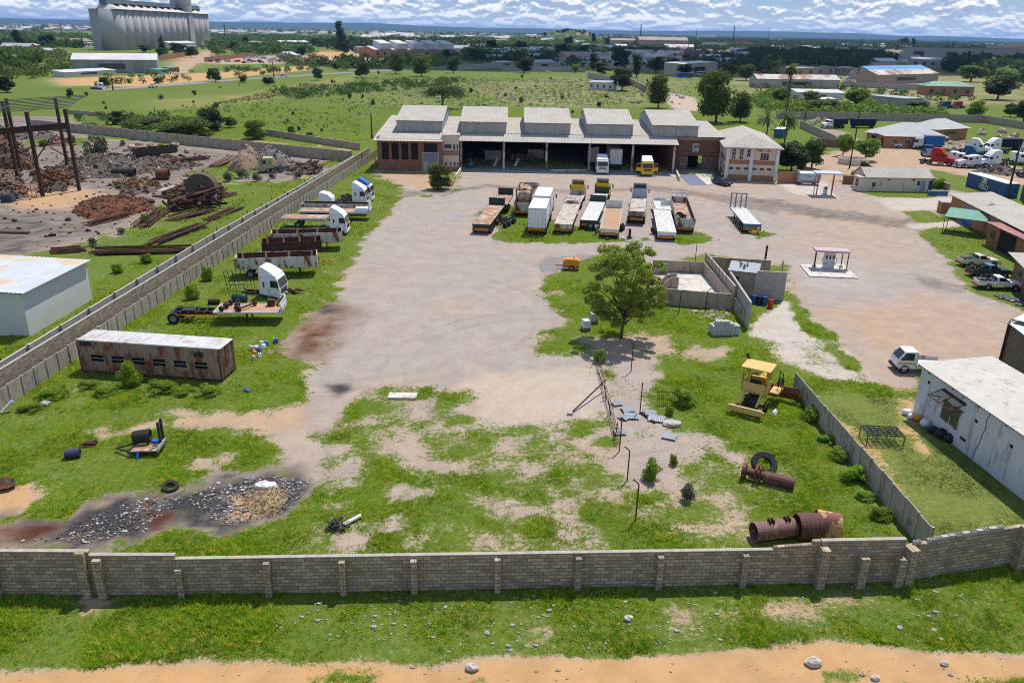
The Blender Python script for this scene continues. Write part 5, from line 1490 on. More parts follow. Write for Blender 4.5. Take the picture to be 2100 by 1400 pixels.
for i, (px, py, mt, lab) in enumerate(((1010, 328, 'white_clean', 'tall heap of white bags at the back of the first bay'), (1075, 331, 'tan', 'row of tan bulk bags at the back of the second bay'), (1098, 326, 'white_clean', 'wall of stacked white bags behind the bulk bags'))):
 o = thing('bag_pile', lab, 'bag pile', A(px, py))
 bm_ = white_paint if mt != 'tan' else wood_m
 for r in range(5 if mt != 'tan' else 2):
  for c in range(6 if mt != 'tan' else 5):
   s_ = 1. if mt == 'tan' else .55
   MB().ball(((c-2.5)*s_*1.1+(.2 if r % 2 else 0), random.uniform(-.1, .1), s_*.45+r*s_*.75), s_*.55, s_*.5, s_*.45, 8, .1).build('bag', bm_, o, smooth=True)
for i in range(14):
 p = A(1128+i*5.6, 352)
 o = MB().ball((0, 0, .16), .42, .3, .2, 8, .12).build('sack', white_paint if i else green_sheet, None, smooth=True, loc=p+Vector((0, .6, .0)))
 tag(o, 'white sack lying in the low row along the third bay mouth' if i else 'green sack lying at the end of the row in the third bay', 'sack', 'row of sacks at the third bay' if i else None)
car('dark blue sedan parked by the office pillar', A(1481, 380)+Vector((0, .6, 0)), math.radians(-62)+PI, mat('navy_car', (.035, .055, .13), (.03, .045, .11), 3, .25), 'sedan')
car('white estate car parked before the brick bungalow', A(1850, 304)+Vector((0, 1, 0)), math.radians(190), white_clean, 'suv')
blue_slab = mat('blue_grey_slab', (.16, .18, .27), (.13, .145, .22), 1.2, .8)
o = MB().slab([tuple(A(1392, 360)[:2]), tuple(A(1415, 379)[:2]), tuple(A(1449, 379)[:2]), tuple(A(1424, 357)[:2])], .0, .06).build('ramp', blue_slab, None)
tag(o, 'blue grey ramp slab leading up to the brick gateway', 'ramp')
o = MB().slab([tuple(A(1424.5, 357)[:2]), tuple(A(1449.5, 379)[:2]), tuple(A(1470, 379)[:2]), tuple(A(1446, 357)[:2])], .0, .05).build('ramp', pale_concrete, None)
tag(o, 'pale concrete ramp slab beside the blue grey one', 'ramp')
wallrun('kerb_wall', 'low cream kerb wall along the blue ramp', A(1385, 352), A(1393, 371), .8, .25, cottage_m)
wallrun('kerb_wall', 'low cream kerb wall running out from the stair block', A(947, 349), A(934, 369), .9, .2, cottage_m)
# ------------------------------------------------------------------ right-hand pickups and the small truck
pr = math.radians
def face(pb, pf):
 a, b = A(*pb), A(*pf)
 return (a+b)/2, math.atan2(b.y-a.y, b.x-a.x)
c, r = face((1968, 545), (2042, 545))
pickup('cream single cab pickup with roll bars, farthest of the parked three', c, r, mat('cream_car', (.62, .58, .47), (.57, .53, .43), 2, .35))
c, r = face((1990, 566), (2062, 566))
pickup('dark green pickup with a blue cab roof parked between two pale pickups', c, r, mat('dark_green_car', (.02, .07, .06), (.018, .055, .05), 2, .35), 'junk', cab_m=mat('blue_cab', (.08, .22, .33), (.07, .18, .28), 2, .35))
c, r = face((2008, 590), (2082, 593))
pickup('white single cab pickup loaded with black junk on the grass', c, r, white_clean, 'junk')
a, r = face((1848, 757), (1905, 762))
t = thing('small_truck', 'small white cab over truck with a yellow stripe and flat load bed', 'truck', a, r+PI+.12)
m = MB().prism([(.35, .45), (1.9, .4), (1.98, .8), (1.85, 1.25), (1.35, 1.95), (.4, 1.98), (.35, 1.9)], -.82, .82, lambda x, z: max(0, (z-1.1)*.13))
m.build('cab', white_clean, t, bevel=.06)
m = MB().add([(1.87, -.7, 1.26), (1.87, .7, 1.26), (1.42, .62, 1.88), (1.42, -.62, 1.88), (1.8, -.7, 1.22), (1.8, .7, 1.22), (1.35, .62, 1.85), (1.35, -.62, 1.85)], [(0, 1, 2, 3), (7, 6, 5, 4)])
m.build('windscreen', glass_m, t)
for s in (-1, 1):
 m = MB().add([(.6, s*.815, 1.22), (1.72, s*.815, 1.22), (1.32, s*.735, 1.82), (.6, s*.735, 1.82), (.6, s*.75, 1.22), (1.72, s*.75, 1.22), (1.32, s*.67, 1.82), (.6, s*.67, 1.82)], [(0, 1, 2, 3), (7, 6, 5, 4), (0, 4, 5, 1), (2, 6, 7, 3)])
 m.build('side_window', glass_m, t)
 MB().box(.4, 1.92, *sorted((s*.8, s*.828)), .86, .98).build('stripe', chev_y, t)
 MB().box(1.9, 1.995, s*.55-.15, s*.55+.15, .62, .8).build('headlight', lamp_clear, t)
 MB().box(1.5, 1.62, *sorted((s*.82, s*1.0)), 1.25, 1.5).build('mirror', black_m, t)
 wheel(t, 1.25, s*.72, .33, .2)
 wheel(t, -1.25, s*.72, .33, .24)
 MB().lathe((1.25, s*.74, .36), (0, 1, 0), [(.41, -.1), (.41, .1), (.33, .1), (.33, -.1), (.41, -.1)], 16).build('wheel_arch', black_m, t)
 MB().box(-2.1, .25, *sorted((s*.84, s*.88)), .75, 1.1).build('side_board', old_white, t)
MB().box(-2.1, .28, -.84, .84, .66, .748).build('load_bed', white_paint, t)
MB().box(.28, .33, -.8, .8, .75, 1.9).build('headboard', white_paint, t)
MB().box(-2.0, 1.8, -.4, .4, .42, .6).build('chassis', black_m, t)
MB().box(1.8, 2.03, -.82, .82, .35, .58).build('bumper', black_m, t)
# ------------------------------------------------------------------ rusty container with cut windows
cont_m = mat('container_flaking', (.38, .275, .20), (.28, .18, .13), 1.6, .75, rust=(.22, .075, .04), rust_amt=.4, rust_sc=1.5, streak=.35)
cont_roof = mat('container_roof', (.58, .57, .56), (.47, .46, .46), .8, .6, rust=(.42, .35, .29), rust_amt=.35, rust_sc=.7)
ca, cb = A(160, 762), A(457, 783.5)
t = thing('container', 'rusty beige shipping container with six cut window slots among the weeds', 'container', cb, math.atan2(cb.y-ca.y, cb.x-ca.x))
t.location.z = .1
CL, CW_, CHH = 12.19, 2.44, 2.75
m = MB()
def corrwall(m, x0, x1, z0, z1, y, d, pitch=.28, axis='x'):
 n_ = max(1, int((x1-x0)/pitch))
 w = (x1-x0)/n_
 pr_ = []
 for i in range(n_):
  a = x0+i*w
  pr_ += [(a, 0), (a+w*.35, 0), (a+w*.5, d), (a+w*.85, d)]
 pr_.append((x1, 0))
 vs = []
 for u, o in pr_:
  p = (u, y+o) if axis == 'x' else (y-o, u)
  vs += [(p[0], p[1], z0), (p[0], p[1], z1)]
 m.add(vs, [(2*i, 2*i+2, 2*i+3, 2*i+1) for i in range(len(pr_)-1)])
slots = [(-11.1+1.78*k, -10.05+1.78*k) for k in range(6)]
xx = [-CL+.1]+[v for s in slots for v in s]+[-.1]
corrwall(m, -CL+.1, -.1, .12, .95, 0.02, .05)
corrwall(m, -CL+.1, -.1, 1.5, CHH-.08, 0.02, .05)
for i in range(0, len(xx), 2):
 corrwall(m, xx[i], xx[i+1], .95, 1.5, .02, .05)
corrwall(m, -CL+.1, -.1, .12, CHH-.08, CW_-.05, .05)
m.box(-CL, -CL+.05, .05, CW_-.05, .1, CHH-.08)
m.build('side_wall', cont_m, t)
MB().box(-CL+.2, -.2, .16, .2, .9, 1.55).build('window_slot', dark_m, t)  # near-black strip behind the cut slots, standing in for the shade inside
m = MB()
for a, b in slots:
 m.bar((a, .09, 1.2), (b, .09, 1.2), .05)
m.build('window_bar', rim_m, t)
m = MB()
for x in (-CL, -.14):
 for y in (0, CW_-.14):
  m.box(x, x+.14, y, y+.14, 0, CHH)
for y in (0, CW_-.1):
 m.box(-CL, 0, y-.003, y+.1, 0, .12)
m.build('corner_frame', rust, t)
m = MB().box(-CL, 0, 0, CW_, CHH-.08, CHH-.01)
for k in range(9):
 x = -CL+.1+k*1.36
 m.box(x, x+1.3, .1, CW_-.1, CHH-.012, CHH+.012)
m.box(-CL, 0, -.01, .06, CHH-.06, CHH+.03)
m.build('roof', cont_roof, t)
for s in (0, 1):
 d = MB()
 corrwall(d, .16+s*1.08, 1.2+s*1.08, .14, CHH-.1, -.02, .04, .35, 'y')
 d = d.build('door', cont_m, t)
 m = MB()
 for y in (.35, .9):
  m.bar((.03, y+s*1.08, .1), (.03, y+s*1.08, CHH-.1), .045)
 m.build('locking_bar', rust, d)
MB().box(-2.2, -1.4, -.012, 0.015, 1.95, 2.35).box(-11.9, -10.9, -.012, .015, 2.25, 2.6).build('patch_plate', black_m, t)
# ------------------------------------------------------------------ the row of wrecks along the left fence
def spanx(rear, front, h):
 return span(rear, front, h)
deck_grey = mat('deck_plates', (.40, .25, .17), (.30, .22, .19), .8, .8, rust=(.45, .27, .14), rust_amt=.4, rust_sc=.6)
a, b = A(436, 640, 1.25), A(574, 640, 1.25)
d = b-a
a0, rz = Vector((a.x, a.y+1.3, 0)), math.atan2(d.y, d.x)
t = thing('flatbed_trailer', 'low flatbed trailer with rusty plated deck and white edge, its black gooseneck bare', 'trailer', a0, rz)
LL = d.length
deckbed(t, 0, LL, 1.25, deck_grey, white_paint, 2.6, .14, 'mesh', .9, white_paint)
m = MB()
for s in (-.5, .5):
 m.box(-4.2, 0, s-.09, s+.09, .75, 1.1)
for k in range(6):
 m.box(-4.1+k*.75, -3.98+k*.75, -.95, .95, .95, 1.09)
m.box(-3.2, -2.0, -.6, .6, 1.1, 1.2)
m.build('gooseneck', black_m, t)
MB().box(-4.1, 1.6, -1.02, -.98, .82, .9).build('side_stripe', chev_y, t)
for s in (-1, 1):
 wheel(t, -3.9, s*1.0, .55, .5)
 MB().lathe((-2.6, s*1.0, .4), (0, 1, 0), [(.01, -.2), (.25, -.2), (.25, .2), (.01, .2)], 12).build('brake_drum', rust, t)
 MB().bar((3., s*.9, 0), (3., s*.9, 1.0), .14).build('landing_leg', black_m, t)
M4 = Matrix.Translation(a0) @ Matrix.Rotation(rz, 4, 'Z')
for i, (x, y, L_, an, lab) in enumerate(((.9, -.1, 2., 1.4, 'greasy axle lying across the tail end of the rusty plated deck'), (1.9, .1, 2.0, 1.8, 'second greasy axle with diff lying on the rusty plated deck'), (2.9, -.2, 2.1, 1.05, 'slanted axle with two end drums on the middle of the plated deck'))):
 o = thing('axle', lab, 'axle', M4 @ Vector((x, y, 1.27)), rz+an, 'axles loaded on the low flatbed')
 MB().tube((-L_/2, 0, .25), (L_/2, 0, .25), .09, 8).build('beam', dark_rust, o)
 if i < 2:
  MB().ball((0, 0, .3), .34, .3, .3, 10, .1).build('differential', dark_rust, o)
 for s in (-1, 1):
  MB().lathe((s*L_/2, 0, .27), (1, 0, 0), [(.05, -.14), (.24, -.14), (.27, .02), (.18, .14), (.01, .16)], 12).build('drum', dark_rust if i else black_m, o)
o = thing('steel_box', 'small rusty steel box and ramp on the far side of the plated deck', 'box', M4 @ Vector((5.0, .7, 1.27)), .2)
MB().box(-.35, .35, -.3, .3, 0, .6).build('body', dark_rust, o)
MB().bar((.45, 0, 0), (1.2, .1, .9), .5, .08).build('ramp_plate', dark_rust, o)
def wreck(label, base, rz, L=5.2, mt=white_clean, rear=True, roof_m=None):
 p = A(*base)
 return tractor(label, p, rz, mt, L, roof_m, name='truck_tractor', rear=rear, group='white cab tractors in the weeds')
wreck('white high roofed truck cab sunk behind the low plated flatbed', (500, 602), math.radians(-6), 4.6, rear=False).location.z = -.5
t = wreck('white high roofed truck cab beside the brown topped flatbed, nose by a broken bumper', (648, 478), math.radians(0), 4.6)
t = wreck('white high roofed truck cab parked before a blue one', (690, 420), math.radians(-2), 5.2)
tractor('blue high roofed truck cab behind the white one', A(700, 411), math.radians(-2), white_clean, 5.4, mat('cab_blue', (.03, .12, .40), (.025, .1, .33), 2, .3), name='truck_tractor', group='white cab tractors in the weeds')
t = thing('truck_cab', 'white cab roof shell with dark underside propped on a stripped chassis', 'truck cab', A(655, 428), 0)
tractor_chassis(t, 0, 4)
m = MB().prism([(.2, 1.3), (2.4, 1.3), (2.3, 1.9), (1.6, 2.5), (.6, 2.75), (.2, 2.6)], -1.2, 1.2, lambda x, z: max(0, (z-1.6)*.2))
m.build('cab', white_clean, t, bevel=.06)
MB().box(.3, 2.2, -1.1, 1.1, .85, 1.29).build('floor', black_m, t)
axle(t, 1.8, 1., .5, False)
def dropside(label, p0, p1, h=1.3, sides=1.1, tail_m=None, side_m=None, W=2.5, axles=2, name='dropside_trailer'):
 a, b = A(*p0), A(*p1)
 d = b-a
 t = thing(name, label, 'trailer', a, math.atan2(d.y, d.x), 'rusty dropside trailers along the fence')
 m = thing  # noqa
 L = d.length
 deckbed(t, 0, L, h, rust_deck, side_m or old_white, W, .18, None, sides=sides, side_in=dark_rust, tail_m=tail_m or old_white)
 for i in range(axles):
  axle(t, 1.5+1.35*i, .9, .48)
 for s in (-1, 1):
  MB().bar((L-2, s*.8, 0), (L-2, s*.8, h-.3), .12).build('landing_leg', black_m, t)
 m = MB()
 for k in range(4):
  x = .6+(L-1.2)*k/3
  m.box(x-.14, x+.14, W/2-.12, W/2-.03, h+.4, h+sides+.12, .05)
 m.build('stake_bracket', mat('flaked_pink_'+str(len(bpy.data.materials)), (.55, .36, .27), (.4, .24, .17), 2, .8), t)
 return t
dropside('rusty white sided dropside trailer nearest the white cab and plated flatbed', (488, 566), (652, 560))
dropside('dark rusted dropside trailer just behind the white sided one', (541, 533), (660, 527), side_m=dark_rust, tail_m=dark_rust)
dropside('dropside trailer with blotched rust and white tail end, third from the plated flatbed', (560, 513), (703, 508), tail_m=old_white, side_m=old_white)
p = A(556, 522)
loose_tyre('big tyre leaning on a dark steel plate behind the dropside trailers', (p.x, p.y, 1.75), (.15, -1, .15), .6, .35)
t = thing('flatbed_trailer', 'brown topped flatbed trailer on thin legs behind the second white cab', 'trailer', A(584, 464), 0., 'flatbeds in the weeds by the fence')
deckbed(t, 0, 6.3, 1.5, rust_deck, white_paint, 2.4, .2)
for x, y in ((.2, -1.1), (6., -1.1), (.2, 1.1), (6., 1.1)):
 MB().bar((x, y, 0), (x, y, 1.3), .1).build('leg', white_paint, t)
axle(t, 2.2, .9, .48)
t = thing('flatbed_trailer', 'long flatbed trailer with white front rail, tool box and brown deck', 'trailer', A(618, 447), 0.01, 'flatbeds in the weeds by the fence')
deckbed(t, 0, 10.4, 1.3, rust_deck, white_paint, 2.4, .18, 'mesh', 1.3, white_paint)
MB().box(8.2, 10.2, -1.1, .4, 1.32, 1.85, .12).build('tool_box', white_clean, t, bevel=.04)
axle(t, 1.6, .9, .48)
axle(t, 3., .9, .48)
t = thing('flatbed_trailer', 'old flatbed trailer with rusty yellowed rails beneath the roof shell', 'trailer', A(622, 437), 0.01, 'flatbeds in the weeds by the fence')
deckbed(t, 0, 10.2, 1.35, dark_rust, old_white, 2.4, .3, None, sides=.3)
axle(t, 1.8, .9, .48)
o = thing('lattice_frame', 'thin black lattice frame standing in the weeds beside the white cab', 'frame', A(468, 597), .1)
m = MB()
for x in (0, .9, 1.8, 2.6):
 m.bar((x, 0, 0), (x-.3, 0, 2.4), .05).bar((x, 1.2, 0), (x-.2, 1.2, 2.1), .05)
for z in (.7, 1.5, 2.2):
 m.bar((-.2, 0, z), (2.4, 0, z), .04).bar((-.2, 0, z), (-.1, 1.2, z), .04)
m.bar((0, 0, .1), (1.6, 0, 2.2), .04).bar((1.8, 0, .1), (.6, 0, 2.2), .04)
m.build('frame', black_m, o)
o = thing('water_tank', 'dark green plastic tank lying behind the low plated flatbed', 'tank', A(492, 622))
MB().lathe((-.7, 0, .55), (1, 0, 0), [(.01, 0), (.45, .02), (.52, .15), (.52, 1.3), (.45, 1.42), (.01, 1.45)], 16).build('body', mat('dark_green_tank', (.015, .06, .055), (.012, .045, .045), 2, .4), o, smooth=True)
for i, (px, py, lab) in enumerate(((598, 602, 'heap of greasy axle and engine parts before the white cab'), (672, 540, 'bent orange tow bar lying beside the white sided dropside'), (712, 462, 'broken black bumper bar before the second white cab'), (438, 624, 'rusty pipe stub behind the gooseneck'))):
 o = MB()
 for k in range((22, 5, 6, 1)[i]):
  p = Vector((random.uniform(-.9, .9), random.uniform(-.4, .4), random.uniform(.08, .5)))
  if i == 3:
   o.tube((-.5, 0, .3), (.6, .1, .3), .28, 12)
  else:
   o.bar(p, p+Vector((random.uniform(-.9, .9), random.uniform(-.5, .5), random.uniform(-.1, .2))), random.uniform(.06, .2))
 tag(o.build(('scrap_heap', 'tow_bar', 'bumper_bar', 'pipe')[i], (dark_rust, orange_paint, black_m, dark_rust)[i], None, loc=A(px, py)), lab, ('scrap', 'tow bar', 'bumper', 'pipe')[i])
# ------------------------------------------------------------------ bits on the left foreground
o = thing('tow_trailer', 'small blue framed tow trailer with two upright posts and a fat tyre aboard', 'trailer', A(306, 925), .08)
m = MB()
for y in (-.75, .75):
 m.bar((-1., y, .35), (.9, y, .35), .09)
for x in (-1., -.2, .9):
 m.bar((x, -.75, .35), (x, .75, .35), .09)
m.bar((-1., -.6, .33), (-2.1, 0, .3), .09).bar((-1., .6, .33), (-2.1, 0, .3), .09)
m.build('frame', black_m, o)
MB().box(-.9, .85, -.7, .2, .38, .42).build('deck', rust_deck, o)
MB().box(.82, .9, -.8, .8, .3, .62).build('end_board', concrete, o)
for y in (.1, .65):
 MB().box(.72, .86, y-.09, y+.09, .3, 2.1).build('upright_post', black_m, o)
MB().box(.1, .8, .35, .8, .4, .56).build('blue_box', bright_blue, o)
MB().bar((-.4, -1.0, .0), (-.4, -.75, .4), .16).build('stand', bright_blue, o)
p = Vector(o.location)
loose_tyre('fat tyre lying on the small blue framed tow trailer', p+Vector((-.55, .45, .88)), (1, .18, .1), .45, 1.1, None)
o = thing('drum', 'dented blue steel drum lying open ended in the grass', 'drum', A(150, 938), .35)
MB().lathe((-.45, 0, .32), (1, 0, 0), [(.30, 0), (.31, .02), (.30, .3), (.315, .32), (.30, .34), (.30, .6), (.315, .62), (.30, .64), (.31, .92), (.26, .92), (.26, .1), (.01, .1)], 18).build('body', mat('navy_drum', (.03, .05, .14), (.04, .04, .07), 1.5, .5, rust=(.08, .04, .03), rust_amt=.45), o)
o = MB().box(-.5, .4, -.25, .25, .05, .12).box(-.3, .5, -.1, .3, .12, .3).bar((-.6, 0, .05), (.5, .2, .35), .12).build('scrap_board', dark_rust, None, loc=A(182, 915))
tag(o, 'broken dark board lying between the blue drum and the tow trailer', 'board')
p = A(350, 1002)
loose_tyre('worn tyre lying flat at the top edge of the burnt rubbish', (p.x, p.y, .16), (.1, -.25, 1), .5, .26)
jc = [(523, 728, 'yellow'), (530, 722, 'blue'), (533, 733, 'white'), (541, 714, 'white'), (546, 708, 'blue'), (538, 708, 'white'), (517, 718, 'pale'), (566, 703, 'blue'), (527, 717, 'white'), (521, 738, 'pale')]
jm = {'yellow': chev_y, 'blue': bright_blue, 'white': white_clean, 'pale': mat('pale_plastic', (.6, .55, .42), (.55, .5, .38), 2, .4)}
lab = {'yellow': 'yellow plastic can in the cluster beyond the rusty container', 'blue': 'blue plastic can lying in the grass beyond the rusty container', 'white': 'white plastic can lying in the grass beyond the rusty container', 'pale': 'pale tan plastic can at the rim of the cans beyond the container'}
for i, (px, py, c) in enumerate(jc):
 o = thing('plastic_can', lab[c], 'can', A(px, py), random.uniform(0, 6), 'plastic cans in the grass')
 MB().box(-.24, .24, -.16, .16, .05, .42, .04).build('body', jm[c], o, bevel=.05)
 MB().tube((.15, 0, .42), (.15, 0, .5), .05, 8).build('cap', bright_blue if c == 'white' else white_clean, o)
for px, py, mt, lab, s in ((507, 803, 'b', 'dark blue rag lying below the container corner', .3), (92, 832, 'c', 'grey stone lump among tall weeds near the slat fence', .45), (8, 1000, 'd', 'dark rusty lump at the left edge of the weeds', .7), (10, 848, 'e', 'short white pipe leaning by the slat fence', .2)):
 mm = {'b': blue_paint, 'c': concrete, 'd': dark_rust, 'e': white_paint}[mt]
 if mt == 'e':
  o = MB().tube((-.2, 0, .1), (.4, .5, .8), .12, 10).build('pipe', mm, None, loc=A(px, py))
 else:
  o = MB().ball((0, 0, s*.4), s, s*.8, s*.5, 9, .18).build({'b': 'rag', 'c': 'stone', 'd': 'scrap_lump'}[mt], mm, None, loc=A(px, py))
 tag(o, lab, o.name.split('_')[0])
# ------------------------------------------------------------------ people
skin = mat('skin_dark', (.10, .055, .035), (.085, .045, .03), 3, .6)
hair = mat('hair_black', (.01, .009, .008), (.015, .012, .01), 3, .8)
cl = lambda nm, c: mat(nm, c, None, 4, .85)
def person(label, loc, rz, top, legs, pose='stand', group=None):
 t = thing('person', label, 'person', loc, rz, group)
 V = {'pel': (0, 0, .93), 'sp': (0, 0, 1.15), 'ch': (0, 0, 1.36), 'nk': (0.01, 0, 1.5), 'hd': (.03, 0, 1.63), 'cr': (.02, 0, 1.74)}
 E = [('pel', 'sp'), ('sp', 'ch'), ('ch', 'nk'), ('nk', 'hd'), ('hd', 'cr')]
 Rr = {'pel': .15, 'sp': .135, 'ch': .16, 'nk': .06, 'hd': .10, 'cr': .07}
 st = .16 if pose == 'walk' else .03
 for s, n_ in ((-1, 'r'), (1, 'l')):
  V.update({n_+'h': (0, s*.09, .88), n_+'k': (s*st*.6+.03, s*.10, .48), n_+'a': (s*st-.03, s*.10, .09), n_+'t': (s*st+.14, s*.11, .04)})
  Rr.update({n_+'h': .10, n_+'k': .065, n_+'a': .042, n_+'t': .038})
  E += [('pel', n_+'h'), (n_+'h', n_+'k'), (n_+'k', n_+'a'), (n_+'a', n_+'t')]
  bend = .28 if pose == 'reach' else .07-s*st*.5
  V.update({n_+'s': (0, s*.19, 1.4), n_+'e': (bend*.4, s*.25, 1.13), n_+'w': (bend+.05, s*.25, .9+(.25 if pose == 'reach' else 0)), n_+'f': (bend+.09, s*.245, .8+(.25 if pose == 'reach' else 0))})
  Rr.update({n_+'s': .065, n_+'e': .045, n_+'w': .033, n_+'f': .03})
  E += [('ch', n_+'s'), (n_+'s', n_+'e'), (n_+'e', n_+'w'), (n_+'w', n_+'f')]
 ks = list(V)
 me = bpy.data.meshes.new('body')
 me.from_pydata([V[k] for k in ks], [(ks.index(a), ks.index(b)) for a, b in E], [])
 for m_ in (skin, top, legs):
  me.materials.append(m_)
 o = bpy.data.objects.new('body', me)
 COL.objects.link(o)
 o.parent = t
 sk = o.modifiers.new('skin', 'SKIN')
 for i, k in enumerate(ks):
  r_ = Rr[k]
  me.skin_vertices[0].data[i].radius = (r_, r_)
 me.skin_vertices[0].data[0].use_root = True
 o.modifiers.new('sub', 'SUBSURF').levels = 1
 bpy.context.view_layer.update()
 ev = o.evaluated_get(bpy.context.evaluated_depsgraph_get())
 m2 = bpy.data.meshes.new_from_object(ev)
 o.modifiers.clear()
 o.data = m2
 if len(m2.materials) < 3:
  m2.materials.clear()
  for m_ in (skin, top, legs):
   m2.materials.append(m_)
 for p in m2.polygons:
  z, y = p.center.z, abs(p.center.y)
  p.material_index = 0 if (z > 1.46 or (y > .21 and z < 1.15)) else (1 if z > .92 or y > .2 else 2)
  p.use_smooth = True
 MB().ball((.0, 0, 1.70), .105, .1, .09, 10).build('hair', hair, t, smooth=True)
 m = MB()
 for s in (-1, 1):
  m.box(s*st-.1, s*st+.16, s*.105-.045, s*.105+.045, 0, .07)
 m.build('shoes', black_m, t)
 return t
p = A(1222, 481)
person('person in a white top and dark trousers standing between the green and orange trailers', p, 1.2, cl('white_shirt', (.75, .75, .74)), cl('navy_trousers', (.02, .022, .04)))
person('person in a teal blue top leaning in beside the green trailer', p+Vector((.5, 1.6, 0)), .8, cl('teal_shirt', (.03, .2, .28)), cl('dark_trousers', (.02, .02, .022)), 'reach')
p = A(1474, 368)
person('person in dark clothes standing in the office wall shade', p+Vector((-.6, .6, 0)), -.4, cl('dark_top', (.02, .02, .03)), cl('black_trousers', (.015, .015, .018)))
person('person in a white patterned top standing by the office pillar', p+Vector((.5, .1, 0)), 2.4, cl('pale_top', (.6, .6, .62)), cl('navy_skirt', (.02, .025, .06)))
person('person in blue overalls standing at the office wall between two others', p+Vector((0, 1.0, 0)), -1.4, cl('blue_overall', (.04, .07, .2)), cl('blue_overall_legs', (.035, .06, .17)))
# ------------------------------------------------------------------ fuel points and tank
def canopy(name, label, base, w, d, h, roofm, postm, posts, loc_rz=0.):
 o = thing(name, label, 'fuel canopy', A(*base), loc_rz)
 MB().box(-w/2, w/2, -d/2, d/2, h, h+.22).build('roof', roofm, o)
 for x, y in posts:
  MB().bar((x, y, 0), (x, y, h), .1).build('post', postm, o)
 return o
o = canopy('fuel_canopy', 'pale blue topped fuel canopy on thin red and white posts', (1690, 400), 4.6, 3.2, 3.9, mat('pale_blue_roof', (.48, .54, .66), (.42, .48, .6), 1, .5), red_paint, [(-1.6, -.9), (-1.2, .9), (.9, -.9), (1.5, .9), (-1.9, 0), (1.3, 0)], -.1)
o = thing('fuel_pump', 'white fuel pump under the pale blue canopy', 'fuel pump', A(1691, 399))
MB().box(-.3, .3, -.25, .25, .1, 1.5).build('body', white_paint, o)
MB().box(-.22, .22, -.262, -.253, .95, 1.3).build('display', black_m, o)
MB().box(-.5, .5, -.5, .5, 0, .099).build('plinth', concrete, o)
o = canopy('fuel_canopy', 'mauve topped canopy on four dark posts over a fuel pump in the open yard', (1699, 552), 4.1, 1.7, 2.3, mat('mauve_roof', (.50, .38, .40), (.44, .33, .35), 1, .6), dark_rust, [(-1.9, -.7), (-1.6, .7), (1.9, -.7), (1.6, .7)], -.12)
for x, y in ((-1.9, -.7), (1.9, -.7), (-1.6, .7), (1.6, .7)):
 MB().box(x-.22, x+.22, y-.2, y+.2, .13, .35).build('footing', stone_m, o)
o = thing('fuel_pump', 'white fuel pump with black meters under the mauve topped canopy', 'fuel pump', A(1698, 551)+Vector((0, .1, .12)), -.12)
MB().box(-.65, .65, -.3, .3, 0, 1.9).build('body', white_paint, o, bevel=.03)
for x in (-.4, 0, .4):
 MB().box(x-.09, x+.09, -.315, -.303, 1.15, 1.65).build('meter', black_m, o)
m = MB()
for s in (-1, 1):
 pts = [(s*.66, -.1, 1.5), (s*.85, -.2, 1.0), (s*.7, -.35, .5), (s*.2, -.36, .8)]
 for q0, q1 in zip(pts, pts[1:]):
  m.tube(q0, q1, .03, 6)
m.build('hose', black_m, o)
o = MB().slab([tuple(A(1640, 544)[:2]), tuple(A(1660, 568)[:2]), tuple(A(1760, 572)[:2]), tuple(A(1728, 543)[:2])], 0, .13).build('pump_island', pale_concrete, None)
tag(o, 'pale concrete island under the mauve topped pump canopy', 'island')
o = thing('storage_tank', 'silver cylindrical fuel tank lying beside the brick wall', 'tank', A(1656, 378), -.02)
MB().lathe((-2.0, 0, 1.4), (1, 0, 0), [(.01, -.25), (.7, -.18), (1.12, 0), (1.15, .1), (1.15, 3.9), (1.12, 4.), (.7, 4.2), (.01, 4.25)], 22).build('shell', galv, o, smooth=True)
for x in (-1.3, 1.2):
 MB().box(x-.15, x+.15, -.8, .8, 0, .6).build('saddle', concrete, o)
o = thing('drum', 'small blue drum standing before the red brick wall', 'drum', A(1624, 375))
MB().lathe((0, 0, 0), (0, 0, 1), [(.01, 0), (.3, 0), (.31, .3), (.3, .6), (.3, .92), (.01, .92)], 14).build('body', bright_blue, o)
# ------------------------------------------------------------------ walled slab and block shed in the middle
o = thing('walled_slab', 'roofless low walled yard of tan plaster with a white floor and curved stub walls', 'enclosure', A(1340, 622))
q = [A(1330, 621), A(1499, 636), A(1441, 566), A(1335, 562)]
o.location = q[0]
ll = [(v-q[0]) for v in q]
def seg(m, a, b, h, t=.2, z=0):
 d = (b-a).normalized()
 r = Vector((-d.y, d.x, 0))*t/2
 return m.slab([tuple((a-r)[:2]), tuple((b-r)[:2]), tuple((b+r)[:2]), tuple((a+r)[:2])], z, h)
for i in range(4):
 a, b = ll[i], ll[(i+1) % 4]
 d = (b-a).normalized()
 m = seg(MB(), a+d*.1, b-d*(.1 if i % 2 else -.1), 1.75)
 m.build('wall', tan_plaster, o)
MB().slab([tuple(v[:2]) for v in ll], 0, .35).build('floor', pale_concrete, o)
for k, (px, py) in enumerate(((1352, 562), (1368, 583), (1372, 591))):
 p = A(px, py, .35)-q[0]
 pr_ = [(0, 0)]+[(1.9-1.75*math.sin(i*PI/12), .25+1.1*(1-math.cos(i*PI/12))) for i in range(7)]+[(0, 1.35)]
 m = MB().prism([(2.2, 0), (2.2, 1.3), (2.0, 1.3)]+[(2.0-1.5*math.sin(i*PI/12), 1.3-1.05*(1-math.cos(i*PI/12))*1.0+0) for i in range(1, 7)]+[(0, .2), (0, 0)], -.08, .08)
 m.build('curved_wall', tan_plaster, o, loc=(p.x-1.2, p.y, .352))
p0, p1 = A(1441, 566), A(1530, 668)
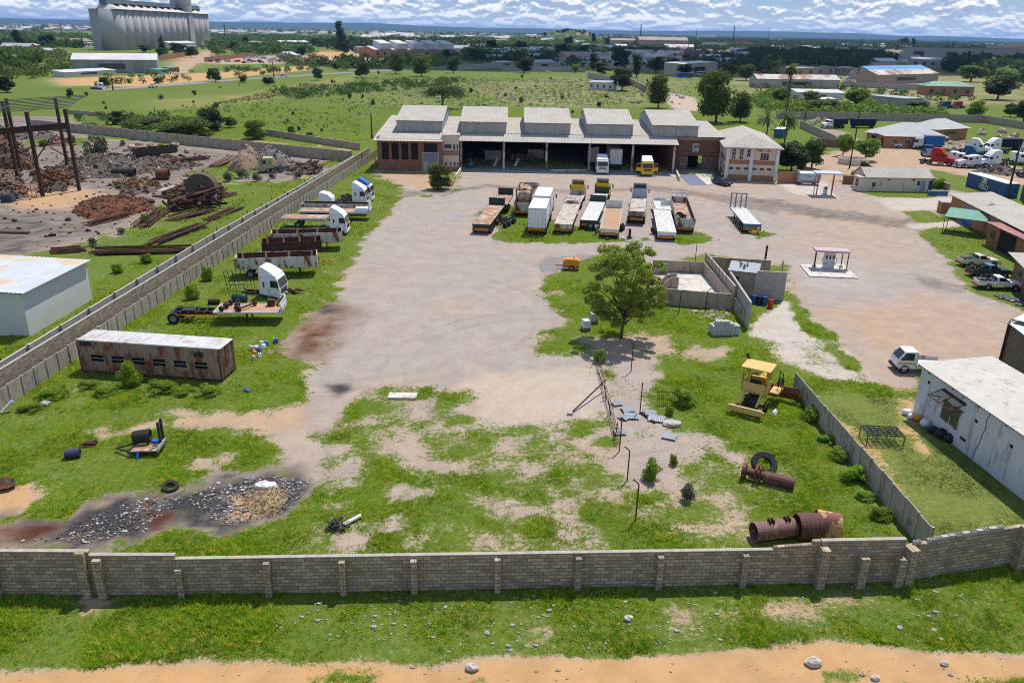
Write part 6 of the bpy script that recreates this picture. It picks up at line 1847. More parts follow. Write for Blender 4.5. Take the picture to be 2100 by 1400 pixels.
wallrun('block_wall', 'tan panel wall with posts running beside the walled slab', A(1444, 562), A(1502, 636), 2.6, .16, tan_plaster, [1.6*k+.3 for k in range(7)], 2.75, .15, .06, capm)
wallrun('block_wall', 'tall grey block wall slanting out from the tin roofed shed', A(1492, 606), A(1533, 674), 2.7, .2, block_light, [], cap=capm)
wallrun('precast_wall', 'leaning grey panel wall remnant before the tall block wall', A(1506, 640), A(1524, 664), 1.5, .12, precast, [.1, 2.6], 1.6, .16, .08)
wallrun('block_wall', 'rear grey wall of the shed compound with a jog behind the tin roof', A(1443, 558), A(1577, 566), 1.9, .18, tan_plaster, [3*k for k in range(1, 4)], 2., .16, .06, capm)
wallrun('block_wall', 'pale grey block wall standing right of the tin roofed shed, drums before it', A(1546, 612), A(1606, 616), 3.1, .2, block_light, [], cap=capm)
a, b = A(1493, 603), A(1544, 609)
t = house('shed', 'small tan shed with a loose patched tin roof beside block walls', 'shed', (a.x, a.y, 0), (b.x, b.y, 0), 3.0, 2.75, tan_plaster, galv, 'mono', .15, .3, [('f', .55, .95, 1.5, 2.1, 'window', dark_m)])
m = MB()
for k in range(5):
 x, y = random.uniform(.2, 2.), random.uniform(.2, 2.6)
 m.bar((x, y, 3.05), (x+random.uniform(-.4, .4), y+random.uniform(.5, 1.1), 3.1), .14, .06)
m.build('roof_weight', dark_rust, t)
o = MB().tube((0, 0, 0), (.05, 0, 3.4), .13, 8).build('pipe_post', dark_rust, None, loc=A(1565, 560))
tag(o, 'thick rusty pipe post standing behind the block shed', 'post')
for px, py, mt, lab in ((1545, 622, blue_paint, 'dark blue steel drum nearest the tall block wall'), (1556, 624, mat('ink_drum', (.02, .022, .05), None, 2, .5), 'near black drum second from the tall block wall'), (1567, 625, bright_blue, 'blue drum third from the tall block wall'), (1579, 631, red_paint, 'rusty red drum at the end of the drum row')):
 o = thing('drum', lab, 'drum', A(px, py), 0, 'drums before the block wall')
 MB().lathe((0, 0, 0), (0, 0, 1), [(.01, .0), (.29, 0), (.29, .3), (.305, .31), (.29, .33), (.29, .6), (.305, .61), (.29, .63), (.29, .92), (.25, .92), (.25, .88), (.01, .88)], 16).build('body', mt if mt is not bright_blue else blue_paint, o)
o = MB()
cbm = mat('fresh_block', (.50, .49, .47), (.42, .41, .39), 3, .9)
P0 = A(1462, 690)
cnt = 0
for lay in range(6):
 for i in range(6-(lay > 3)*2):
  for j in range(4 if lay < 4 else 3):
   if lay == 5 and (i > 2 or j > 1):
    continue
   x, y = i*.45+random.uniform(-.02, .02)+(.3 if lay > 3 else 0), j*.26+random.uniform(-.03, .02)+.2
   b_ = MB().box(x, x+.43, y, y+.22, lay*.24, lay*.24+.228).build('block', cbm, None, loc=P0)
   b_.rotation_euler = (0, 0, .12)
   tag(b_, 'grey concrete block in the stack beside the leaning panel wall', 'block', 'stack of concrete blocks')
o = thing('compressor', 'orange road compressor trailer beside a puddle', 'compressor', A(1171, 552), math.radians(172))
MB().prism([(-1., .5), (.95, .5), (1., .7), (.9, 1.2), (.6, 1.35), (-.75, 1.35), (-1., 1.15)], -.6, .6, lambda x, z: max(0, (z-.9)*.25)).build('body', orange_paint, o, bevel=.05)
MB().box(-.95, .95, -.5, .5, .35, .5).bar((.9, 0, .42), (1.9, 0, .4), .1).build('chassis', black_m, o)
MB().tube((-.3, .1, 1.35), (-.3, .1, 1.55), .06, 8).build('exhaust', dark_rust, o)
for s in (-1, 1):
 wheel(o, -.1, s*.62, .32, .2)
 MB().lathe((-.1, s*.62, .34), (0, 1, 0), [(.42, -.13), (.42, .13), (.36, .13), (.36, -.13), (.42, -.13)], 14).build('mudguard', orange_paint, o)
pm_ = bpy.data.materials.new('puddle_water')
pm_.use_nodes = True
pb = pm_.node_tree.nodes['Principled BSDF']
pb.inputs['Base Color'].default_value = (.22, .20, .17, 1)
pb.inputs['Roughness'].default_value = .04
def blob(px, py, rx, ry, z, name, mt, kind=None, label=None, cat=None):
 c = A(px, py)
 pts = []
 for i in range(26):
  a = 2*PI*i/26
  k = 1+.18*math.sin(2*a+1)+.1*math.sin(5*a)
  pts.append((rx*k*math.cos(a), ry*k*math.sin(a)))
 o = MB().slab(pts, z-.03, z).build(name, mt, None, loc=c)
 return tag(o, label, cat, None, kind)
blob(1121, 550, .8, 1.7, .02, 'puddle', pm_, 'structure', 'shallow muddy puddle')
for px, py, lab, mt in ((1201, 676, 'pale wrapped bundle leaning before the acacia', white_paint), (1217, 662, 'grey cardboard box beside the wrapped bundles', concrete), (1262, 668, 'striped wrapped bundle beside the acacia trunk', old_white)):
 o = thing('bundle', lab, 'bundle', A(px, py), random.uniform(-.3, .3))
 MB().box(-.4, .4, -.45, .45, .3, 1.05, .08).build('wrap', mt, o, bevel=.06)
 MB().box(-.35, .35, -.4, .4, 0, .298).build('crate', wood_m, o)
for px, py, top, an, lab in ((1212, 640, 603, 0, 'thin leaning fence post behind the wrapped bundles'), (1425, 540, 500, 0, 'thin fence post in the yard beyond the walled slab'), (1392, 643, 600, 1, 'angle topped fence post against the middle of the tan wall'), (1446, 640, 597, 1, 'angle topped fence post near the corner of the tan wall'), (1294, 762, 704, -1, 'bent topped brown fence post before the acacia'), (1312, 848, 784, 0, 'straight brown fence post near the curved tin sheets'), (1270, 925, 864, -1, 'fence post with angled top beside the lone tin sheet'), (1286, 985, 924, -1, 'dark fence post with bent arm left of the round shrub'), (1303, 1068, 992, -1, 'lowest dark fence post with bent arm above the boundary wall')):
 h = HT(px, py, top)
 m = MB().bar((0, 0, -.2), (.02, 0, h), .07)
 if an:
  m.bar((.02, 0, h), (.02+an*.35, 0, h+.3), .06)
 tag(m.build('fence_post', dark_rust, None, loc=A(px, py)), lab, 'fence post', 'old fence posts')
o = thing('fallen_pole', 'long rusty pole propped on the bent fence line over the sandy patch', 'pole', A(1241, 800))
e = A(1169, 850)-Vector(o.location)
MB().tube((0, 0, .9), (e.x, e.y, .05), .06, 8).build('pole', dark_rust, o)
MB().box(e.x-.2, e.x+.2, e.y-.15, e.y+.15, 0, .2).build('footing', concrete, o)
o = thing('wire_fence', 'bent rusty strand fence trailing down from the small shrub to the weeds', 'fence', A(1226, 745))
pts = [A(1226, 745), A(1236, 790), A(1243, 820), A(1252, 850), A(1262, 895), A(1270, 915)]
m = MB()
for z in (.25, .6, .95):
 for i in range(5):
  m.bar(pts[i]-pts[0]+Vector((0, 0, z+random.uniform(-.08, .08))), pts[i+1]-pts[0]+Vector((0, 0, z+random.uniform(-.08, .08))), .035)
m.build('wire', dark_rust, o)
for i in range(1, 5):
 MB().bar(pts[i]-pts[0], pts[i]-pts[0]+Vector((random.uniform(-.5, .1), random.uniform(-.2, .2), 1.2)), .06).build('post', dark_rust, o)
for px, py, r_, s, lab in ((1265, 829, .3, .8, 'smallest curved tin sheet nearest the wire fence'), (1288, 842, .2, 1.0, 'curved tin sheet topmost of the close pair'), (1295, 855, -.1, 1.1, 'curved tin sheet lowest of the close pair'), (1282, 858, .8, .8, 'narrow tin sheet tucked beside the close pair'), (1332, 848, .2, .9, 'small tin sheet above the wavy one by the rock'), (1346, 860, -.3, 1.2, 'large wavy tin sheet beside the flat rock'), (1271, 888, .1, .9, 'lone tin sheet beside the bent fence line'), (1373, 897, -.4, 1.0, 'tin sheet lying below the flat rock')):
 m = MB()
 n_ = 16
 vs = []
 for i in range(n_+1):
  x = (i/n_-.5)*s
  for y in (-.45*s, -.15*s, .15*s, .45*s):
   vs.append((x, y, .12+.03*(i % 2)+.12*(1-(y/.45/s)**2)))
 m.add(vs, [(i*4+j, i*4+4+j, i*4+5+j, i*4+1+j) for i in range(n_) for j in range(3)])
 o = m.build('tin_sheet', galv, None, loc=A(px, py))
 o.rotation_euler = (0, 0, r_)
 tag(o, lab, 'tin sheet', 'curved tin sheets on the gravel')
tag(MB().bar((-.5, .8, .08), (.25, -.8, .1), .16).build('timber', dark_rust, None, loc=A(1332, 858)), 'dark rotten timber lying beside the wavy tin sheet', 'timber')
tag(MB().ball((0, 0, .12), .75, .5, .28, 12, .12).build('rock', stone_m, None, loc=A(1379, 871)), 'flat pale rock lying right of the tin sheets', 'rock')
o = thing('gate_grille', 'rusty lattice gate grille leaning in the weeds by the tin sheets', 'gate', A(1347, 832), -.1)
m = MB()
for k in range(9):
 m.bar((k*.16, 0, 0), (k*.16, .35, 1.1), .03)
for z in (.05, .5, 1.05):
 m.bar((0, z*.32, z), (1.28, z*.32, z), .035)
m.build('bars', dark_rust, o)
# ------------------------------------------------------------------ yellow grader
o = thing('grader', 'faded yellow road grader wreck with flat cab roof and rusty blade', 'grader', A(1540, 836), math.radians(59))
m = MB().box(-1.6, -1.45, -1.25, 1.25, .35, .6).box(-1.75, -1.6, -1.15, 1.15, .3, .75).box(-1.6, -.9, -1.0, -.75, .4, .62).box(-1.6, -.9, .75, 1.0, .4, .62).box(-1.3, -1.0, -.7, .7, .45, .52)
m.build('rear_frame', cat_pale, o, bevel=.02)
for s in (-1, 1):
 MB().bar((-1.0, s*.55, .6), (.3, s*.6, 1.5), .14).build('strut', cat_pale, o)
m = MB().box(-.6, .5, -.42, .42, .35, .9).tube((-.5, .2, .9), (-.2, .1, 1.25), .1, 8).tube((0, -.2, .9), (.3, -.1, 1.2), .13, 8)
for k in range(16):
 p = Vector((random.uniform(-.9, .4), random.uniform(-.5, .5), random.uniform(.3, 1.)))
 m.bar(p, p+Vector((random.uniform(-.4, .4), random.uniform(-.3, .3), random.uniform(-.2, .2))), random.uniform(.05, .14))
m.build('engine', black_m, o)
MB().box(-.05, .1, -.8, .8, 1.3, 1.95).box(.1, 1.3, -.85, -.7, 1.3, 1.9).box(.1, 1.3, .7, .85, 1.3, 1.9).box(.0, 1.4, -.8, .8, 1.15, 1.3).build('cab_base', cat_pale, o, bevel=.03)
MB().box(.3, .9, -.35, .35, 1.302, 1.75).box(.25, .4, -.35, .35, 1.75, 2.15).build('seat', black_m, o, bevel=.04)
MB().box(1.25, 1.4, -.5, .5, 1.3, 2.0).build('dashboard', cat_yellow, o)
for x, y in ((.0, -.8), (.0, .8), (1.4, -.75), (1.4, .75)):
 MB().bar((x, y, 1.3), (x, y, 3.05), .1).build('post', cat_yellow, o)
MB().box(-.15, 1.55, -1.0, 1.0, 3.052, 3.14).build('roof', cat_pale, o, bevel=.03)
MB().box(1.4, 4.2, -.22, .22, 1.2, 1.55).build('boom', cat_yellow, o)
MB().box(1.0, 2.2, -1.5, -.86, 1.0, 1.12).build('step_plate', cat_pale, o)
m = MB()
m.add([(2.5, -2.6, .3), (2.2, -.6, .3), (2.35, -2.6, .8), (2.05, -.6, .8), (2.55, -2.6, 1.2), (2.25, -.6, 1.2), (2.42, -2.6, .3), (2.12, -.6, .3), (2.27, -2.6, .8), (1.97, -.6, .8), (2.47, -2.6, 1.2), (2.17, -.6, 1.2)],
 [(0, 1, 3, 2), (2, 3, 5, 4), (7, 6, 8, 9), (9, 8, 10, 11), (0, 2, 8, 6), (2, 4, 10, 8), (4, 5, 11, 10), (1, 0, 6, 7), (3, 1, 7, 9), (5, 3, 9, 11)])
m.build('blade', rust, o)
m = MB()
for z in (1.6, 2.0, 2.4):
 m.bar((1.6, -1.5, z), (2.0, -1.2, z), .04)
for x, y in ((1.6, -1.5), (2.0, -1.2)):
 m.bar((x, y, 1.1), (x, y, 2.5), .05)
m.build('ladder', black_m, o)
for s in (-1, 1):
 wheel(o, 3.9, s*.95, .55, .32)
MB().lathe((-.2, -1.0, .45), (0, 1, 0), [(.1, -.12), (.4, -.12), (.42, .1), (.1, .12)], 14).build('hub', dark_rust, o)
MB().box(-.5, .3, -1.75, -1.45, .08, .3, .1).build('panel', white_paint, o)
o.scale = (1.12, 1.12, 1.05)
MB().tube((1.5, .9, 3.1), (1.7, 1.1, 3.4), .13, 8).build('air_filter', black_m, o)
p = A(1548, 985)
o = thing('drive_axle', 'rusty drive axle with a long tube and chain hub in the weeds', 'axle', p, math.radians(-24))
red_rust = mat('red_oxide', (.15, .06, .05), (.10, .045, .04), 1.5, .7, rust=(.26, .12, .05), rust_amt=.25)
MB().tube((.5, 0, .45), (2.4, 0, .4), .38, 14).build('tube', red_rust, o)
MB().tube((-.7, 0, .55), (.5, 0, .5), .24, 12).build('shaft', red_rust, o)
MB().lathe((-.75, 0, .55), (1, 0, 0), [(.1, -.15), (.5, -.12), (.55, .1), (.3, .2)], 14).build('hub', red_rust, o)
MB().box(-.1, .15, -.5, .5, .2, 1.0, .05).box(.2, .35, -.4, .4, .3, 1.1, .03).build('bracket', rust, o)
m = MB()
for k in range(8):
 a0 = k*.45
 m.bar((.1+.5*math.cos(a0), .5+.3*math.sin(a0), .12), (.3+.4*math.cos(a0+2), .55+.3*math.sin(a0+2), .15), .06)
m.build('chain', dark_rust, o)
loose_tyre('large ribbed tractor tyre leaning behind the rusty drive axle', p+Vector((.75, .85, .75)), (.12, -.62, .75), .85, .34, None)
ya = A(1545, 1108)
ox = mat('oxide_tube', (.22, .12, .105), (.16, .085, .075), 1.3, .75, rust=(.48, .27, .11), rust_amt=.25, rust_sc=1.6)
o = thing('culvert_tube', 'rust red steel tube with welded lugs lying behind the boundary wall', 'tube', A(1548, 1118)+Vector((0, .5, 0)), math.radians(13))
m = MB().lathe((0, 0, .55), (1, 0, 0), [(.55, 0), (.55, 2.5), (.5, 2.5), (.5, 0), (.55, 0)], 24)
m.build('shell', ox, o)
for x in (.9, 1.1, 1.9, 2.1):
 MB().box(x-.04, x+.04, -.18, .18, 1.05, 1.28).build('lug', dark_rust, o)
o = thing('culvert_tube', 'ribbed dark brown pipe half showing between the lugged tube and the orange shell', 'tube', A(1636, 1112)+Vector((0, .5, 0)), math.radians(4))
MB().lathe((0, 0, .75), (1, 0, 0), [(.72, 0)]+[(.72+.04*(k % 2), .12*k) for k in range(12)]+[(.66, 1.32), (.66, 0), (.72, 0)], 26).build('shell', red_rust, o)
o = thing('curved_sheet', 'orange flaking curved sheet shell beyond the ribbed pipe', 'sheet', A(1680, 1108)+Vector((0, .3, 0)), math.radians(-6))
m = MB()
vs = []
for i in range(15):
 a0 = math.radians(5+i*11)
 vs += [(0, -.8*math.cos(a0)+.7, 1.35*math.sin(a0)), (1.35, -.75*math.cos(a0)+.7, 1.2*math.sin(a0))]
m.add(vs+[(x*.98+.01, y*.95+.035, z*.96) for x, y, z in vs], [(2*i, 2*i+2, 2*i+3, 2*i+1) for i in range(14)]+[(30+2*i+1, 30+2*i+3, 30+2*i+2, 30+2*i) for i in range(14)])
m.build('shell', mat('flaking_orange', (.24, .10, .085), (.2, .085, .07), 1.5, .8, rust=(.58, .34, .14), rust_amt=.45, rust_sc=1.4, streak=.4), o)
p = A(1806, 905)
o = thing('table_frame', 'large dark steel table frame with a lattice top on the lawn', 'table', p, -.05)
m = MB()
for k in range(7):
 m.bar((-1.2+k*.4, -.7, .8), (-1.2+k*.4, .7, .82), .07)
for k in range(6):
 m.bar((-1.25, -.7+k*.28, .86), (1.25, -.7+k*.28, .86), .06)
for k in range(10):
 x = random.uniform(-1., .8)
 m.bar((x, random.uniform(-.6, .6), .93), (x+random.uniform(-.8, .8), random.uniform(-.6, .6), .95), .05)
m.build('top', mat('dark_teal_steel', (.025, .04, .04), (.02, .03, .03), 2, .6), o)
for x, y in ((-1.25, -.7), (1.25, -.7), (-1.25, .7), (1.25, .7), (.7, .7), (0, .7)):
 MB().bar((x, y, 0), (x*1.03, y, .8), .05).build('leg', black_m, o)
for px, py, c, s, lab in ((1858, 850, 'w', .35, 'white plastic sack leaning at the corner of the stained wall'), (1868, 858, 'w', .3, 'smaller white sack beside the yellow topped bag'), (1880, 862, 'y', .33, 'dark bag with a yellow top by the stained wall'), (1896, 874, 'g', .42, 'big grey white sack against the stained wall'), (1912, 888, 'k', .4, 'black bin bag nearest the big grey sack'), (1928, 897, 'k', .5, 'big black bin bag farther along the stained wall'), (1946, 906, 'k', .45, 'black bin bag last of the heap along the stained wall')):
 mm = {'w': white_clean, 'y': chev_y, 'g': white_paint, 'k': black_m}[c]
 o = MB().ball((0, 0, s*.7), s, s*.85, s*.75, 10, .16).build('sack', mm, None, smooth=True, loc=A(px, py))
 tag(o, lab, 'sack', 'sacks and bags along the stained wall')
for px, py in ((2062, 612), (2076, 617), (2090, 620), (2098, 628)):
 o = MB()
 for k in range(9):
  o.ball((random.uniform(-.6, .6), random.uniform(-.8, .8), .1), .35, .4, .12, 7, .2, 4)
 tag(o.build('plastic_sheeting', mat('slate_plastic', (.08, .085, .11), (.05, .055, .075), 3, .5) if 'slate_plastic' not in MATS else MATS['slate_plastic'], None, loc=A(px, py)), 'crumpled dark plastic sheeting spread beside the dirt yard', 'plastic sheet', 'crumpled dark plastic sheets')
tag(MB().box(-1.1, 1.1, -.5, .5, 0, .14).build('slab', pale_concrete, None, loc=A(826, 813)), 'broken pale concrete slab lying where the yard meets the weeds', 'slab')
tag(MB().tube((-.5, -.3, .1), (.4, .6, .2), .11, 8).build('pipe', white_paint, None, loc=A(722, 1074)), 'short white pipe in the weeds beside the burnt wire tangle', 'pipe')
# ------------------------------------------------------------------ vegetation
def leaves(centers, radii, n_, ls, seed, flat=.75, up=.35):
 """leaf quads spread through the shells of several clumps"""
 r = np.random.default_rng(seed)
 c = np.asarray(centers, float)
 rad = np.asarray(radii, float)
 pr_ = rad**2
 k = r.choice(len(c), n_, p=pr_/pr_.sum())
 d = r.normal(size=(n_, 3))
 d /= np.linalg.norm(d, axis=1)[:, None]
 rr_ = rad[k]*r.uniform(.35, 1.08, n_)**.6
 p = c[k]+d*rr_[:, None]*np.array([1, 1, flat])
 nrm = d*.7+r.normal(size=(n_, 3))*.6+np.array([0, 0, up])
 nrm /= np.linalg.norm(nrm, axis=1)[:, None]
 t = np.cross(nrm, r.normal(size=(n_, 3)))
 t /= np.linalg.norm(t, axis=1)[:, None]
 b = np.cross(nrm, t)
 s = ls*r.uniform(.6, 1.3, n_)[:, None]
 v = np.stack([p-t*s, p-b*s*.5, p+t*s, p+b*s*.5], 1).reshape(-1, 3)
 return v, np.arange(4*n_).reshape(-1, 4)
def clumps(kind, H, Wd, z0, n_, seed):
 r = np.random.default_rng(seed)
 cs, rs = [], []
 for i in range(n_):
  u = (i+.5)/n_
  a = r.uniform(0, 2*PI)
  if kind == 'spread':
   q = math.sqrt(r.random())*Wd*.42
   z = z0+(H-z0)*(.55+.35*r.random()-.25*(q/(Wd*.5))**2)
   rad = Wd*r.uniform(.12, .2)
  elif kind == 'column':
   z = z0+(H-z0)*u*.93
   q = Wd*.16*r.random()
   rad = Wd*r.uniform(.24, .36)*(1-.45*abs(u-.4))
  elif kind == 'cone':
   z = z0+(H-z0)*u*.95
   q = Wd*.3*(1-u)*r.random()
   rad = Wd*.42*(1-u*.8)*r.uniform(.7, 1.)
  else:
   z = z0+(H-z0)*(.15+.72*r.random())
   f_ = math.sin(PI*min(.98, max(.06, (z-z0)/(H-z0))))
   q = math.sqrt(r.random())*Wd*.36*(.35+.65*f_)
   rad = Wd*r.uniform(.13, .24)
  cs.append((q*math.cos(a), q*math.sin(a), z))
  rs.append(rad)
 return cs, rs
def tree_proto(name, H, Wd, z0, kind, n_cl, n_leaf, ls, mt, seed, trunk=.25, cat='tree', lab=None):
 t = thing(name, lab, cat)
 cs, rs = clumps(kind, H, Wd, z0, n_cl, seed)
 v, f_ = leaves(cs, rs, n_leaf, ls, seed+1)
 v = v[:]
 v[:, 2] = np.maximum(v[:, 2], .02)
 npmesh('crown' if name != 'shrub' else 'foliage', v, f_, mt, t)
 m = MB()
 rr_ = random.Random(seed)
 if trunk:
  zt = z0+(H-z0)*.35
  lean = rr_.uniform(-.3, .3)
  m.tube((0, 0, -.1), (lean*.4, 0, zt*.5), trunk, 8, trunk*.8).tube((lean*.4, 0, zt*.5), (lean, .1, zt), trunk*.8, 8, trunk*.6)
  for i in range(min(8, n_cl)):
   c = cs[i*len(cs)//min(8, n_cl)]
   st_ = Vector((lean*.6, 0, zt*rr_.uniform(.45, .9)))
   e = Vector(c)
   mid_ = st_.lerp(e, .55)+Vector((0, 0, (H-z0)*.06))
   m.tube(st_, mid_, trunk*.42, 6, trunk*.25).tube(mid_, e, trunk*.25, 5, trunk*.08)
  m.build('trunk', bark, t, smooth=True)
 return t
PR = {}
def proto(key):
 """kinds of tree, built once each; later ones are copies"""
 if key not in PR:
  i, spec = SPEC[key]
  PR[key] = [tree_proto(*spec[:1], *spec[1:], seed=i), False]
 return PR[key]
SPEC = {'bush': (114, ('shrub', 5, 5.6, .1, 'round', 30, 5200, .19, leaf_a)), 'dbush': (115, ('shrub', 5, 5.6, .1, 'round', 30, 5200, .2, leaf_b)), 'round': (101, ('tree', 8, 7.5, 1., 'round', 26, 4200, .3, leaf_c)), 'dark': (102, ('tree', 9, 7.5, .8, 'round', 26, 4200, .32, leaf_b)), 'olive': (103, ('tree', 7, 7.5, .9, 'round', 28, 4200, .27, leaf_a)),
  'spread': (104, ('tree', 6, 9, 1.8, 'spread', 26, 3400, .2, leaf_c)), 'cone': (105, ('tree', 12, 6, .8, 'cone', 14, 2200, .3, leaf_b)), 'column': (106, ('tree', 12, 5, 2., 'column', 12, 2000, .3, leaf_b)),
  'shrub': (107, ('shrub', 2.4, 3., .1, 'round', 12, 1100, .15, leaf_c, )), 'dshrub': (108, ('shrub', 2.6, 3.2, .1, 'round', 12, 1100, .17, leaf_b)), 'bshrub': (109, ('shrub', 1.6, 2.2, .05, 'round', 20, 3400, .085, leaf_weed)),
  'bright': (110, ('tree', 6.5, 6.5, 1., 'round', 26, 4000, .27, leaf_d)), 'grey': (111, ('shrub', 2.6, 3.4, .1, 'round', 13, 1300, .15, leaf_grey)), 'far': (112, ('tree', 9, 8.5, .8, 'round', 15, 1100, .7, leaf_b)), 'fargreen': (113, ('tree', 8, 8.5, .8, 'round', 15, 1100, .65, leaf_c))}
BASEH = {k: v[1][1] for k, v in SPEC.items()}
BASEW = {k: v[1][2] for k, v in SPEC.items()}
def plant(key, px, py, top, label, wpx=None, group=None, h=None, rz=None):
 pr_ = proto(key)
 a = A(px, py)
 H_ = h or HT(px, py, top)
 s = H_/BASEH[key]
 sx = s
 if wpx:
  sx = wpx/(FPX/((a-Vector((0, 0, CH))).dot(_f)))/BASEW[key]
 rz = random.uniform(0, 6.28) if rz is None else rz
 if not pr_[1]:
  t = pr_[0]
  t.location = a
  t.rotation_euler = (0, 0, rz)
  tag(t, label, None, group)
  pr_[1] = True
 else:
  t = dup(pr_[0], a, rz, label, group)
  if group is None and 'group' in t:
   del t['group']
 t.scale = (sx, sx, s)
 if key in ('shrub', 'dshrub', 'bshrub', 'grey', 'bush', 'dbush'):
  t['category'] = 'shrub'
 return t
SPEC = {k: (i, tuple(s)) for k, (i, s) in SPEC.items()}
_tp = tree_proto
def tree_proto(name, *a, seed=0):
 sh = name == 'shrub'
 return _tp(name, *a, seed, trunk=.0 if sh else .22, cat='shrub' if sh else 'tree')
t = thing('acacia_tree', 'feathery acacia tree with a slim dark trunk beside the walled slab', 'tree', A(1273, 694))
r_ = np.random.default_rng(5)
cs, rs = [], []
for i in range(130):
 a = r_.uniform(0, 2*PI)
 z = r_.uniform(2.1, 8.5)
 q = (1.3+2.6*math.sin(PI*min(1, (z-1.2)/8.4)))*math.sqrt(r_.random())
 cs.append((q*math.cos(a)+.2, q*math.sin(a), z))
 rs.append(r_.uniform(.3, .75))
v, f_ = leaves(cs, rs, 21000, .125, 6, .7, .5)
npmesh('crown', v, f_, leafmat('leaf_acacia', (.24, .29, .04), (.15, .205, .028), (.36, .38, .07), .6, .55), t)
m = MB().tube((0, 0, -.1), (.1, 0, 1.5), .17, 9, .14).tube((.1, 0, 1.5), (.3, 0, 3.), .14, 8, .12)
for i in range(0, 130, 4):
 st_ = Vector((.15+.05*(i % 5), 0, 1.4+1.8*(i % 7)/7))
 e = Vector(cs[i])
 mid_ = st_.lerp(e, .5)+Vector((0, 0, .2))
 m.tube(st_, mid_, .07, 6, .045).tube(mid_, e, .045, 5, .015)
m.build('trunk', bark, t, smooth=True)
plant('bush', 903, 388, 333, 'dense rounded leafy tree before the brick end of the warehouse', 62)
plant('bshrub', 268, 790, 740, 'leafy round shrub before the third container window', 52)
plant('bshrub', 1337, 984, 944, 'round leafy shrub on the gravel between the leaning fence posts', 48)
plant('bshrub', 1379, 952, 932, 'small round shrub above the larger round one on gravel', 24)
plant('grey', 1415, 1024, 990, 'pale speckled shrub below the round gravel shrub', 46)
plant('bshrub', 1228, 744, 716, 'small shrub at the head of the wire fence', 28)
plant('bshrub', 1396, 826, 795, 'spreading weed shrub behind the lattice grille', 70)
plant('bshrub', 1374, 850, 832, 'low shrub at the foot of the lattice grille', 24)
plant('bshrub', 428, 575, 546, 'bright shrub at the slat fence behind the white sided dropside', 30)
plant('bshrub', 455, 528, 508, 'shrub at the slat fence level with the dropside trailers', 34)
plant('bshrub', 395, 612, 582, 'shrub at the slat fence left of the lattice frame', 36)
plant('dshrub', 1580, 945, 940, 'low weeds at the drive axle', 30, h=.6)
for i, (px, py) in enumerate(((1695, 905), (1722, 940), (1748, 985), (1775, 1020), (1806, 1060), (1668, 860), (1650, 830))):
 plant('bshrub', px, py, 0, 'bushy weed growing along the foot of the dark panel wall', 46+7*(i % 3), 'weeds along the panel wall', h=.45+.25*(i % 3))
for i, (px, py) in enumerate(((180, 792), (225, 806), (330, 800), (380, 806), (425, 806), (110, 812), (60, 842))):
 plant('bshrub', px, py, 0, 'tall bright weed clump between the container and the slat fence foot', 55+9*(i % 3), 'weed clumps round the container', h=.5+.15*(i % 3))
for a in (('dbush', 437, 268, 222, 'dark rounded tree standing in the field bushes above the panel wall', 62), ('bush', 405, 285, 240, 'greener bush tree just before the dark field tree', 84), ('bush', 524, 285, 245, 'round grey green tree by the low pale wall', 58), ('bush', 350, 283, 248, 'broad bush filling the corner of the field panel wall', 96), ('dark', 240, 255, 226, 'dark low bush beyond the far end of the panel wall', 34), ('grey', 200, 330, 272, 'grey sprawling tree in the middle of the scrapyard', 52), ('bright', 598, 280, 258, 'small bright tree above the low pale wall', 20), ('bush', 300, 262, 240, 'long green bush behind the panel wall nearest the gantry', 90), ('round', 470, 262, 240, 'low bush right of the dark rounded field tree', 36),
  ('spread', 908, 223, 174, 'wide umbrella shaped acacia behind the warehouse roof', 88), ('olive', 1350, 222, 155, 'tall bushy tree beside the dirt road behind the warehouse', 58), ('dark', 1276, 186, 136, 'dark wide tree before the small white house', 56), ('olive', 1468, 252, 146, 'very tall leafy tree behind the right end of the warehouse', 100), ('olive', 1518, 250, 190, 'leafy tree joined to the right of the very tall one', 60),
  ('dark', 1622, 352, 290, 'dark dense tree behind the brick wall and silver tank', 80), ('round', 1664, 345, 285, 'twin stemmed tree before the reservoir wall', 66), ('bright', 1728, 320, 276, 'light green bushy tree behind the round reservoir', 42), ('bright', 1775, 330, 285, 'broad leaved bright tree touching the reservoir', 56), ('dark', 1772, 368, 330, 'dark bush squeezed behind the cottage gable', 34), ('round', 1642, 352, 325, 'small grey green bush behind the silver tank', 22), ('bshrub', 1748, 375, 352, 'green bush rising from the red planter', 20),
  ('bshrub', 1925, 386, 366, 'tangle of shrubs beside the cottage blue doors', 40), ('round', 1660, 215, 186, 'grey bush before the white roofed sheds', 46), ('bright', 1755, 220, 182, 'big bright bush right of the white roofed sheds', 60), ('round', 1690, 228, 205, 'low hedge bush along the grey panel wall', 70), ('bright', 1600, 215, 180, 'bush left of the tall palm foot', 50), ('dark', 2045, 205, 150, 'large dark tree beside the green roofed house', 74), ('bright', 1990, 168, 135, 'bright domed tree behind the green roofed house', 60), ('bright', 2060, 175, 140, 'bright green tree at the edge behind the dark one', 60), ('bshrub', 2000, 238, 206, 'round clipped bush before the grey panel wall', 44), ('round', 2072, 240, 212, 'round bush right of the clipped one', 32), ('dark', 2098, 250, 205, 'dark tree cut by the edge above the boulder wall', 46), ('round', 1880, 225, 208, 'scrubby bush before the far blue truck', 50)):
 plant(*a)
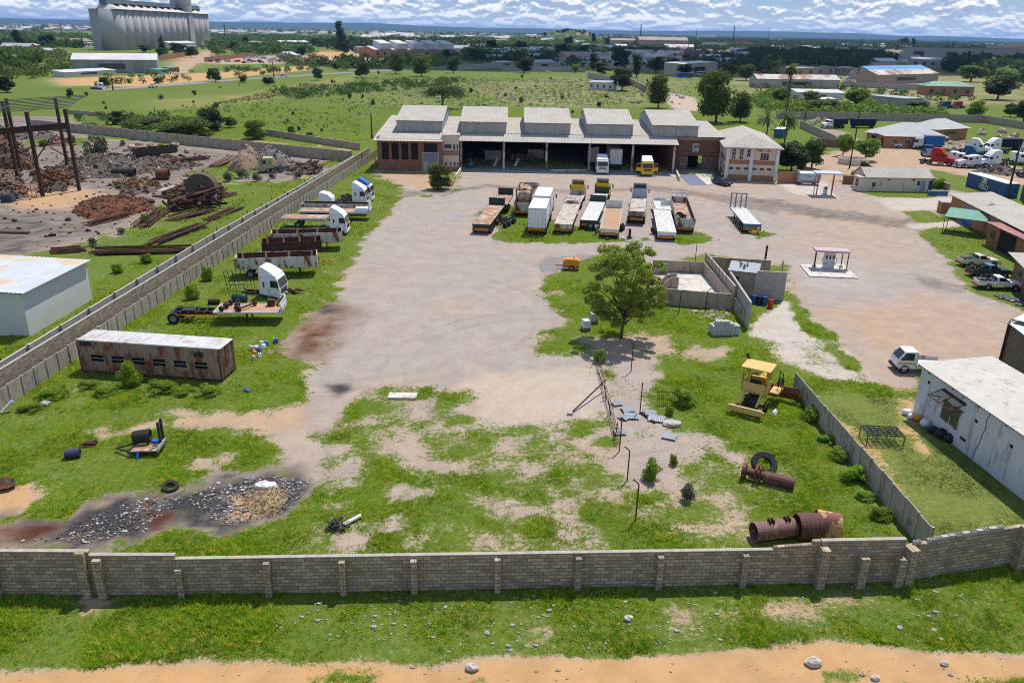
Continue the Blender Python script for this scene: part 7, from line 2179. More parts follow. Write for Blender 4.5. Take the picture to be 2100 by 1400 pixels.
def palm(label, px, py, top, n_=34, fl=2.6, skirt=False, tr=.22, wd=.5):
 h = HT(px, py, top)
 t = thing('palm_tree', label, 'palm', A(px, py), random.uniform(0, 6))
 MB().tube((0, 0, -.1), (.15, 0, h*.5), tr, 9, tr*.85).tube((.15, 0, h*.5), (.1, .1, h-.6), tr*.85, 9, tr*.75).build('trunk', bark, t)
 r = np.random.default_rng(px)
 V, F2 = [], []
 for i in range(n_):
  a = r.uniform(0, 2*PI)
  e = r.uniform(-.5, 1.2)
  p = np.array([.1, .1, h-.6])
  d = np.array([math.cos(a)*math.cos(e), math.sin(a)*math.cos(e), math.sin(e)])
  for k in range(9):
   q = p+d*fl/9
   d = d+np.array([0, 0, -.17])
   d /= np.linalg.norm(d)
   sd = np.cross(d, [0, 0, 1.])
   sd /= np.linalg.norm(sd)+1e-6
   w = wd*math.sin(PI*(k+1.2)/11)
   for s in (-1, 1):
    o_ = len(V)
    V += [p, q, q+sd*s*w-np.array([0, 0, w*.5])+d*.15]
    F2.append((o_, o_+1, o_+2))
   p = q
 npmesh('crown', np.array(V), np.array(F2), leaf_c if not skirt else leaf_a, t)
 if skirt:
  m = MB()
  for i in range(60):
   a = r.uniform(0, 2*PI)
   z = h-1.2-r.random()**1.4*h*.42
   m.add([(.25*math.cos(a), .25*math.sin(a), z+.8), ((.9-.25*(h-z)/h)*math.cos(a), (.9-.25*(h-z)/h)*math.sin(a), z-.5), (.5*math.cos(a+.5), .5*math.sin(a+.5), z-.3)], [(0, 1, 2)])
  m.build('dead_fronds', wood_m, t)
palm('tall fan palm with a shaggy brown skirt beyond the office', 1607, 262, 136, 46, 2.6, True, .3, .8)
palm('feather palm behind the office corner, the nearer of two', 1605, 320, 238, 38, 3.2)
palm('feather palm leaning over the office roof edge, the farther of two', 1568, 300, 236, 36, 3.4)
palm('small palm like bush beside the green awning', 2034, 470, 425, 30, 1.7, False, .12, .4)
fs = 'small shrub dotted over the open green field'
r0 = random.Random(4)
k = 0
while k < 70:
 px, py = r0.uniform(170, 1330), r0.uniform(150, 300)
 p = A(px, py)
 if py > 262-.02*px and px > 700:
  continue
 if px < 560 and py > 235+.05*px:
  continue
 if py < 178-.05*px*.5 and px < 700:
  continue
 plant(('shrub', 'dshrub', 'grey', 'shrub')[k % 4], px, py, 0, fs, None, 'small shrubs of the open field', h=r0.uniform(.7, 2.4))
 k += 1
FT = [(335, 112, 70, 30, 'cone', 'tall dark conifer before the grain silos'), (300, 108, 92, 26, 'far', 'low dark tree at the foot of the silo wall'), (330, 118, 98, 24, 'fargreen', 'small round tree before the tall dark conifer'), (368, 116, 88, 34, 'far', 'broad dark tree right of the tall dark conifer'), (392, 118, 95, 30, 'fargreen', 'bushy tree before the white canopy of the silos'), (403, 112, 103, 14, 'fargreen', 'little tree at the right end of the silo row'),
 (700, 106, 42, 30, 'column', 'tallest ragged dark tree left of the red shed'), (707, 112, 82, 22, 'far', 'dark tree at the foot of the tallest ragged one'), (643, 98, 78, 20, 'fargreen', 'round tree left of the tallest ragged tree'), (618, 116, 95, 22, 'far', 'dark bush tree behind the far car lot'), (480, 102, 85, 26, 'fargreen', 'tree above the left part of the car lot'), (505, 92, 74, 14, 'far', 'slim dark tree beyond the car lot'), (526, 103, 88, 18, 'far', 'dark tree beside the far red roof'), (550, 100, 88, 16, 'fargreen', 'small tree left of the long white roof'),
 (812, 152, 108, 44, 'olive', 'rounded tree before the sawtooth building, left one'), (865, 157, 117, 46, 'olive', 'rounded tree before the sawtooth building, right one'), (742, 160, 126, 38, 'fargreen', 'ragged bush tree left of the two rounded ones'), (860, 118, 96, 22, 'far', 'dark tree against the sawtooth building front'), (918, 124, 102, 22, 'far', 'dark bush at the right end of the sawtooth building'), (930, 150, 115, 34, 'fargreen', 'grey green tree right of the two rounded trees'), (978, 128, 100, 40, 'far', 'low dark spreading tree beyond the far wall bend'), (1010, 108, 82, 28, 'far', 'dark round tree on the lawn beyond the wall bend'), (1064, 118, 84, 30, 'far', 'dense black green tree left of the yellow shed'), (1075, 150, 114, 42, 'far', 'big dark tree beside the yellow shed'), (1180, 150, 132, 20, 'bright', 'small bright tree before the rubble field'), (1217, 146, 108, 30, 'column', 'dark narrow tree before the shaded yards'), (1236, 152, 128, 42, 'far', 'dark bush below the narrow dark tree'), (1272, 142, 98, 42, 'far', 'big dark crown in the shaded yards'), (1305, 160, 110, 30, 'column', 'dark upright tree left of the white workshop'), (1345, 150, 116, 28, 'column', 'dark upright tree before the white workshop'), (1165, 100, 75, 20, 'far', 'dark tree below the hill with houses'), (1155, 120, 90, 32, 'far', 'dark spreading tree under the hill'), (1195, 118, 92, 24, 'far', 'second dark spreading tree under the hill'), (1218, 95, 68, 16, 'column', 'tall slim dark tree before the brown shed'), (1246, 94, 78, 14, 'far', 'dark tree just left of the brown shed'),
 (1850, 100, 77, 26, 'spread', 'tall umbrella eucalyptus on the skyline'), (1872, 102, 78, 16, 'column', 'slim eucalyptus right of the umbrella one'), (2010, 104, 93, 14, 'spread', 'flat topped tree on the far right skyline'), (1530, 166, 132, 42, 'round', 'domed tree left of the long white shed'), (1490, 158, 128, 50, 'fargreen', 'broad tree behind the very tall leafy one'), (1570, 150, 120, 40, 'far', 'dark tree behind the long white shed'), (1405, 158, 130, 36, 'far', 'dark tree beyond the blue bus'),
 (14, 190, 155, 46, 'far', 'dark bush beside the gantry top'), (20, 148, 100, 30, 'spread', 'tree with bare stems left of the grey shed'), (50, 146, 104, 30, 'spread', 'second bare stemmed tree left of the grey shed'), (80, 150, 110, 26, 'spread', 'third bare stemmed tree nearest the grey shed'), (42, 100, 62, 26, 'far', 'dark tree behind the grey roofed houses'), (100, 96, 70, 36, 'far', 'broad dark tree right of the grey roofed houses'), (146, 200, 180, 22, 'dshrub', 'lone tree with bare stem beyond the gantry'), (213, 182, 158, 24, 'fargreen', 'round bush on the dirt bank near the small van'), (325, 172, 160, 20, 'far', 'dark bush on the bank above the white pickup'), (442, 168, 140, 34, 'fargreen', 'big bush tree where road and bank meet'), (500, 170, 155, 24, 'fargreen', 'bush beside the road past the big bush tree'), (550, 175, 158, 30, 'fargreen', 'broad bush beside the road before the white van'), (652, 165, 138, 28, 'fargreen', 'bush tree right of the white van'), (690, 142, 128, 18, 'fargreen', 'small round bush on the far grass slope'), (660, 135, 124, 18, 'far', 'second small bush on the far grass slope')]
for x, y, tp, w, kd, lb in FT:
 plant(kd, x, y, tp, lb, w)
def woods(name, polys, step, hmin, hmax, mt, seed, nl=46):
 r = np.random.default_rng(seed)
 C, Rd = [], []
 for q in polys:
  P_ = [tuple(A(*p)[:2]) for p in q]
  xs_, ys_ = [p[0] for p in P_], [p[1] for p in P_]
  ar = (max(xs_)-min(xs_))*(max(ys_)-min(ys_))
  n_ = int(min(9500, ar/step**2))
  x, y = r.uniform(min(xs_), max(xs_), n_), r.uniform(min(ys_), max(ys_), n_)
  ok = (sdist(P_, x, y) < 0) & (fbm(x/60, y/60, seed, 3) > (.5 if seed == 1 else .36))
  for a, b in zip(x[ok], y[ok]):
   h = r.uniform(hmin, hmax)
   C.append((a, b, h*.52))
   Rd.append(h*.5)
 C, Rd = np.array(C), np.array(Rd)
 n_ = len(C)
 d = r.normal(size=(n_, nl, 3))
 d /= np.linalg.norm(d, axis=2)[:, :, None]
 lump = 1+.35*r.random((n_, nl, 1))
 p = C[:, None]+d*Rd[:, None, None]*r.uniform(.55, 1, (n_, nl, 1))*lump*np.array([1.25, 1.25, .95])
 nr = d+r.normal(size=d.shape)*.5
 t = np.cross(nr, r.normal(size=d.shape))
 t /= np.linalg.norm(t, axis=2)[:, :, None]
 b = np.cross(nr/np.linalg.norm(nr, axis=2)[:, :, None], t)
 s = Rd[:, None, None]*.34
 v = np.stack([p-t*s, p-b*s*.7, p+t*s, p+b*s*.7], 2).reshape(-1, 3)
 v[:, 2] = np.maximum(v[:, 2], .05)
 o = npmesh(name, v, np.arange(len(v)).reshape(-1, 4), mt)
 return o
tag(woods('woods', [[(960, 112), (1260, 96), (1420, 92), (1800, 105), (1850, 125), (1780, 140), (1480, 150), (1240, 140), (1000, 128)]], 11, 5, 9, leaf_b, 1), 'dark belt of trees between the shaded yards', 'wood', None, 'stuff')
tag(woods('woods', [[(1230, 83), (1420, 80), (1700, 84), (1950, 92), (2150, 104), (2150, 114), (1900, 104), (1600, 100), (1300, 96)], [(1540, 118), (1640, 116), (1790, 122), (1760, 150), (1560, 160)], [(1920, 135), (2150, 140), (2150, 185), (2000, 170)], [(640, 96), (960, 90), (1000, 104), (940, 112), (700, 106)]], 13, 7, 15, leaf_b, 2), 'wooded skyline behind the industrial sheds', 'wood', None, 'stuff')
tag(woods('woods', [[(-60, 68), (190, 78), (190, 100), (-60, 92)], [(412, 76), (700, 80), (1000, 82), (1230, 80), (1230, 92), (1000, 98), (700, 94), (412, 92)], [(-200, 125), (20, 125), (60, 150), (-200, 170)], [(940, 100), (1240, 92), (1240, 118), (960, 128)], [(410, 100), (640, 100), (640, 114), (430, 114)]], 15, 6, 11, leaf_c, 3), 'tree dotted suburbs before the far blue hills', 'wood', None, 'stuff')
tag(woods('woods', [[(-100, 110), (140, 108), (150, 140), (130, 156), (-100, 200)], [(560, 122), (640, 118), (760, 128), (940, 118), (1000, 134), (700, 146), (600, 146)]], 13, 3, 7, leaf_a, 9), 'scattered trees of the rough land before the road', 'wood', None, 'stuff')
tag(woods('woods', [[(-300, 58), (190, 68), (700, 74), (1230, 78), (1600, 84), (2300, 100), (2300, 92), (1600, 78), (1230, 72), (700, 67), (-300, 50)]], 60, 10, 18, leaf_b, 4, 30), 'scattered woodland of the far plain', 'wood', None, 'stuff')
tag(woods('bushes', [[(150, 158), (440, 146), (640, 134), (640, 146), (440, 164), (200, 180)], [(1530, 166), (1780, 185), (2010, 205), (2010, 236), (1900, 226), (1730, 214), (1560, 206)]], 11, 1, 3.6, leaf_c, 15, 50), 'bushes dotted along the bank and among the right hand plots', 'bushes', None, 'stuff')
tag(woods('bushes', [[(560, 190), (900, 165), (960, 168), (900, 180), (600, 205)], [(150, 240), (330, 245), (440, 250), (440, 284), (300, 276), (180, 266)]], 4.5, 1, 3.2, leaf_c, 5, 40), 'low bushes along the field edge', 'bushes', None, 'stuff')
tag(woods('bushes', [[(330, 230), (760, 160), (1330, 165), (1330, 215), (760, 225), (740, 280), (480, 250)]], 3.2, .25, 1.0, leaf_c, 12, 22), 'low scrub scattered over the open field', 'bushes', None, 'stuff')
tag(woods('bushes', [[(1630, 215), (1760, 220), (1880, 232), (1990, 240), (1990, 248), (1760, 240), (1620, 236)], [(1545, 200), (1600, 195), (1620, 225), (1560, 230)]], 3.5, 1.5, 3.5, leaf_d, 6, 60), 'green thicket along the long grey panel wall', 'bushes', None, 'stuff')
gt = tufts('reeds', 26000, (-110, 20, 190, 420), lambda x, y: np.ones(x.shape), .8, 1.6, 4, dry_m, 77, .16, lambda x, y: np.min([sdist([tuple(A(*p)[:2]) for p in q], x, y) for q in ([(300, 205), (430, 198), (560, 188), (740, 153), (745, 160), (570, 198), (430, 215), (310, 218)], [(620, 152), (700, 140), (720, 146), (640, 160)], [(110, 190), (200, 195), (320, 210), (180, 215)])], axis=0) < 2)
tag(gt, 'dry pale reeds along the far edge of the field', 'reeds', None, 'stuff')
# ------------------------------------------------------------------ scrapyard
def heap(label, q, h, mats, n_, size, seed, name='scrap_heap', cat='heap', lump=.25):
 """a mound inside the pixel polygon q, covered with loose pieces"""
 P_ = [A(*p) for p in q]
 c = sum(P_, Vector())/len(P_)
 r = random.Random(seed)
 poly = [(p.x-c.x, p.y-c.y) for p in P_]
 xs_, ys_ = [p[0] for p in poly], [p[1] for p in poly]
 k = 26
 X, Y = np.meshgrid(np.linspace(min(xs_)-.3, max(xs_)+.3, k), np.linspace(min(ys_)-.3, max(ys_)+.3, k))
 d = -sdist(poly, X.ravel(), Y.ravel())
 md = max(d.max(), .1)
 t = np.clip(d/md, -.2, 1)
 Z = h*np.sign(t)*np.abs(t)**.75*(.75+.6*(fbm(X.ravel()*.7+seed, Y.ravel()*.7, seed, 4)-.2))
 m = MB()
 i_ = np.arange(k*k).reshape(k, k)
 m.add(np.stack([X.ravel(), Y.ravel(), Z], 1).tolist(), np.stack([i_[:-1, :-1].ravel(), i_[:-1, 1:].ravel(), i_[1:, 1:].ravel(), i_[1:, :-1].ravel()], 1).tolist())
 ok = np.where(d > 0)[0]
 for j in range(n_):
  g = int(r.choice(ok))
  p = Vector((X.ravel()[g]+r.uniform(-.3, .3), Y.ravel()[g]+r.uniform(-.3, .3), Z[g]+r.uniform(-.05, .12)))
  s = size*r.uniform(.4, 1.5)
  m.mat(r.randrange(1, len(mats)))
  if r.random() < lump:
   m.ball(p, s*.35, s*.3, s*.25, 6, .25, 4)
  else:
   m.bar(p, p+Vector((r.uniform(-1, 1), r.uniform(-1, 1), r.uniform(-.35, .5)))*s, s*r.uniform(.06, .24), s*r.uniform(.05, .16))
 o = m.build(name, mats, None, loc=c)
 return tag(o, label, cat, None, 'stuff')
sootm = mat('soot_earth', (.075, .058, .046), (.13, .105, .085), 1.5, .95)
greyrub = mat('grey_rubble', (.21, .185, .165), (.13, .115, .10), 2, .95)
brownm = mat('brown_earth', (.26, .18, .12), (.19, .13, .09), 2, .95)
mut_y = mat('dull_yellow_steel', (.40, .26, .05), (.28, .17, .04), 2, .7)
mut_o = mat('dull_orange_steel', (.30, .12, .045), (.22, .09, .035), 2, .7)
pinkrust = mat('pink_rust', (.22, .12, .10), (.15, .085, .075), 2, .9)
heap('big heap of mixed rusty scrap behind the gantry posts', [(-60, 345), (68, 350), (72, 325), (40, 300), (-60, 292)], 4.5, [dark_rust, rust, dark_rust, greyrub, mut_o, sootm], 420, 1.3, 1)
heap('wide dark heap of ash and scrap in the middle of the scrapyard', [(115, 348), (150, 366), (250, 366), (330, 350), (320, 335), (210, 328), (150, 330)], 3.0, [sootm, dark_rust, greyrub, greyrub, rust, concrete, sootm], 900, .8, 2)
heap('heap of rusty and yellow machine parts before the dark ash heap', [(222, 380), (270, 402), (330, 392), (325, 372), (260, 368)], 1.1, [sootm, rust, dark_rust, mut_y, dark_rust], 240, 1.0, 3)
heap('oval heap of bright rust turnings nearest the white shed', [(145, 435), (180, 450), (250, 446), (325, 428), (300, 408), (220, 405), (165, 415)], 1.5, [mat('rust_turnings', (.16, .06, .025), (.09, .035, .02), 4, .95), rust, dark_rust, mat('rust_orange', (.26, .10, .03)), sootm], 700, .55, 4)
heap('heap of rusty frames between the gantry posts', [(84, 395), (140, 392), (138, 368), (92, 366)], 1.8, [sootm, rust, dark_rust, mut_o, dark_rust], 160, 1.4, 5, lump=.05)
heap('jumble of yellow and orange machine parts at the left gantry post', [(-40, 412), (52, 408), (50, 370), (0, 352), (-40, 356)], 2.2, [sootm, mut_y, mut_o, dark_rust, black_m, dark_rust], 200, 1.3, 6)
heap('brown earth mound at the wall end of the scrapyard', [(466, 350), (500, 356), (535, 345), (530, 318), (500, 312)], 3.8, [brownm, brownm, stone_m], 220, .5, 7, 'earth_mound', 'mound', .9)
heap('grey rubble mound joined to the brown earth mound', [(522, 350), (600, 352), (600, 330), (570, 316), (530, 316)], 3.4, [greyrub, greyrub, concrete, dark_rust], 300, .6, 8, 'rubble_mound', 'mound', .8)
heap('low heap of tangled dark bars beside the old pale truck', [(590, 360), (655, 358), (665, 340), (610, 342)], 1.4, [sootm, dark_rust, pinkrust, dark_rust], 180, 1.2, 9, lump=.0)
heap('low spread of rusty offcuts between the ash heap and the boulders', [(180, 322), (330, 318), (420, 340), (350, 352), (230, 326)], .9, [sootm, dark_rust, rust, dark_rust, greyrub], 420, .9, 12)
heap('tangle of dark bars on the ground beside the wrecked machine', [(330, 398), (400, 372), (460, 385), (450, 420), (350, 420)], 1.2, [sootm, dark_rust, dark_rust, pinkrust, rust], 420, 1.6, 13, lump=0)
heap('low spread of scrap bars on the left of the scrapyard track', [(60, 352), (160, 345), (175, 372), (110, 385), (70, 372)], .8, [sootm, dark_rust, rust, mut_o, dark_rust], 300, 1.1, 15)
heap('row of pinkish rusty coils behind the gantry', [(98, 300), (140, 300), (140, 287), (98, 288)], 1.2, [pinkrust, pinkrust, dark_rust], 90, 1.1, 10)
heap('heap of rusty trash along the back panel wall', [(-40, 290), (110, 285), (110, 268), (-40, 262)], 1.6, [sootm, dark_rust, pinkrust, concrete], 200, 1.2, 11)
for i, (q, lb) in enumerate((([(0, 1108), (130, 1100), (190, 1060), (290, 1022), (380, 1020), (300, 1090), (180, 1114)], 'pale paper and plastic trash strewn on the burnt ground by the front wall'), ([(380, 1020), (450, 985), (560, 975), (636, 985), (600, 1045), (480, 1078), (440, 1070)], 'ash and paper trash on the burnt ground right of the grass clump'))):
 P_ = [tuple(A(*p)[:2]) for p in q]
 m = MB()
 r = random.Random(i)
 for j in range(1500):
  x, y = r.uniform(min(p[0] for p in P_), max(p[0] for p in P_)), r.uniform(min(p[1] for p in P_), max(p[1] for p in P_))
  if sdist(P_, np.array([x]), np.array([y]))[0] > 0 or fbm(np.array([x*.9]), np.array([y*.9]), 5, 3)[0] < .33:
   continue
  s = r.uniform(.02, .07)*(2 if r.random() < .06 else 1)
  m.mat(r.choice((0, 3, 1, 1, 2, 2, 2, 3, 5, 5, 5, 1, 1, 2, 2, 4))).ball((x, y, s*.3+.01), s*1.4, s, s*.55, 5, .35, 3)
 tag(m.build('litter', [white_paint, concrete, sootm, old_white, blue_paint, greyrub], None), lb, 'litter', None, 'stuff')
heap('straw and sacking dumped on the burnt ground', [(500, 1040), (560, 1060), (592, 1020), (570, 995), (510, 1010)], .5, [mat('straw', (.40, .29, .15), (.30, .2, .1), 4, .9), wood_m, mat('straw_pale', (.40, .31, .19)), wood_m], 500, .24, 21, 'straw_heap', 'heap', .02)
tag(MB().ball((0, 0, .22), .7, .45, .28, 10, .15).build('sack', white_paint, None, loc=A(545, 1002)), 'torn pale sack lying on the straw heap', 'sack')
heap('tangle of burnt wire and strips in the weeds near the front wall', [(676, 1085), (700, 1092), (712, 1080), (690, 1068)], .5, [sootm, black_m, black_m, dark_rust], 34, .55, 22, 'wire_tangle', 'wire', 0)
def stones(name, label, q, n_, smin, smax, mt, seed, th=.45):
 P_ = [tuple(A(*p)[:2]) for p in q]
 r = np.random.default_rng(seed)
 x, y = r.uniform(min(p[0] for p in P_), max(p[0] for p in P_), n_), r.uniform(min(p[1] for p in P_), max(p[1] for p in P_), n_)
 ok = (sdist(P_, x, y) < 0) & (fbm(x/2.5/smax, y/2.5/smax, seed, 3) > th)
 m = MB()
 for a, b in zip(x[ok], y[ok]):
  s = r.uniform(smin, smax)*(2 if r.random() < .06 else 1)
  m.ball((a, b, s*.25), s, s*r.uniform(.5, .9), s*.55, 6, .3, 3)
 return tag(m.build(name, mt, None), label, 'stones', None, 'stuff')
stones('rubble', 'pale broken stones scattered in the verge before the front wall', [(560, 1235), (2150, 1160), (2150, 1310), (900, 1340), (560, 1300)], 2000, .03, .085, mat('chip_stone', (.46, .43, .39), (.33, .30, .27), 3, .9), 1, .47)
stones('rubble', 'pale rubble dumped over the field behind the warehouse', [(740, 180), (950, 160), (1430, 160), (1400, 215), (1150, 222), (900, 225), (760, 220)], 1900, .25, .8, mat('pink_rubble', (.48, .40, .35), (.36, .29, .25), .5, .9), 2, .5)
stones('scrap_bits', 'small dark scrap bits littering the scrapyard ground', [(-150, 440), (-150, 262), (200, 290), (660, 335), (560, 372), (400, 362), (250, 470), (80, 514)], 3600, .08, .35, dark_rust, 14, .42)
stones('rubble', 'white rubble beside the leaning panel wall', [(1415, 640), (1480, 632), (1502, 645), (1480, 660), (1430, 652)], 200, .08, .2, stone_m, 3, .2)
stones('gravel', 'loose pale pebbles on the gravel of the plot', [(1225, 722), (1500, 876), (1330, 1045), (1255, 905)], 900, .02, .05, stone_m, 4, .4)
stones('gravel', 'loose stones on the orange track before the wall', [(-50, 1385), (1050, 1360), (2150, 1345), (2150, 1420), (-50, 1420)], 260, .02, .08, boulder_m, 5, .4)
for px, py, s in ((968, 1372, .3), (1668, 1362, .38), (1795, 1392, .22), (1936, 1362, .2), (1288, 1270, .25)):
 tag(MB().ball((0, 0, s*.4), s, s*.75, s*.6, 9, .15).build('stone', stone_m, None, loc=A(px, py)), 'pale loose stone lying at the edge of the orange track', 'stone', 'loose stones along the track')
for i in range(80):
 px, py, s = random.choice(((random.uniform(165, 400), random.uniform(284, 318), 1.), (random.uniform(1935, 1985), random.uniform(298, 312), 1.3), (random.uniform(2010, 2100), random.uniform(268, 305), 1.2), (random.uniform(1660, 1700), random.uniform(240, 258), .9)))
 tag(MB().ball((0, 0, s*.35), s*random.uniform(.6, 1.2), s*.8, s*.75, 8, .18, 5).build('boulder', boulder_m, None, loc=A(px, py)), 'rounded tan boulder dumped with others by a panel wall', 'boulder', 'boulders dumped by the panel walls')
def bundle(label, p0, p1, n_, r_, mt, seed, spread=1.2, cat='pipe stack'):
 a, b = A(*p0), A(*p1)
 t = thing('pipe_stack', label, cat, a, 0, 'stacks of rusty pipes and rails')
 q = random.Random(seed)
 d = b-a
 s = Vector((-d.y, d.x, 0)).normalized()
 for i in range(n_):
  o = s*q.uniform(-spread, spread)
  z = r_+q.random()**2*.55
  MB().tube(o+d*q.uniform(0, .15)+Vector((0, 0, z)), o+d*q.uniform(.8, 1.05)+s*q.uniform(-.5, .5)+Vector((0, 0, z+q.uniform(-.1, .1))), r_*q.uniform(.6, 1.2), 6).build('pipe', mt, t)
for px, py, s in ((190, 505, .9), (250, 480, .8), (300, 455, .9), (330, 440, .8), (360, 415, 1.), (440, 390, 1.3), (470, 372, 1.5), (500, 366, 1.6), (530, 372, 1.4), (560, 366, 1.), (420, 380, 1.), (90, 300, 1.2), (150, 292, 1.3), (250, 300, 1.2), (330, 306, 1.), (610, 366, 1.1), (640, 352, 1.2), (380, 480, .8), (430, 500, .8), (300, 540, .9), (240, 560, .9)):
 plant('grey' if int(px) % 3 else 'bshrub', px, py, 0, 'grey green weed bush growing among the scrapyard junk', None, 'weed bushes of the scrapyard', h=s*1.3)
for i, (p0, p1, n_, lb) in enumerate((((178, 520), (398, 516), 12, 'long dark pipes lying just beyond the white shed roof'), ((300, 505), (415, 462), 9, 'dark rails slanting over the grass near the outer wall'), ((285, 470), (345, 428), 14, 'dark rails heaped steeply beside the rust turnings'), ((345, 455), (428, 432), 10, 'dark rails under the wrecked machinery'), ((170, 466), (268, 440), 5, 'thin dark rails before the rust turnings'), ((420, 455), (486, 428), 7, 'dark rails lying alone in the grass by the outer wall'), ((352, 334), (425, 326), 12, 'rusty pipes stacked beside the old dump trailer'), ((436, 345), (482, 322), 9, 'brownish pipes stacked against the brown earth mound'), ((125, 335), (245, 324), 5, 'rusty beams on the back of the ash heap'), ((430, 410), (478, 396), 5, 'dark rails behind the wrecked machinery'), ((100, 518), (175, 512), 8, 'dark pipes poking out left of the long pipes'))):
 bundle(lb, p0, p1, n_*2, .085 if i < 6 else .11, dark_rust if i not in (7,) else pinkrust, i)
o = thing('machine_wreck', 'wrecked conveyor machine with a big flywheel drum tipped over in the scrapyard', 'machine', A(395, 428), .35)
MB().lathe((1.2, 1.8, 2.6), (.3, 1, .1), [(.3, -.5), (1.7, -.5), (1.7, .5), (.3, .5), (.3, -.5)], 20).build('flywheel', mat('olive_rust', (.14, .11, .09), (.1, .07, .06), 2, .9), o)
MB().bar((-2.2, -.5, 1.2), (3.4, 1.0, 2.6), 1.3, .2).bar((-1.8, 0, .2), (2.8, .8, 2.4), .3).bar((-2, -.9, .3), (3, -.3, 2.2), .25).build('conveyor', dark_rust, o)
MB().bar((-3.4, .4, 2.3), (-1.6, 1.4, 2.8), .9, .1).build('plate', pale_deck, o)
m = MB()
o.scale = (1.35, 1.35, 1.2)
for k in range(46):
 p = Vector((random.uniform(-2.6, 3.2), random.uniform(-1.4, 1.8), random.uniform(.1, 1.9)))
 m.bar(p, p+Vector((random.uniform(-1.6, 1.6), random.uniform(-.8, .8), random.uniform(-.3, .9))), random.uniform(.1, .35))
m.build('frame', dark_rust, o)
t = dropside('old dark dump trailer standing before the boulders in the scrapyard', (280, 328), (360, 320), 1.2, 1.1, mat('mossy_board', (.09, .075, .055), (.06, .05, .04)), mat('mossy_side', (.09, .075, .055)))
t['group'] = 'old vehicles in the scrapyard'
t = tractor('old pale yellow truck cab sunk in scrap by the rubble mound', A(585, 352), math.radians(195), mat('pale_lime', (.42, .42, .20), (.35, .35, .16), 2, .6), 4.5, roof=None, name='old_truck', group='old vehicles in the scrapyard')
for px, py, r_, L_, mt, lb in ((322, 368, 1.0, 2.2, rust, 'rusty cylinder with a dark mouth on the scrapyard track'), (232, 362, .8, 4., black_m, 'black cylinder at the foot of the ash heap')):
 o = MB().lathe((0, 0, r_), (1, .2, 0), [(r_, 0), (r_, L_), (r_*.9, L_), (r_*.9, .1), (.01, .1)], 16).build('steel_pipe', mt, None, loc=A(px, py))
 tag(o, lb, 'pipe')
o = thing('cage', 'pinkish open steel cage at the gantry post', 'cage', A(58, 404), .1)
m = MB()
for x in (-1.3, 0, 1.3):
 for y in (0, 1.4):
  m.bar((x, y, 0), (x, y, 1.9), .1)
for z in (.05, .95, 1.9):
 m.bar((-1.3, 0, z), (1.3, 0, z), .1).bar((-1.3, 1.4, z), (1.3, 1.4, z), .1).bar((-1.3, 0, z), (-1.3, 1.4, z), .1).bar((1.3, 0, z), (1.3, 1.4, z), .1)
m.build('frame', mat('pink_oxide', (.50, .22, .14), (.4, .17, .11), 2, .7), o)
tag(MB().box(-.9, .9, -.6, .6, 0, 1.1, .1).build('oil_tank', mat('slate_tank', (.05, .07, .09), (.04, .05, .06)), None, loc=A(18, 414)), 'grey blue tank below the yellow machine parts', 'tank')
tag(MB().box(-4, 4, -.3, .3, 0, .3).build('concrete_sleeper', sootm, None, loc=A(0, 478)), 'dark beam lying on the scrapyard ground at the left edge', 'beam')
g3, g2, g1 = A(163, 391), A(88, 403), A(36, 362)
gst = mat('gantry_steel', (.035, .022, .018), (.06, .032, .022), 1.5, .8)
o = thing('gantry', 'tall rusty steel gantry frame with open roof purlins over the scrapyard', 'gantry', g3)
gh = 13.4
m = MB()
back = Vector((-13, 21, 0))
corners = [g3, g2, g1, Vector((-84.5, 126, 0)), g3+back, g2+back+Vector((-4, 2, 0))]
for c in corners:
 MB().bar(c-g3, c-g3+Vector((0, 0, gh)), .5, .42).build('post', gst, o)
dv = (g2-g3).normalized()
lft = g3-g3+Vector((-40, -14, 0))
MB().bar((0, 0, gh-2.6), dv*34+Vector((0, 0, gh-2.6)), .4, .95).build('crane_beam', gst, o)
m = MB()
for (u0, z0, u1, z1) in ((0, .4, 7, 5.2), (7, 5.2, 3.4, 9), (3.6, 7.6, .2, 5.2), (7, 8, 0, 8.2)):
 m.bar(dv*u0+Vector((0, 0, z0)), dv*u1+Vector((0, 0, z1)), .14)
m.build('brace', dark_rust, o)
m = MB()
for k in range(9):
 p = Vector((-1.8*k*.62, 3.2*k, gh+.25))
 m.bar(p, p+dv*40, .09, .1)
for k in range(7):
 p = dv*(k*6)+Vector((0, 0, gh))
 m.bar(p, p+Vector((-10.5, 26.5, 0)), .12, .14)
m.build('purlins', mat('dark_purlin', (.13, .13, .14), (.09, .085, .085), 1, .6), o)
MB().slab([tuple((dv*20+Vector((-7, 20, 0)))[:2]), tuple((dv*40+Vector((-7, 20, 0)))[:2]), tuple((dv*40+Vector((-10, 26, 0)))[:2]), tuple((dv*20+Vector((-10, 26, 0)))[:2])], gh+.45, gh+.5).build('roof_sheet', white_paint, o)
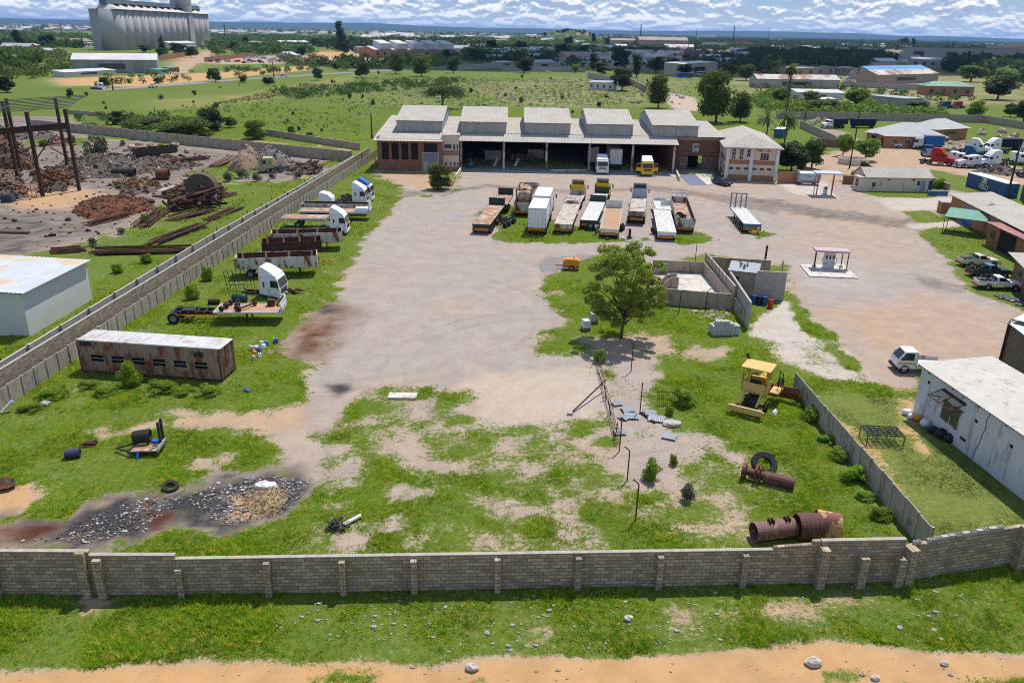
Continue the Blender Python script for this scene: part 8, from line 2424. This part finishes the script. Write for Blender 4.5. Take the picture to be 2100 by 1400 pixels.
# ------------------------------------------------------------------ truck yard on the right
nb = [cl('cab_red', (.48, .03, .02)), white_clean, white_paint, cl('cab_teal', (.02, .10, .20)), cl('cab_sky', (.16, .33, .52))]
for px, py, rz, b_, sl, L_, lb in ((1884, 334, -38, 0, 'high', 7.6, 'bright red bonneted truck tractor nearest the dirt drive'), (1924, 333, -40, 1, 'low', 7.2, 'white bonneted truck tractor beside the bright red one'), (1966, 312, -38, 1, 'high', 7.4, 'white bonneted truck tractor before the boulders'), (1958, 330, -35, 3, 'high', 6.6, 'dark teal truck tractor in the middle of the yard'), (2014, 344, 185, 2, 'low', 6.4, 'old white bonneted truck facing the dirt drive'), (2062, 342, 188, 1, 'high', 7.4, 'white bonneted truck with dark roof vent beside the old white one'), (2064, 314, 190, 1, 'high', 8.0, 'white bonneted truck with a tall rounded sleeper'), (2052, 334, -35, 1, 'low', 6.8, 'white bonneted truck squeezed before the pale blue one'), (2066, 332, -30, 4, 'high', 7.2, 'pale blue and white bonneted truck at the picture edge'), (2080, 362, -20, 4, 'low', 6.5, 'blue truck half cut by the edge beyond the steel container'), (1898, 316, 250, 3, None, 6., 'blue short bonneted truck behind the bright red one')):
 t = thing('truck_tractor', lb, 'truck', A(px, py), pr(rz), 'bonneted trucks in the back yard')
 conventional(t, nb[b_], L_, sl)
t = thing('van_truck', 'white and blue box lorry beside the bungalow', 'truck', A(1930, 307), pr(172), 'bonneted trucks in the back yard')
tractor_chassis(t, 0, 8)
boxbody(t, 0, 4.6, 1.1, 2.4, bright_blue)
cabover(t, 5, white_paint, None)
axle(t, 1.2)
axle(t, 6.2, 1., .5, False)
tip_m = cl('tipper_navy', (.02, .025, .05))
t = thing('tipper_truck', 'white bonneted tipper truck with a dark body beside the panel wall', 'truck', A(1728, 262), pr(205))
conventional(t, white_clean, 8.8, None)
MB().box(-.6, 4.6, -1.25, 1.25, 1.1, 2.9, -.15).build('tipper_body', tip_m, t)
for px, py, lb in ((1768, 262, 'dark navy tipper body standing behind the bungalow porch'), (2060, 306, 'long black shed body behind the white truck yard')):
 o = thing('tipper_skip', lb, 'skip', A(px, py), .1)
 MB().box(-3.5, 3.5, -1.3, 1.3, .6, 2.8, -.2).build('body', tip_m, o)
 for x in (-3, 3):
  MB().box(x-.2, x+.2, -1, 1, 0, .6).build('leg', black_m, o)
heap('heap of greasy engines and axles before the white trucks', [(1990, 352), (2070, 362), (2095, 350), (2030, 342)], 1., [sootm, dark_rust, black_m, rust, chrome_m], 150, 1.0, 31)
def seabox(label, pl, pr_top, mt, h=2.6, L=None, logo=False):
 a, b = A(*pl), A(pr_top[0], pr_top[1], h)
 d = b-a
 t = thing('shipping_container', label, 'container', a, math.atan2(d.y, d.x), 'blue shipping containers')
 L = L or 12.19
 m = MB()
 corrwall(m, 0, L, .05, h-.1, 0.0, .05)
 m.box(.02, L-.02, .06, 2.4, .05, h-.1)
 m.build('side_wall', mt, t)
 MB().box(-.02, L+.02, -.02, 2.46, h-.098, h).build('roof', white_paint, t)
 m = MB()
 for x in (0, L-.12):
  for y in (-.03, 2.33):
   m.box(x, x+.12, y, y+.13, 0, h-.1)
 m.build('corner_post', mt, t)
 if logo:
  for txt, s, x, z in (('P&O', 1.45, 4.3, .3), ('NEDLLOYD', .5, 10.4, 1.3)):
   if txt != 'P&O':
    continue
   cu = bpy.data.curves.new('lettering', 'FONT')
   cu.body = txt
   cu.size = s
   cu.extrude = .012
   cu.materials.append(white_paint)
   o = bpy.data.objects.new('tmp', cu)
   COL.objects.link(o)
   bpy.context.view_layer.update()
   me = bpy.data.meshes.new_from_object(o.evaluated_get(bpy.context.evaluated_depsgraph_get()))
   bpy.data.objects.remove(o)
   o = bpy.data.objects.new('lettering', me)
   COL.objects.link(o)
   o.parent = t
   o.location = (x, -.035, z)
   o.rotation_euler = (PI/2, 0, 0)
  m = MB().mat(0).box(4.9, 6.3, -.04, -.02, 1.42, 2.4).mat(1).add([(5.5, -.045, 1.5), (6.25, -.045, 1.5), (6.1, -.045, 2.0)], [(0, 1, 2)]).mat(2).add([(5.0, -.045, 1.8), (5.5, -.045, 1.8), (5.2, -.045, 2.3)], [(0, 1, 2)])
  m.build('emblem_panel', [white_paint, chev_y, blue_paint], t)
 return t
steel_blue = mat('container_blue', (.05, .12, .25), (.042, .10, .21), 1, .5, rust=(.15, .1, .09), rust_amt=.1)
seabox('blue shipping container with white letters and a flag panel behind the workshop', (1980, 381), (2088, 383), steel_blue, logo=True)
seabox('second blue shipping container end on beyond the lettered one', (2092, 408), (2150, 430), steel_blue)
seabox('blue shipping container standing beyond the feather palm', (1604, 285), (1645, 250), steel_blue, L=6)
t = thing('signboard', 'blue and white board lying by the brick workshop corner', 'board', A(1922, 402), -.05)
MB().bar((0, 0, .05), (0, 0, .9), 3.6, .08, (0, 1, 0)).build('board', steel_blue, t)
MB().box(-1.85, 1.85, -.06, .06, .9, 1.0).build('frame', white_paint, t)
# ------------------------------------------------------------------ the far side: road, sheds, houses, silos
def ribbon(name, pts, w, z, mt, label):
 q = [A(*p) for p in pts]
 L_, R_ = [], []
 for i, p in enumerate(q):
  d = (q[min(i+1, len(q)-1)]-q[max(i-1, 0)]).normalized()
  s = Vector((-d.y, d.x, 0))*w/2
  L_.append((p.x+s.x, p.y+s.y))
  R_.append((p.x-s.x, p.y-s.y))
 n_ = len(q)
 m = MB().add([(x, y, z) for x, y in L_]+[(x, y, z) for x, y in R_], [(i, n_+i, n_+i+1, i+1) for i in range(n_-1)])
 return tag(m.build(name, mt, None), label, None, None, 'structure')
ribbon('road', [(190, 186), (260, 181), (330, 176), (400, 171), (470, 165), (530, 161), (590, 157), (650, 153), (720, 149), (830, 143), (930, 136), (1010, 131), (1120, 128)], 8, .03, mat('road_asphalt', (.24, .235, .23), (.20, .195, .19), .1, .9), 'grey road')
ribbon('dirt_road', [(370, 150), (378, 140), (398, 124), (425, 110), (440, 100)], 9, .03, mat('dirt_track', (.42, .29, .18), (.36, .25, .16), .1, .95), 'dirt road to the silos')
fw = {'w': pale_wall, 'c': cream, 'b': brick_orange, 'g': concrete, 'k': tan_plaster, 'd': brick_red}
fr = {'w': mat('far_white_roof', (.60, .59, .57), (.48, .475, .46), .1, .6), 'g': mat('far_grey_roof', (.38, .40, .42), (.3, .32, .34), .1, .6), 'n': mat('far_brown_roof', (.36, .29, .24), (.28, .22, .18), .05, .8), 'u': mat('far_blue_roof', (.10, .30, .52), (.08, .25, .45), .1, .5), 'r': mat('far_red_roof', (.50, .06, .07), (.4, .05, .06), .1, .6), 'e': mat('far_green_roof', (.14, .32, .22), (.11, .26, .18), .1, .6), 'y': mat('far_yellow', (.62, .58, .10), (.5, .45, .1), .1, .6), 't': mat('far_rusty_roof', (.55, .52, .48), (.45, .40, .36), .1, .7, rust=(.30, .17, .11), rust_amt=.45, rust_sc=.12), 'm': mat('far_maroon', (.16, .04, .05), (.12, .03, .04), .1, .6)}
shed_side = mat('old_sheet_side', (.30, .31, .30), (.22, .24, .23), .35, .7, rust=(.36, .34, .29), rust_amt=.4, rust_sc=.3, streak=.2)
fw['s'] = shed_side
win = [('f', .25, .4, .35, .75, 'window', dark_m)]
def fb(label, l, r, top, D, w, rf, roof='gable', rise=1.2, cat='building', name='building', doors=0, ov=.4):
 h = max(2., HT(l[0], l[1], top)-(rise if roof != 'mono' or rise > 0 else 0)*.9)
 L = (A(*r)-A(*l)).length
 ops = [('f', L*(i+.3)/max(1, doors), L*(i+.62)/max(1, doors), h*.3, h*.72, 'window', rim_m) for i in range(doors)]
 return house(name, label, cat, l, r, D, h, fw[w], fr[rf], roof, rise, ov, ops, pitch=1.6, amp=.06)
FB = [('grey corrugated shed with a white roof and blue door below the silos', (150, 150), (325, 150), 112, 30, 's', 'w', 'gable', 3.), ('low white roofed shed lying before the grey corrugated one', (134, 158), (238, 152), 146, 8, 'w', 'w', 'mono', .8), ('grey roofed house with two gables at the left skyline edge', (2, 102), (62, 103), 89, 14, 'd', 'g', 'gable', 3), ('small red house beside the grey roofed one', (60, 102), (84, 101), 90, 9, 'd', 'w', 'hip', 2), ('long brown works building left of the silos', (112, 96), (192, 95), 80, 25, 'k', 'n', 'gable', 3), ('low white works building under the brown one', (160, 98), (196, 97), 88, 12, 'w', 'w', 'mono', .6), ('small dark shed with white end in the left field', (84, 110), (108, 111), 100, 9, 'g', 'w', 'gable', 1.5), ('little green kiosk beside the grey corrugated shed', (326, 152), (346, 150), 142, 5, 'g', 'e', 'mono', .4), ('maroon walled hut by the dirt track', (348, 147), (368, 146), 138, 6, 'd', 'e', 'mono', .4),
 ('white gabled shed in the middle of the car lot', (566, 118), (592, 119), 107, 14, 'g', 'w', 'gabley', 2.5), ('long white roofed building beyond the car lot', (578, 97), (634, 96), 84, 14, 'g', 'w', 'gable', 2), ('red roofed house beyond the car lot', (508, 92), (530, 93), 84, 10, 'd', 'n', 'hip', 2), ('white roofed row left of the red roofed house', (418, 96), (480, 95), 92, 8, 'w', 'w', 'mono', .5),
 ('red warehouse with white band under a green one', (716, 92), (767, 93), 82, 18, 'd', 'r', 'gable', 2), ('green roofed warehouse behind the red one', (714, 80), (766, 81), 73, 18, 'w', 'e', 'gable', 2), ('grey yard office before the red warehouse', (726, 110), (758, 111), 96, 10, 'g', 'g', 'mono', .5), ('blue roofed unit behind the sawtooth building', (776, 90), (830, 90), 87, 10, 'w', 'u', 'mono', .5), ('white water tower block on the plain', (897, 86), (902, 86), 69, 5, 'w', 'w', 'flat', .5), ('blue roofed shed on the plain', (872, 86), (900, 86), 81, 12, 'w', 'u', 'mono', .8), ('dark blue warehouse on the plain', (942, 83), (966, 83), 76, 14, 'g', 'u', 'mono', .6), ('pinkish roofed hall on the plain', (1034, 84), (1074, 84), 78, 20, 'w', 'n', 'gable', 2),
 ('yellow walled shed with grey roof in the cloud shade', (1098, 140), (1140, 139), 124, 12, 'g', 'g', 'gable', 2), ('grey carport beside the yellow walled shed', (1026, 138), (1054, 137), 127, 9, 'g', 'w', 'mono', .5), ('small white workshop with a row of windows in the field', (1207, 184), (1258, 186), 167, 9, 'w', 'g', 'mono', .4), ('long grey shed roof in the shaded yards', (1400, 158), (1470, 152), 130, 14, 'g', 'w', 'mono', .6), ('white low office in the shaded yards', (1240, 134), (1262, 134), 114, 10, 'w', 'g', 'flat', .5),
 ('big brown roofed factory with stepped gables', (1310, 98), (1410, 100), 76, 60, 'k', 'n', 'gable', 6), ('pale brown roofed factory left of the stepped one', (1252, 95), (1302, 96), 79, 40, 'k', 'n', 'gable', 4), ('grey factory block on the skyline beside the factory', (1424, 82), (1460, 83), 72, 30, 'w', 'g', 'mono', 2), ('long flat pale office in front of the skyline trees', (1440, 100), (1488, 101), 87, 16, 'w', 'w', 'flat', .6), ('brown flat block beside the long pale office', (1496, 97), (1544, 97), 87, 18, 'b', 'n', 'flat', .6), ('white skyline block by the second mast', (1577, 86), (1598, 87), 78, 14, 'w', 'w', 'flat', .6), ('maroon roofed shed in the shaded yards', (1374, 122), (1440, 124), 103, 22, 'd', 'm', 'gable', 3), ('pale row of units among the far trees', (1674, 102), (1722, 103), 96, 14, 'w', 'w', 'mono', .6), ('brown row of units beyond the blue roofs', (1690, 112), (1800, 113), 98, 20, 'b', 'n', 'gable', 2),
 ('deep blue roofed hall left of the long blue shed', (1658, 126), (1704, 125), 113, 22, 'b', 'u', 'gable', 2.5), ('long pale blue roofed shed behind the walls', (1670, 140), (1772, 136), 126, 14, 'g', 'u', 'mono', 2), ('large shed with a bright blue roof', (1785, 165), (1905, 160), 138, 16, 'g', 'u', 'gable', 3), ('large shed with a rusty white roof and brown doors', (1798, 174), (1922, 169), 146, 14, 'k', 't', 'gable', 2.5), ('small tan roofed house behind the blue roofed shed', (1792, 140), (1842, 139), 132, 10, 'k', 'n', 'hip', 2), ('brown roofed workshop before the long blue shed', (1630, 158), (1712, 154), 138, 16, 'k', 'n', 'mono', 1), ('white walled unit beside the brown roofed workshop', (1716, 152), (1755, 152), 138, 10, 'k', 'w', 'mono', .6),
 ('long open shed with rusty streaked white roof', (1552, 180), (1720, 182), 154, 12, 'g', 't', 'gable', 2.2), ('low white roofed shed behind the feather palms', (1634, 204), (1730, 206), 186, 10, 'w', 'w', 'mono', .8), ('small white lean to before the low white shed', (1668, 214), (1714, 214), 202, 5, 'w', 'w', 'mono', .4), ('grey flat roofed building with brown doors beyond the panel wall', (1780, 214), (1852, 222), 194, 10, 'g', 'g', 'flat', .4), ('peach house with a green tin roof', (1897, 196), (1995, 198), 168, 10, 'b', 'e', 'hip', 2.2),
 ('huge grey railway works along the right skyline', (1850, 126), (2130, 134), 96, 60, 'g', 'n', 'mono', -4), ('stepped grey block with a tower on the right skyline', (2020, 110), (2085, 112), 92, 40, 'k', 'n', 'flat', 1), ('square grey tower on the stepped block', (2062, 106), (2078, 107), 89, 16, 'k', 'g', 'flat', 1), ('low pale sheds below the railway works', (1868, 138), (1940, 140), 118, 24, 'g', 'g', 'gable', 2), ('white roofed row at the right edge', (2060, 156), (2130, 158), 142, 12, 'w', 'w', 'mono', .6)]
for f_ in FB:
 lb, l, r, tp, D, w, rf, ro, ri = f_
 fb(lb, l, r, tp, D, w, rf, ro, ri, doors=4 if any(k in lb for k in ('office', 'workshop with', 'house with', 'peach', 'works', 'hall')) else (1 if 'shed' in lb else 0))
t = fb('brick sawtooth roofed building with five raised boxes on the far plot', (768, 119), (937, 118), 96, 30, 'b', 'w', 'gable', 3, doors=12)
L_ = t['len']
hh = HT(768, 119, 96)
for k in range(5):
 x = L_*(.08+k*.19)
 MB().add([(x, 0, hh-2), (x+L_*.12, 0, hh-2), (x+L_*.12, 0, hh+3), (x, 0, hh+3), (x, 16, hh+6), (x+L_*.12, 16, hh+6), (x, 16, hh-1), (x+L_*.12, 16, hh-1)], [(0, 1, 2, 3), (3, 2, 5, 4), (0, 3, 4, 6), (1, 7, 5, 2)]).build('roof_box', fr['w'], t)
N0 = A(247, 104)
F0 = Vector((N0.x-2, N0.y+275, 0))
o = thing('grain_silos', 'row of tall grey concrete grain silos with a conveyor gallery and lift tower', 'grain silos', N0, math.atan2(F0.y-N0.y, F0.x-N0.x))
sh, nb_ = 41., 14
sp = 275/nb_
proto_bin = None
for k in range(nb_):
 if proto_bin is None:
  proto_bin = MB().tube((0, 0, 0), (0, 0, sh), sp*.68, 36).build('silo_bin', silo_m, o, loc=(sp*.5, sp*.5, 0), smooth=False)
  for p in proto_bin.data.polygons:
   p.use_smooth = len(p.vertices) == 4
 else:
  c = proto_bin.copy()
  COL.objects.link(c)
  c.parent = o
  c.location = (sp*(k+.5), sp*.5, 0)
MB().box(0, 275, sp*.5, sp*1.4, 0, sh-.2).build('rear_bins', silo_m, o)
MB().add([(-2, -5, sh), (277, -5, sh), (277, sp*1.5, sh), (-2, sp*1.5, sh), (4, sp*.4, sh+4.5), (271, sp*.4, sh+4.5), (271, sp*.8, sh+4.5), (4, sp*.8, sh+4.5)], [(0, 1, 5, 4), (1, 2, 6, 5), (2, 3, 7, 6), (3, 0, 4, 7), (4, 5, 6, 7), (3, 2, 1, 0)]).build('roof', pale_concrete, o)
gal = MB().box(2, 270, sp*.4, sp*.8, sh+4.6, sh+10).build('gallery', mat('slate_gallery', (.16, .20, .24), (.13, .16, .2), .1, .7), o)
for k in range(nb_-1):
 MB().box(sp*(k+.8), sp*(k+.8)+4, sp*.15, sp*.39, sh+1.6, sh+5.5).build('hatch', dark_m, gal)
tw = sp*9.9
MB().box(tw, tw+sp*.8, -4, sp*.9, 0, sh+32).build('tower', silo_m, o)
for z in (50, 60):
 MB().box(tw+4, tw+6, -4.1, -4.01, z, z+2.5).build('window', dark_m, o)
fb('white roofed loading canopy at the foot of the silos', (352, 103), (402, 101), 86, 18, 'w', 'w', 'gable', 2)
MB()
h0 = None
rr = random.Random(9)
for k in range(280):
 zone = k % 5
 px, py = ((rr.uniform(-10, 188), rr.uniform(50, 66)), (rr.uniform(415, 700), rr.uniform(63, 74)), (rr.uniform(760, 1230), rr.uniform(68, 90)), (rr.uniform(1400, 2080), rr.uniform(92, 138)), (rr.uniform(940, 1420), rr.uniform(88, 132)))[zone]
 s = rr.uniform(.7, 1.5)
 if h0 is None:
  h0 = [MB().mat(0).box(-8, 8, -5, 5, 0, 4).mat(1).add([(-9, -6, 4), (9, -6, 4), (9, 6, 4), (-9, 6, 4), (-9, 0, 6.5), (9, 0, 6.5)], [(0, 1, 5, 4), (2, 3, 4, 5), (0, 4, 3), (1, 2, 5), (3, 2, 1, 0)]).build('far_house', [pale_wall, m_], None) for m_ in (fr['w'], fr['t'], fr['g'], fr['n'])]
  src = h0
  used = set()
 b_ = h0[k % 4]
 c = b_ if (k % 4) not in used else b_.copy()
 if (k % 4) in used:
  COL.objects.link(c)
 used.add(k % 4)
 c.location = A(px, py)
 s *= 1.5 if zone < 3 else 1.1
 c.scale = (s, s, s)
 c.rotation_euler = (0, 0, rr.uniform(-.5, .5))
 tag(c, ['tiny pale house in the far town left of the silos', 'tiny pale house on the plain between silos and red warehouse', 'tiny pale house on the plain below the hill with houses', 'small roof among the trees of the right hand yards', 'small roof among trees in the middle distance'][zone], 'house', ['far town left of the silos', 'far town between silos and red warehouse', 'far town below the hill', 'roofs in the far right yards', 'roofs in the middle distance'][zone])
cb_ = []
for m_ in (white_clean, white_paint, silver_cab_m, bright_blue, red_paint, black_m):
 cb_.append(MB().mat(0).box(-2.1, 2.1, -.85, .85, .35, .95, .05).mat(1).box(-1.3, 1.1, -.8, .8, .95, 1.45, .35, .12).mat(0).box(-.9, .7, -.66, .66, 1.45, 1.49).mat(2).box(-1.6, -1., -.87, .87, 0, .4).box(1., 1.6, -.87, .87, 0, .4).build('parked_car', [m_, glass_m, tyre_m], None))
used = set()
zones = [((425, 640), (117, 130), 95, 'small parked car in the crowded lot beyond the road', 'cars in the far car lot'), ((380, 420), (98, 108), 14, 'small parked car by the silo gate', 'cars by the silo gate'), ((1400, 1640), (96, 118), 50, 'small parked car in the far shaded yards', 'cars in the far yards'), ((1640, 1780), (160, 172), 14, 'small parked car before the blue roofed shed', 'cars before the blue roofed shed')]
for (x0, x1), (y0, y1), n_, lb, gp in zones:
 for k in range(n_):
  i = rr.choice((0, 0, 0, 1, 1, 2, 2, 3, 4, 5))
  c = cb_[i] if i not in used else cb_[i].copy()
  if i in used:
   COL.objects.link(c)
  used.add(i)
  px = rr.uniform(x0, x1)
  c.location = A(px, y0+(y1-y0)*rr.random())
  c.rotation_euler = (0, 0, rr.choice((0, PI/2))+rr.uniform(-.2, .2))
  tag(c, lb, 'car', gp)
c, r = face((304, 181), (323, 179))
pickup('white pickup driving along the far road', c, r, white_clean, rollbar=False)
tractor('small white truck cab at the left end of the far road', A(186, 184), .1, white_clean, 5.5, roof=None, name='truck')
car('white van driving along the far road beyond the field', A(582, 158), .3, white_clean, 'suv', 'van', cat='van')
car('white car on the shaded road beside the yellow shed', A(1125, 149), .2, white_clean, 'sedan')
def bus(label, base, rz, L, mt):
 t = thing('bus', label, 'bus', A(*base), rz)
 MB().box(-L/2, L/2, -1.25, 1.25, .4, 3.1, .1).build('body', mt, t, bevel=.1)
 for s in (-1, 1):
  MB().box(-L/2+.4, L/2-.6, *sorted((s*1.15, s*1.262)), 1.6, 2.5).build('side_window', glass_m, t)
  for x in (-L/2+2.2, L/2-2.2):
   wheel(t, x, s*1.05, .5, .3)
bus('bright blue bus in the shaded yard left of the long white shed', (1405, 160), .1, 11, bright_blue)
bus('white bus right of the bright blue one', (1442, 156), .1, 10, white_paint)
for px, py, b_, lb in ((1950, 222, 3, 'dark blue truck beyond the long grey panel wall'), (1975, 222, 0, 'red truck beyond the long grey panel wall')):
 t = thing('truck_tractor', lb, 'truck', A(px, py), pr(200))
 conventional(t, nb[b_], 7, 'low')
wallrun('red_wall', 'red panel wall along the far car lot', A(420, 128), A(520, 116), 3.5, .4, brick_red)
wallrun('red_wall', 'red palisade wall at the right end of the car lot', A(622, 136), A(648, 115), 3.5, .4, brick_red)
wallrun('red_wall', 'reddish wall along the silo plot', A(328, 125), A(405, 112), 4, .4, brick_red)
wallrun('yard_wall', 'grey wall curving beyond the far lawn', A(1075, 118), A(1110, 102), 4, .4, concrete)
wallrun('yard_wall', 'grey wall along the road before the yellow shed', A(935, 144), A(1030, 140), 3, .4, concrete)
wallrun('yard_wall', 'grey wall along the shaded road', A(1030, 146), A(1200, 149), 3, .4, concrete)
wallrun('yard_wall', 'grey yard wall behind the small white workshop', A(1205, 160), A(1262, 172), 3.5, .4, concrete)
wallrun('yard_wall', 'brown yard wall beside the dirt road behind the warehouse', A(1290, 170), A(1325, 190), 3, .4, tan_plaster)
wallrun('yard_wall', 'long low wall before the rusty white shed', A(1725, 178), A(1950, 188), 3, .4, concrete)
wallrun('yard_wall', 'grey wall before the peach house', A(1880, 205), A(1905, 222), 2.5, .4, concrete)
for px, pb_, pt, w_, lb in ((320, 250, 222, .2, 'slim dark pole in the field above the panel wall'), (763, 285, 232, .22, 'dark pole beside the left end of the warehouse'), (129, 82, 47, .8, 'far lattice mast left'), (463, 85, 47, 1.2, 'dark mast right of the silos'), (1312, 96, 50, 1.6, 'tallest dark chimney mast on the skyline'), (1502, 96, 53, 1.6, 'second dark chimney mast on the skyline'), (1574, 96, 58, .8, 'thin mast right of the second chimney'), (1768, 100, 71, .8, 'thin mast above the blue roofs'), (1941, 104, 78, .8, 'thin mast near the railway works'), (1952, 108, 86, 2.2, 'stout dark stack at the railway works'), (1757, 168, 128, .5, 'dark pole before the large blue shed'), (1425, 104, 60, .6, 'faint mast above the factory'), (2062, 420, 296, .22, 'leaning dark pole before the lettered blue container'), (1751, 300, 226, .2, 'dark pole beside the bungalow porch'), (1648, 262, 225, .2, 'dark pole on the grey panel wall near the palm'), (1742, 345, 290, .18, 'thin pole rising from the reservoir'), (232, 186, 152, .3, 'pole on the dirt bank by the road'), (562, 162, 127, .3, 'pole beside the road before the car lot'), (1683, 182, 160, .2, 'thin pole before the rusty white shed')):
 h = HT(px, pb_, pt)
 o = MB().tube((0, 0, 0), (0, 0, h), w_, 8, w_*.6).build('pole', dark_rust if h < 40 else mat('mast_grey', (.10, .10, .11), (.08, .08, .09)) if 'mast_grey' not in MATS else MATS['mast_grey'], None, loc=A(px, pb_))
 tag(o, lb, 'mast' if 'mast' in lb or 'stack' in lb else 'pole')
# ------------------------------------------------------------------ hills, haze, the cloud that shades the far yards
hm = mat('hill_woods', (.040, .065, .028), (.028, .048, .022), .0006, .95)
for nm, y0, hts, sd, x0, x1 in (('hills', 15500, 95, 3, -15000, 13000), ('hills', 11500, 40, 8, -11000, 6000)):
 n_ = 160
 xsH = np.linspace(x0, x1, n_)
 prof = hts*(.45+.9*fbm(xsH/2600., xsH*0+sd, sd, 4))*np.clip((x1-xsH)/6000, 0, 1)**.5
 V = []
 for dy, k in ((-2200, 0.), (-1100, .55), (0, 1.), (900, .7), (2500, 0.)):
  V += [(x, y0+dy-abs(x)*.12, k*z-.5) for x, z in zip(xsH, prof)]
 F2 = [(j*n_+i, j*n_+i+1, (j+1)*n_+i+1, (j+1)*n_+i) for j in range(4) for i in range(n_-1)]
 tag(npmesh(nm, np.array(V), np.array(F2), hm), 'wooded hills', None, None, 'structure')
kp = A(1170, 86)
n_ = 24
V = []
for j in range(8):
 for i in range(n_):
  a = 2*PI*i/n_
  q = 1-j/7
  V.append((kp.x+105*q*math.cos(a)*1.2, kp.y+105*q*math.sin(a), 30*(1-q**2)**1.0*(1+.2*math.sin(3*a))))
tag(npmesh('hill', np.array(V), np.array([(j*n_+i, j*n_+(i+1) % n_, (j+1)*n_+(i+1) % n_, (j+1)*n_+i) for j in range(7) for i in range(n_)]), mat('hill_grass', (.075, .11, .03), (.045, .075, .02), .02, .95, rust=(.3, .22, .15), rust_amt=.25, rust_sc=.03)), 'green hill', None, None, 'structure')
for k in range(40):
 a, q = random.uniform(0, 6.28), random.uniform(.1, .95)
 c = dup(PR['far'][0], (kp.x+126*q*math.cos(a), kp.y-105*q*abs(math.sin(a)), 30*(1-q*q)-1), a, 'dark bush growing on the distant green hill', 'bushes on the distant hill', random.uniform(.5, 1.1))
sd_ = random.Random(3)
mc = MB()
for k in range(70):
 x, y = sd_.uniform(-60, 860), sd_.uniform(640, 1500)
 if y > 1250+.5*x or y < 660+.1*x:
  continue
 mc.ball((x+366, y+634, 1500+sd_.uniform(-30, 60)), sd_.uniform(70, 130), sd_.uniform(70, 130), sd_.uniform(40, 80), 14, .12, 8)
tag(mc.build('cloud', mat('cloud_white', (.9, .9, .9), (.85, .85, .86), .01, 1.), None), 'cloud drifting over the far yards', None, None, 'structure')
hz = bpy.data.materials.new('haze_air')
hz.use_nodes = True
hn = N(hz.node_tree)
hz.node_tree.nodes.clear()
pv = hn('ShaderNodeVolumePrincipled', {'Color': (.22, .48, 1., 1), 'Density': 4.4e-5, 'Anisotropy': .3})
hn('ShaderNodeOutputMaterial', {'Volume': pv.outputs[0]})
tag(MB().box(-20000, 20000, -300, 21000, -1.5, 160).build('haze', hz, None), 'thin bluish air', None, None, 'stuff')
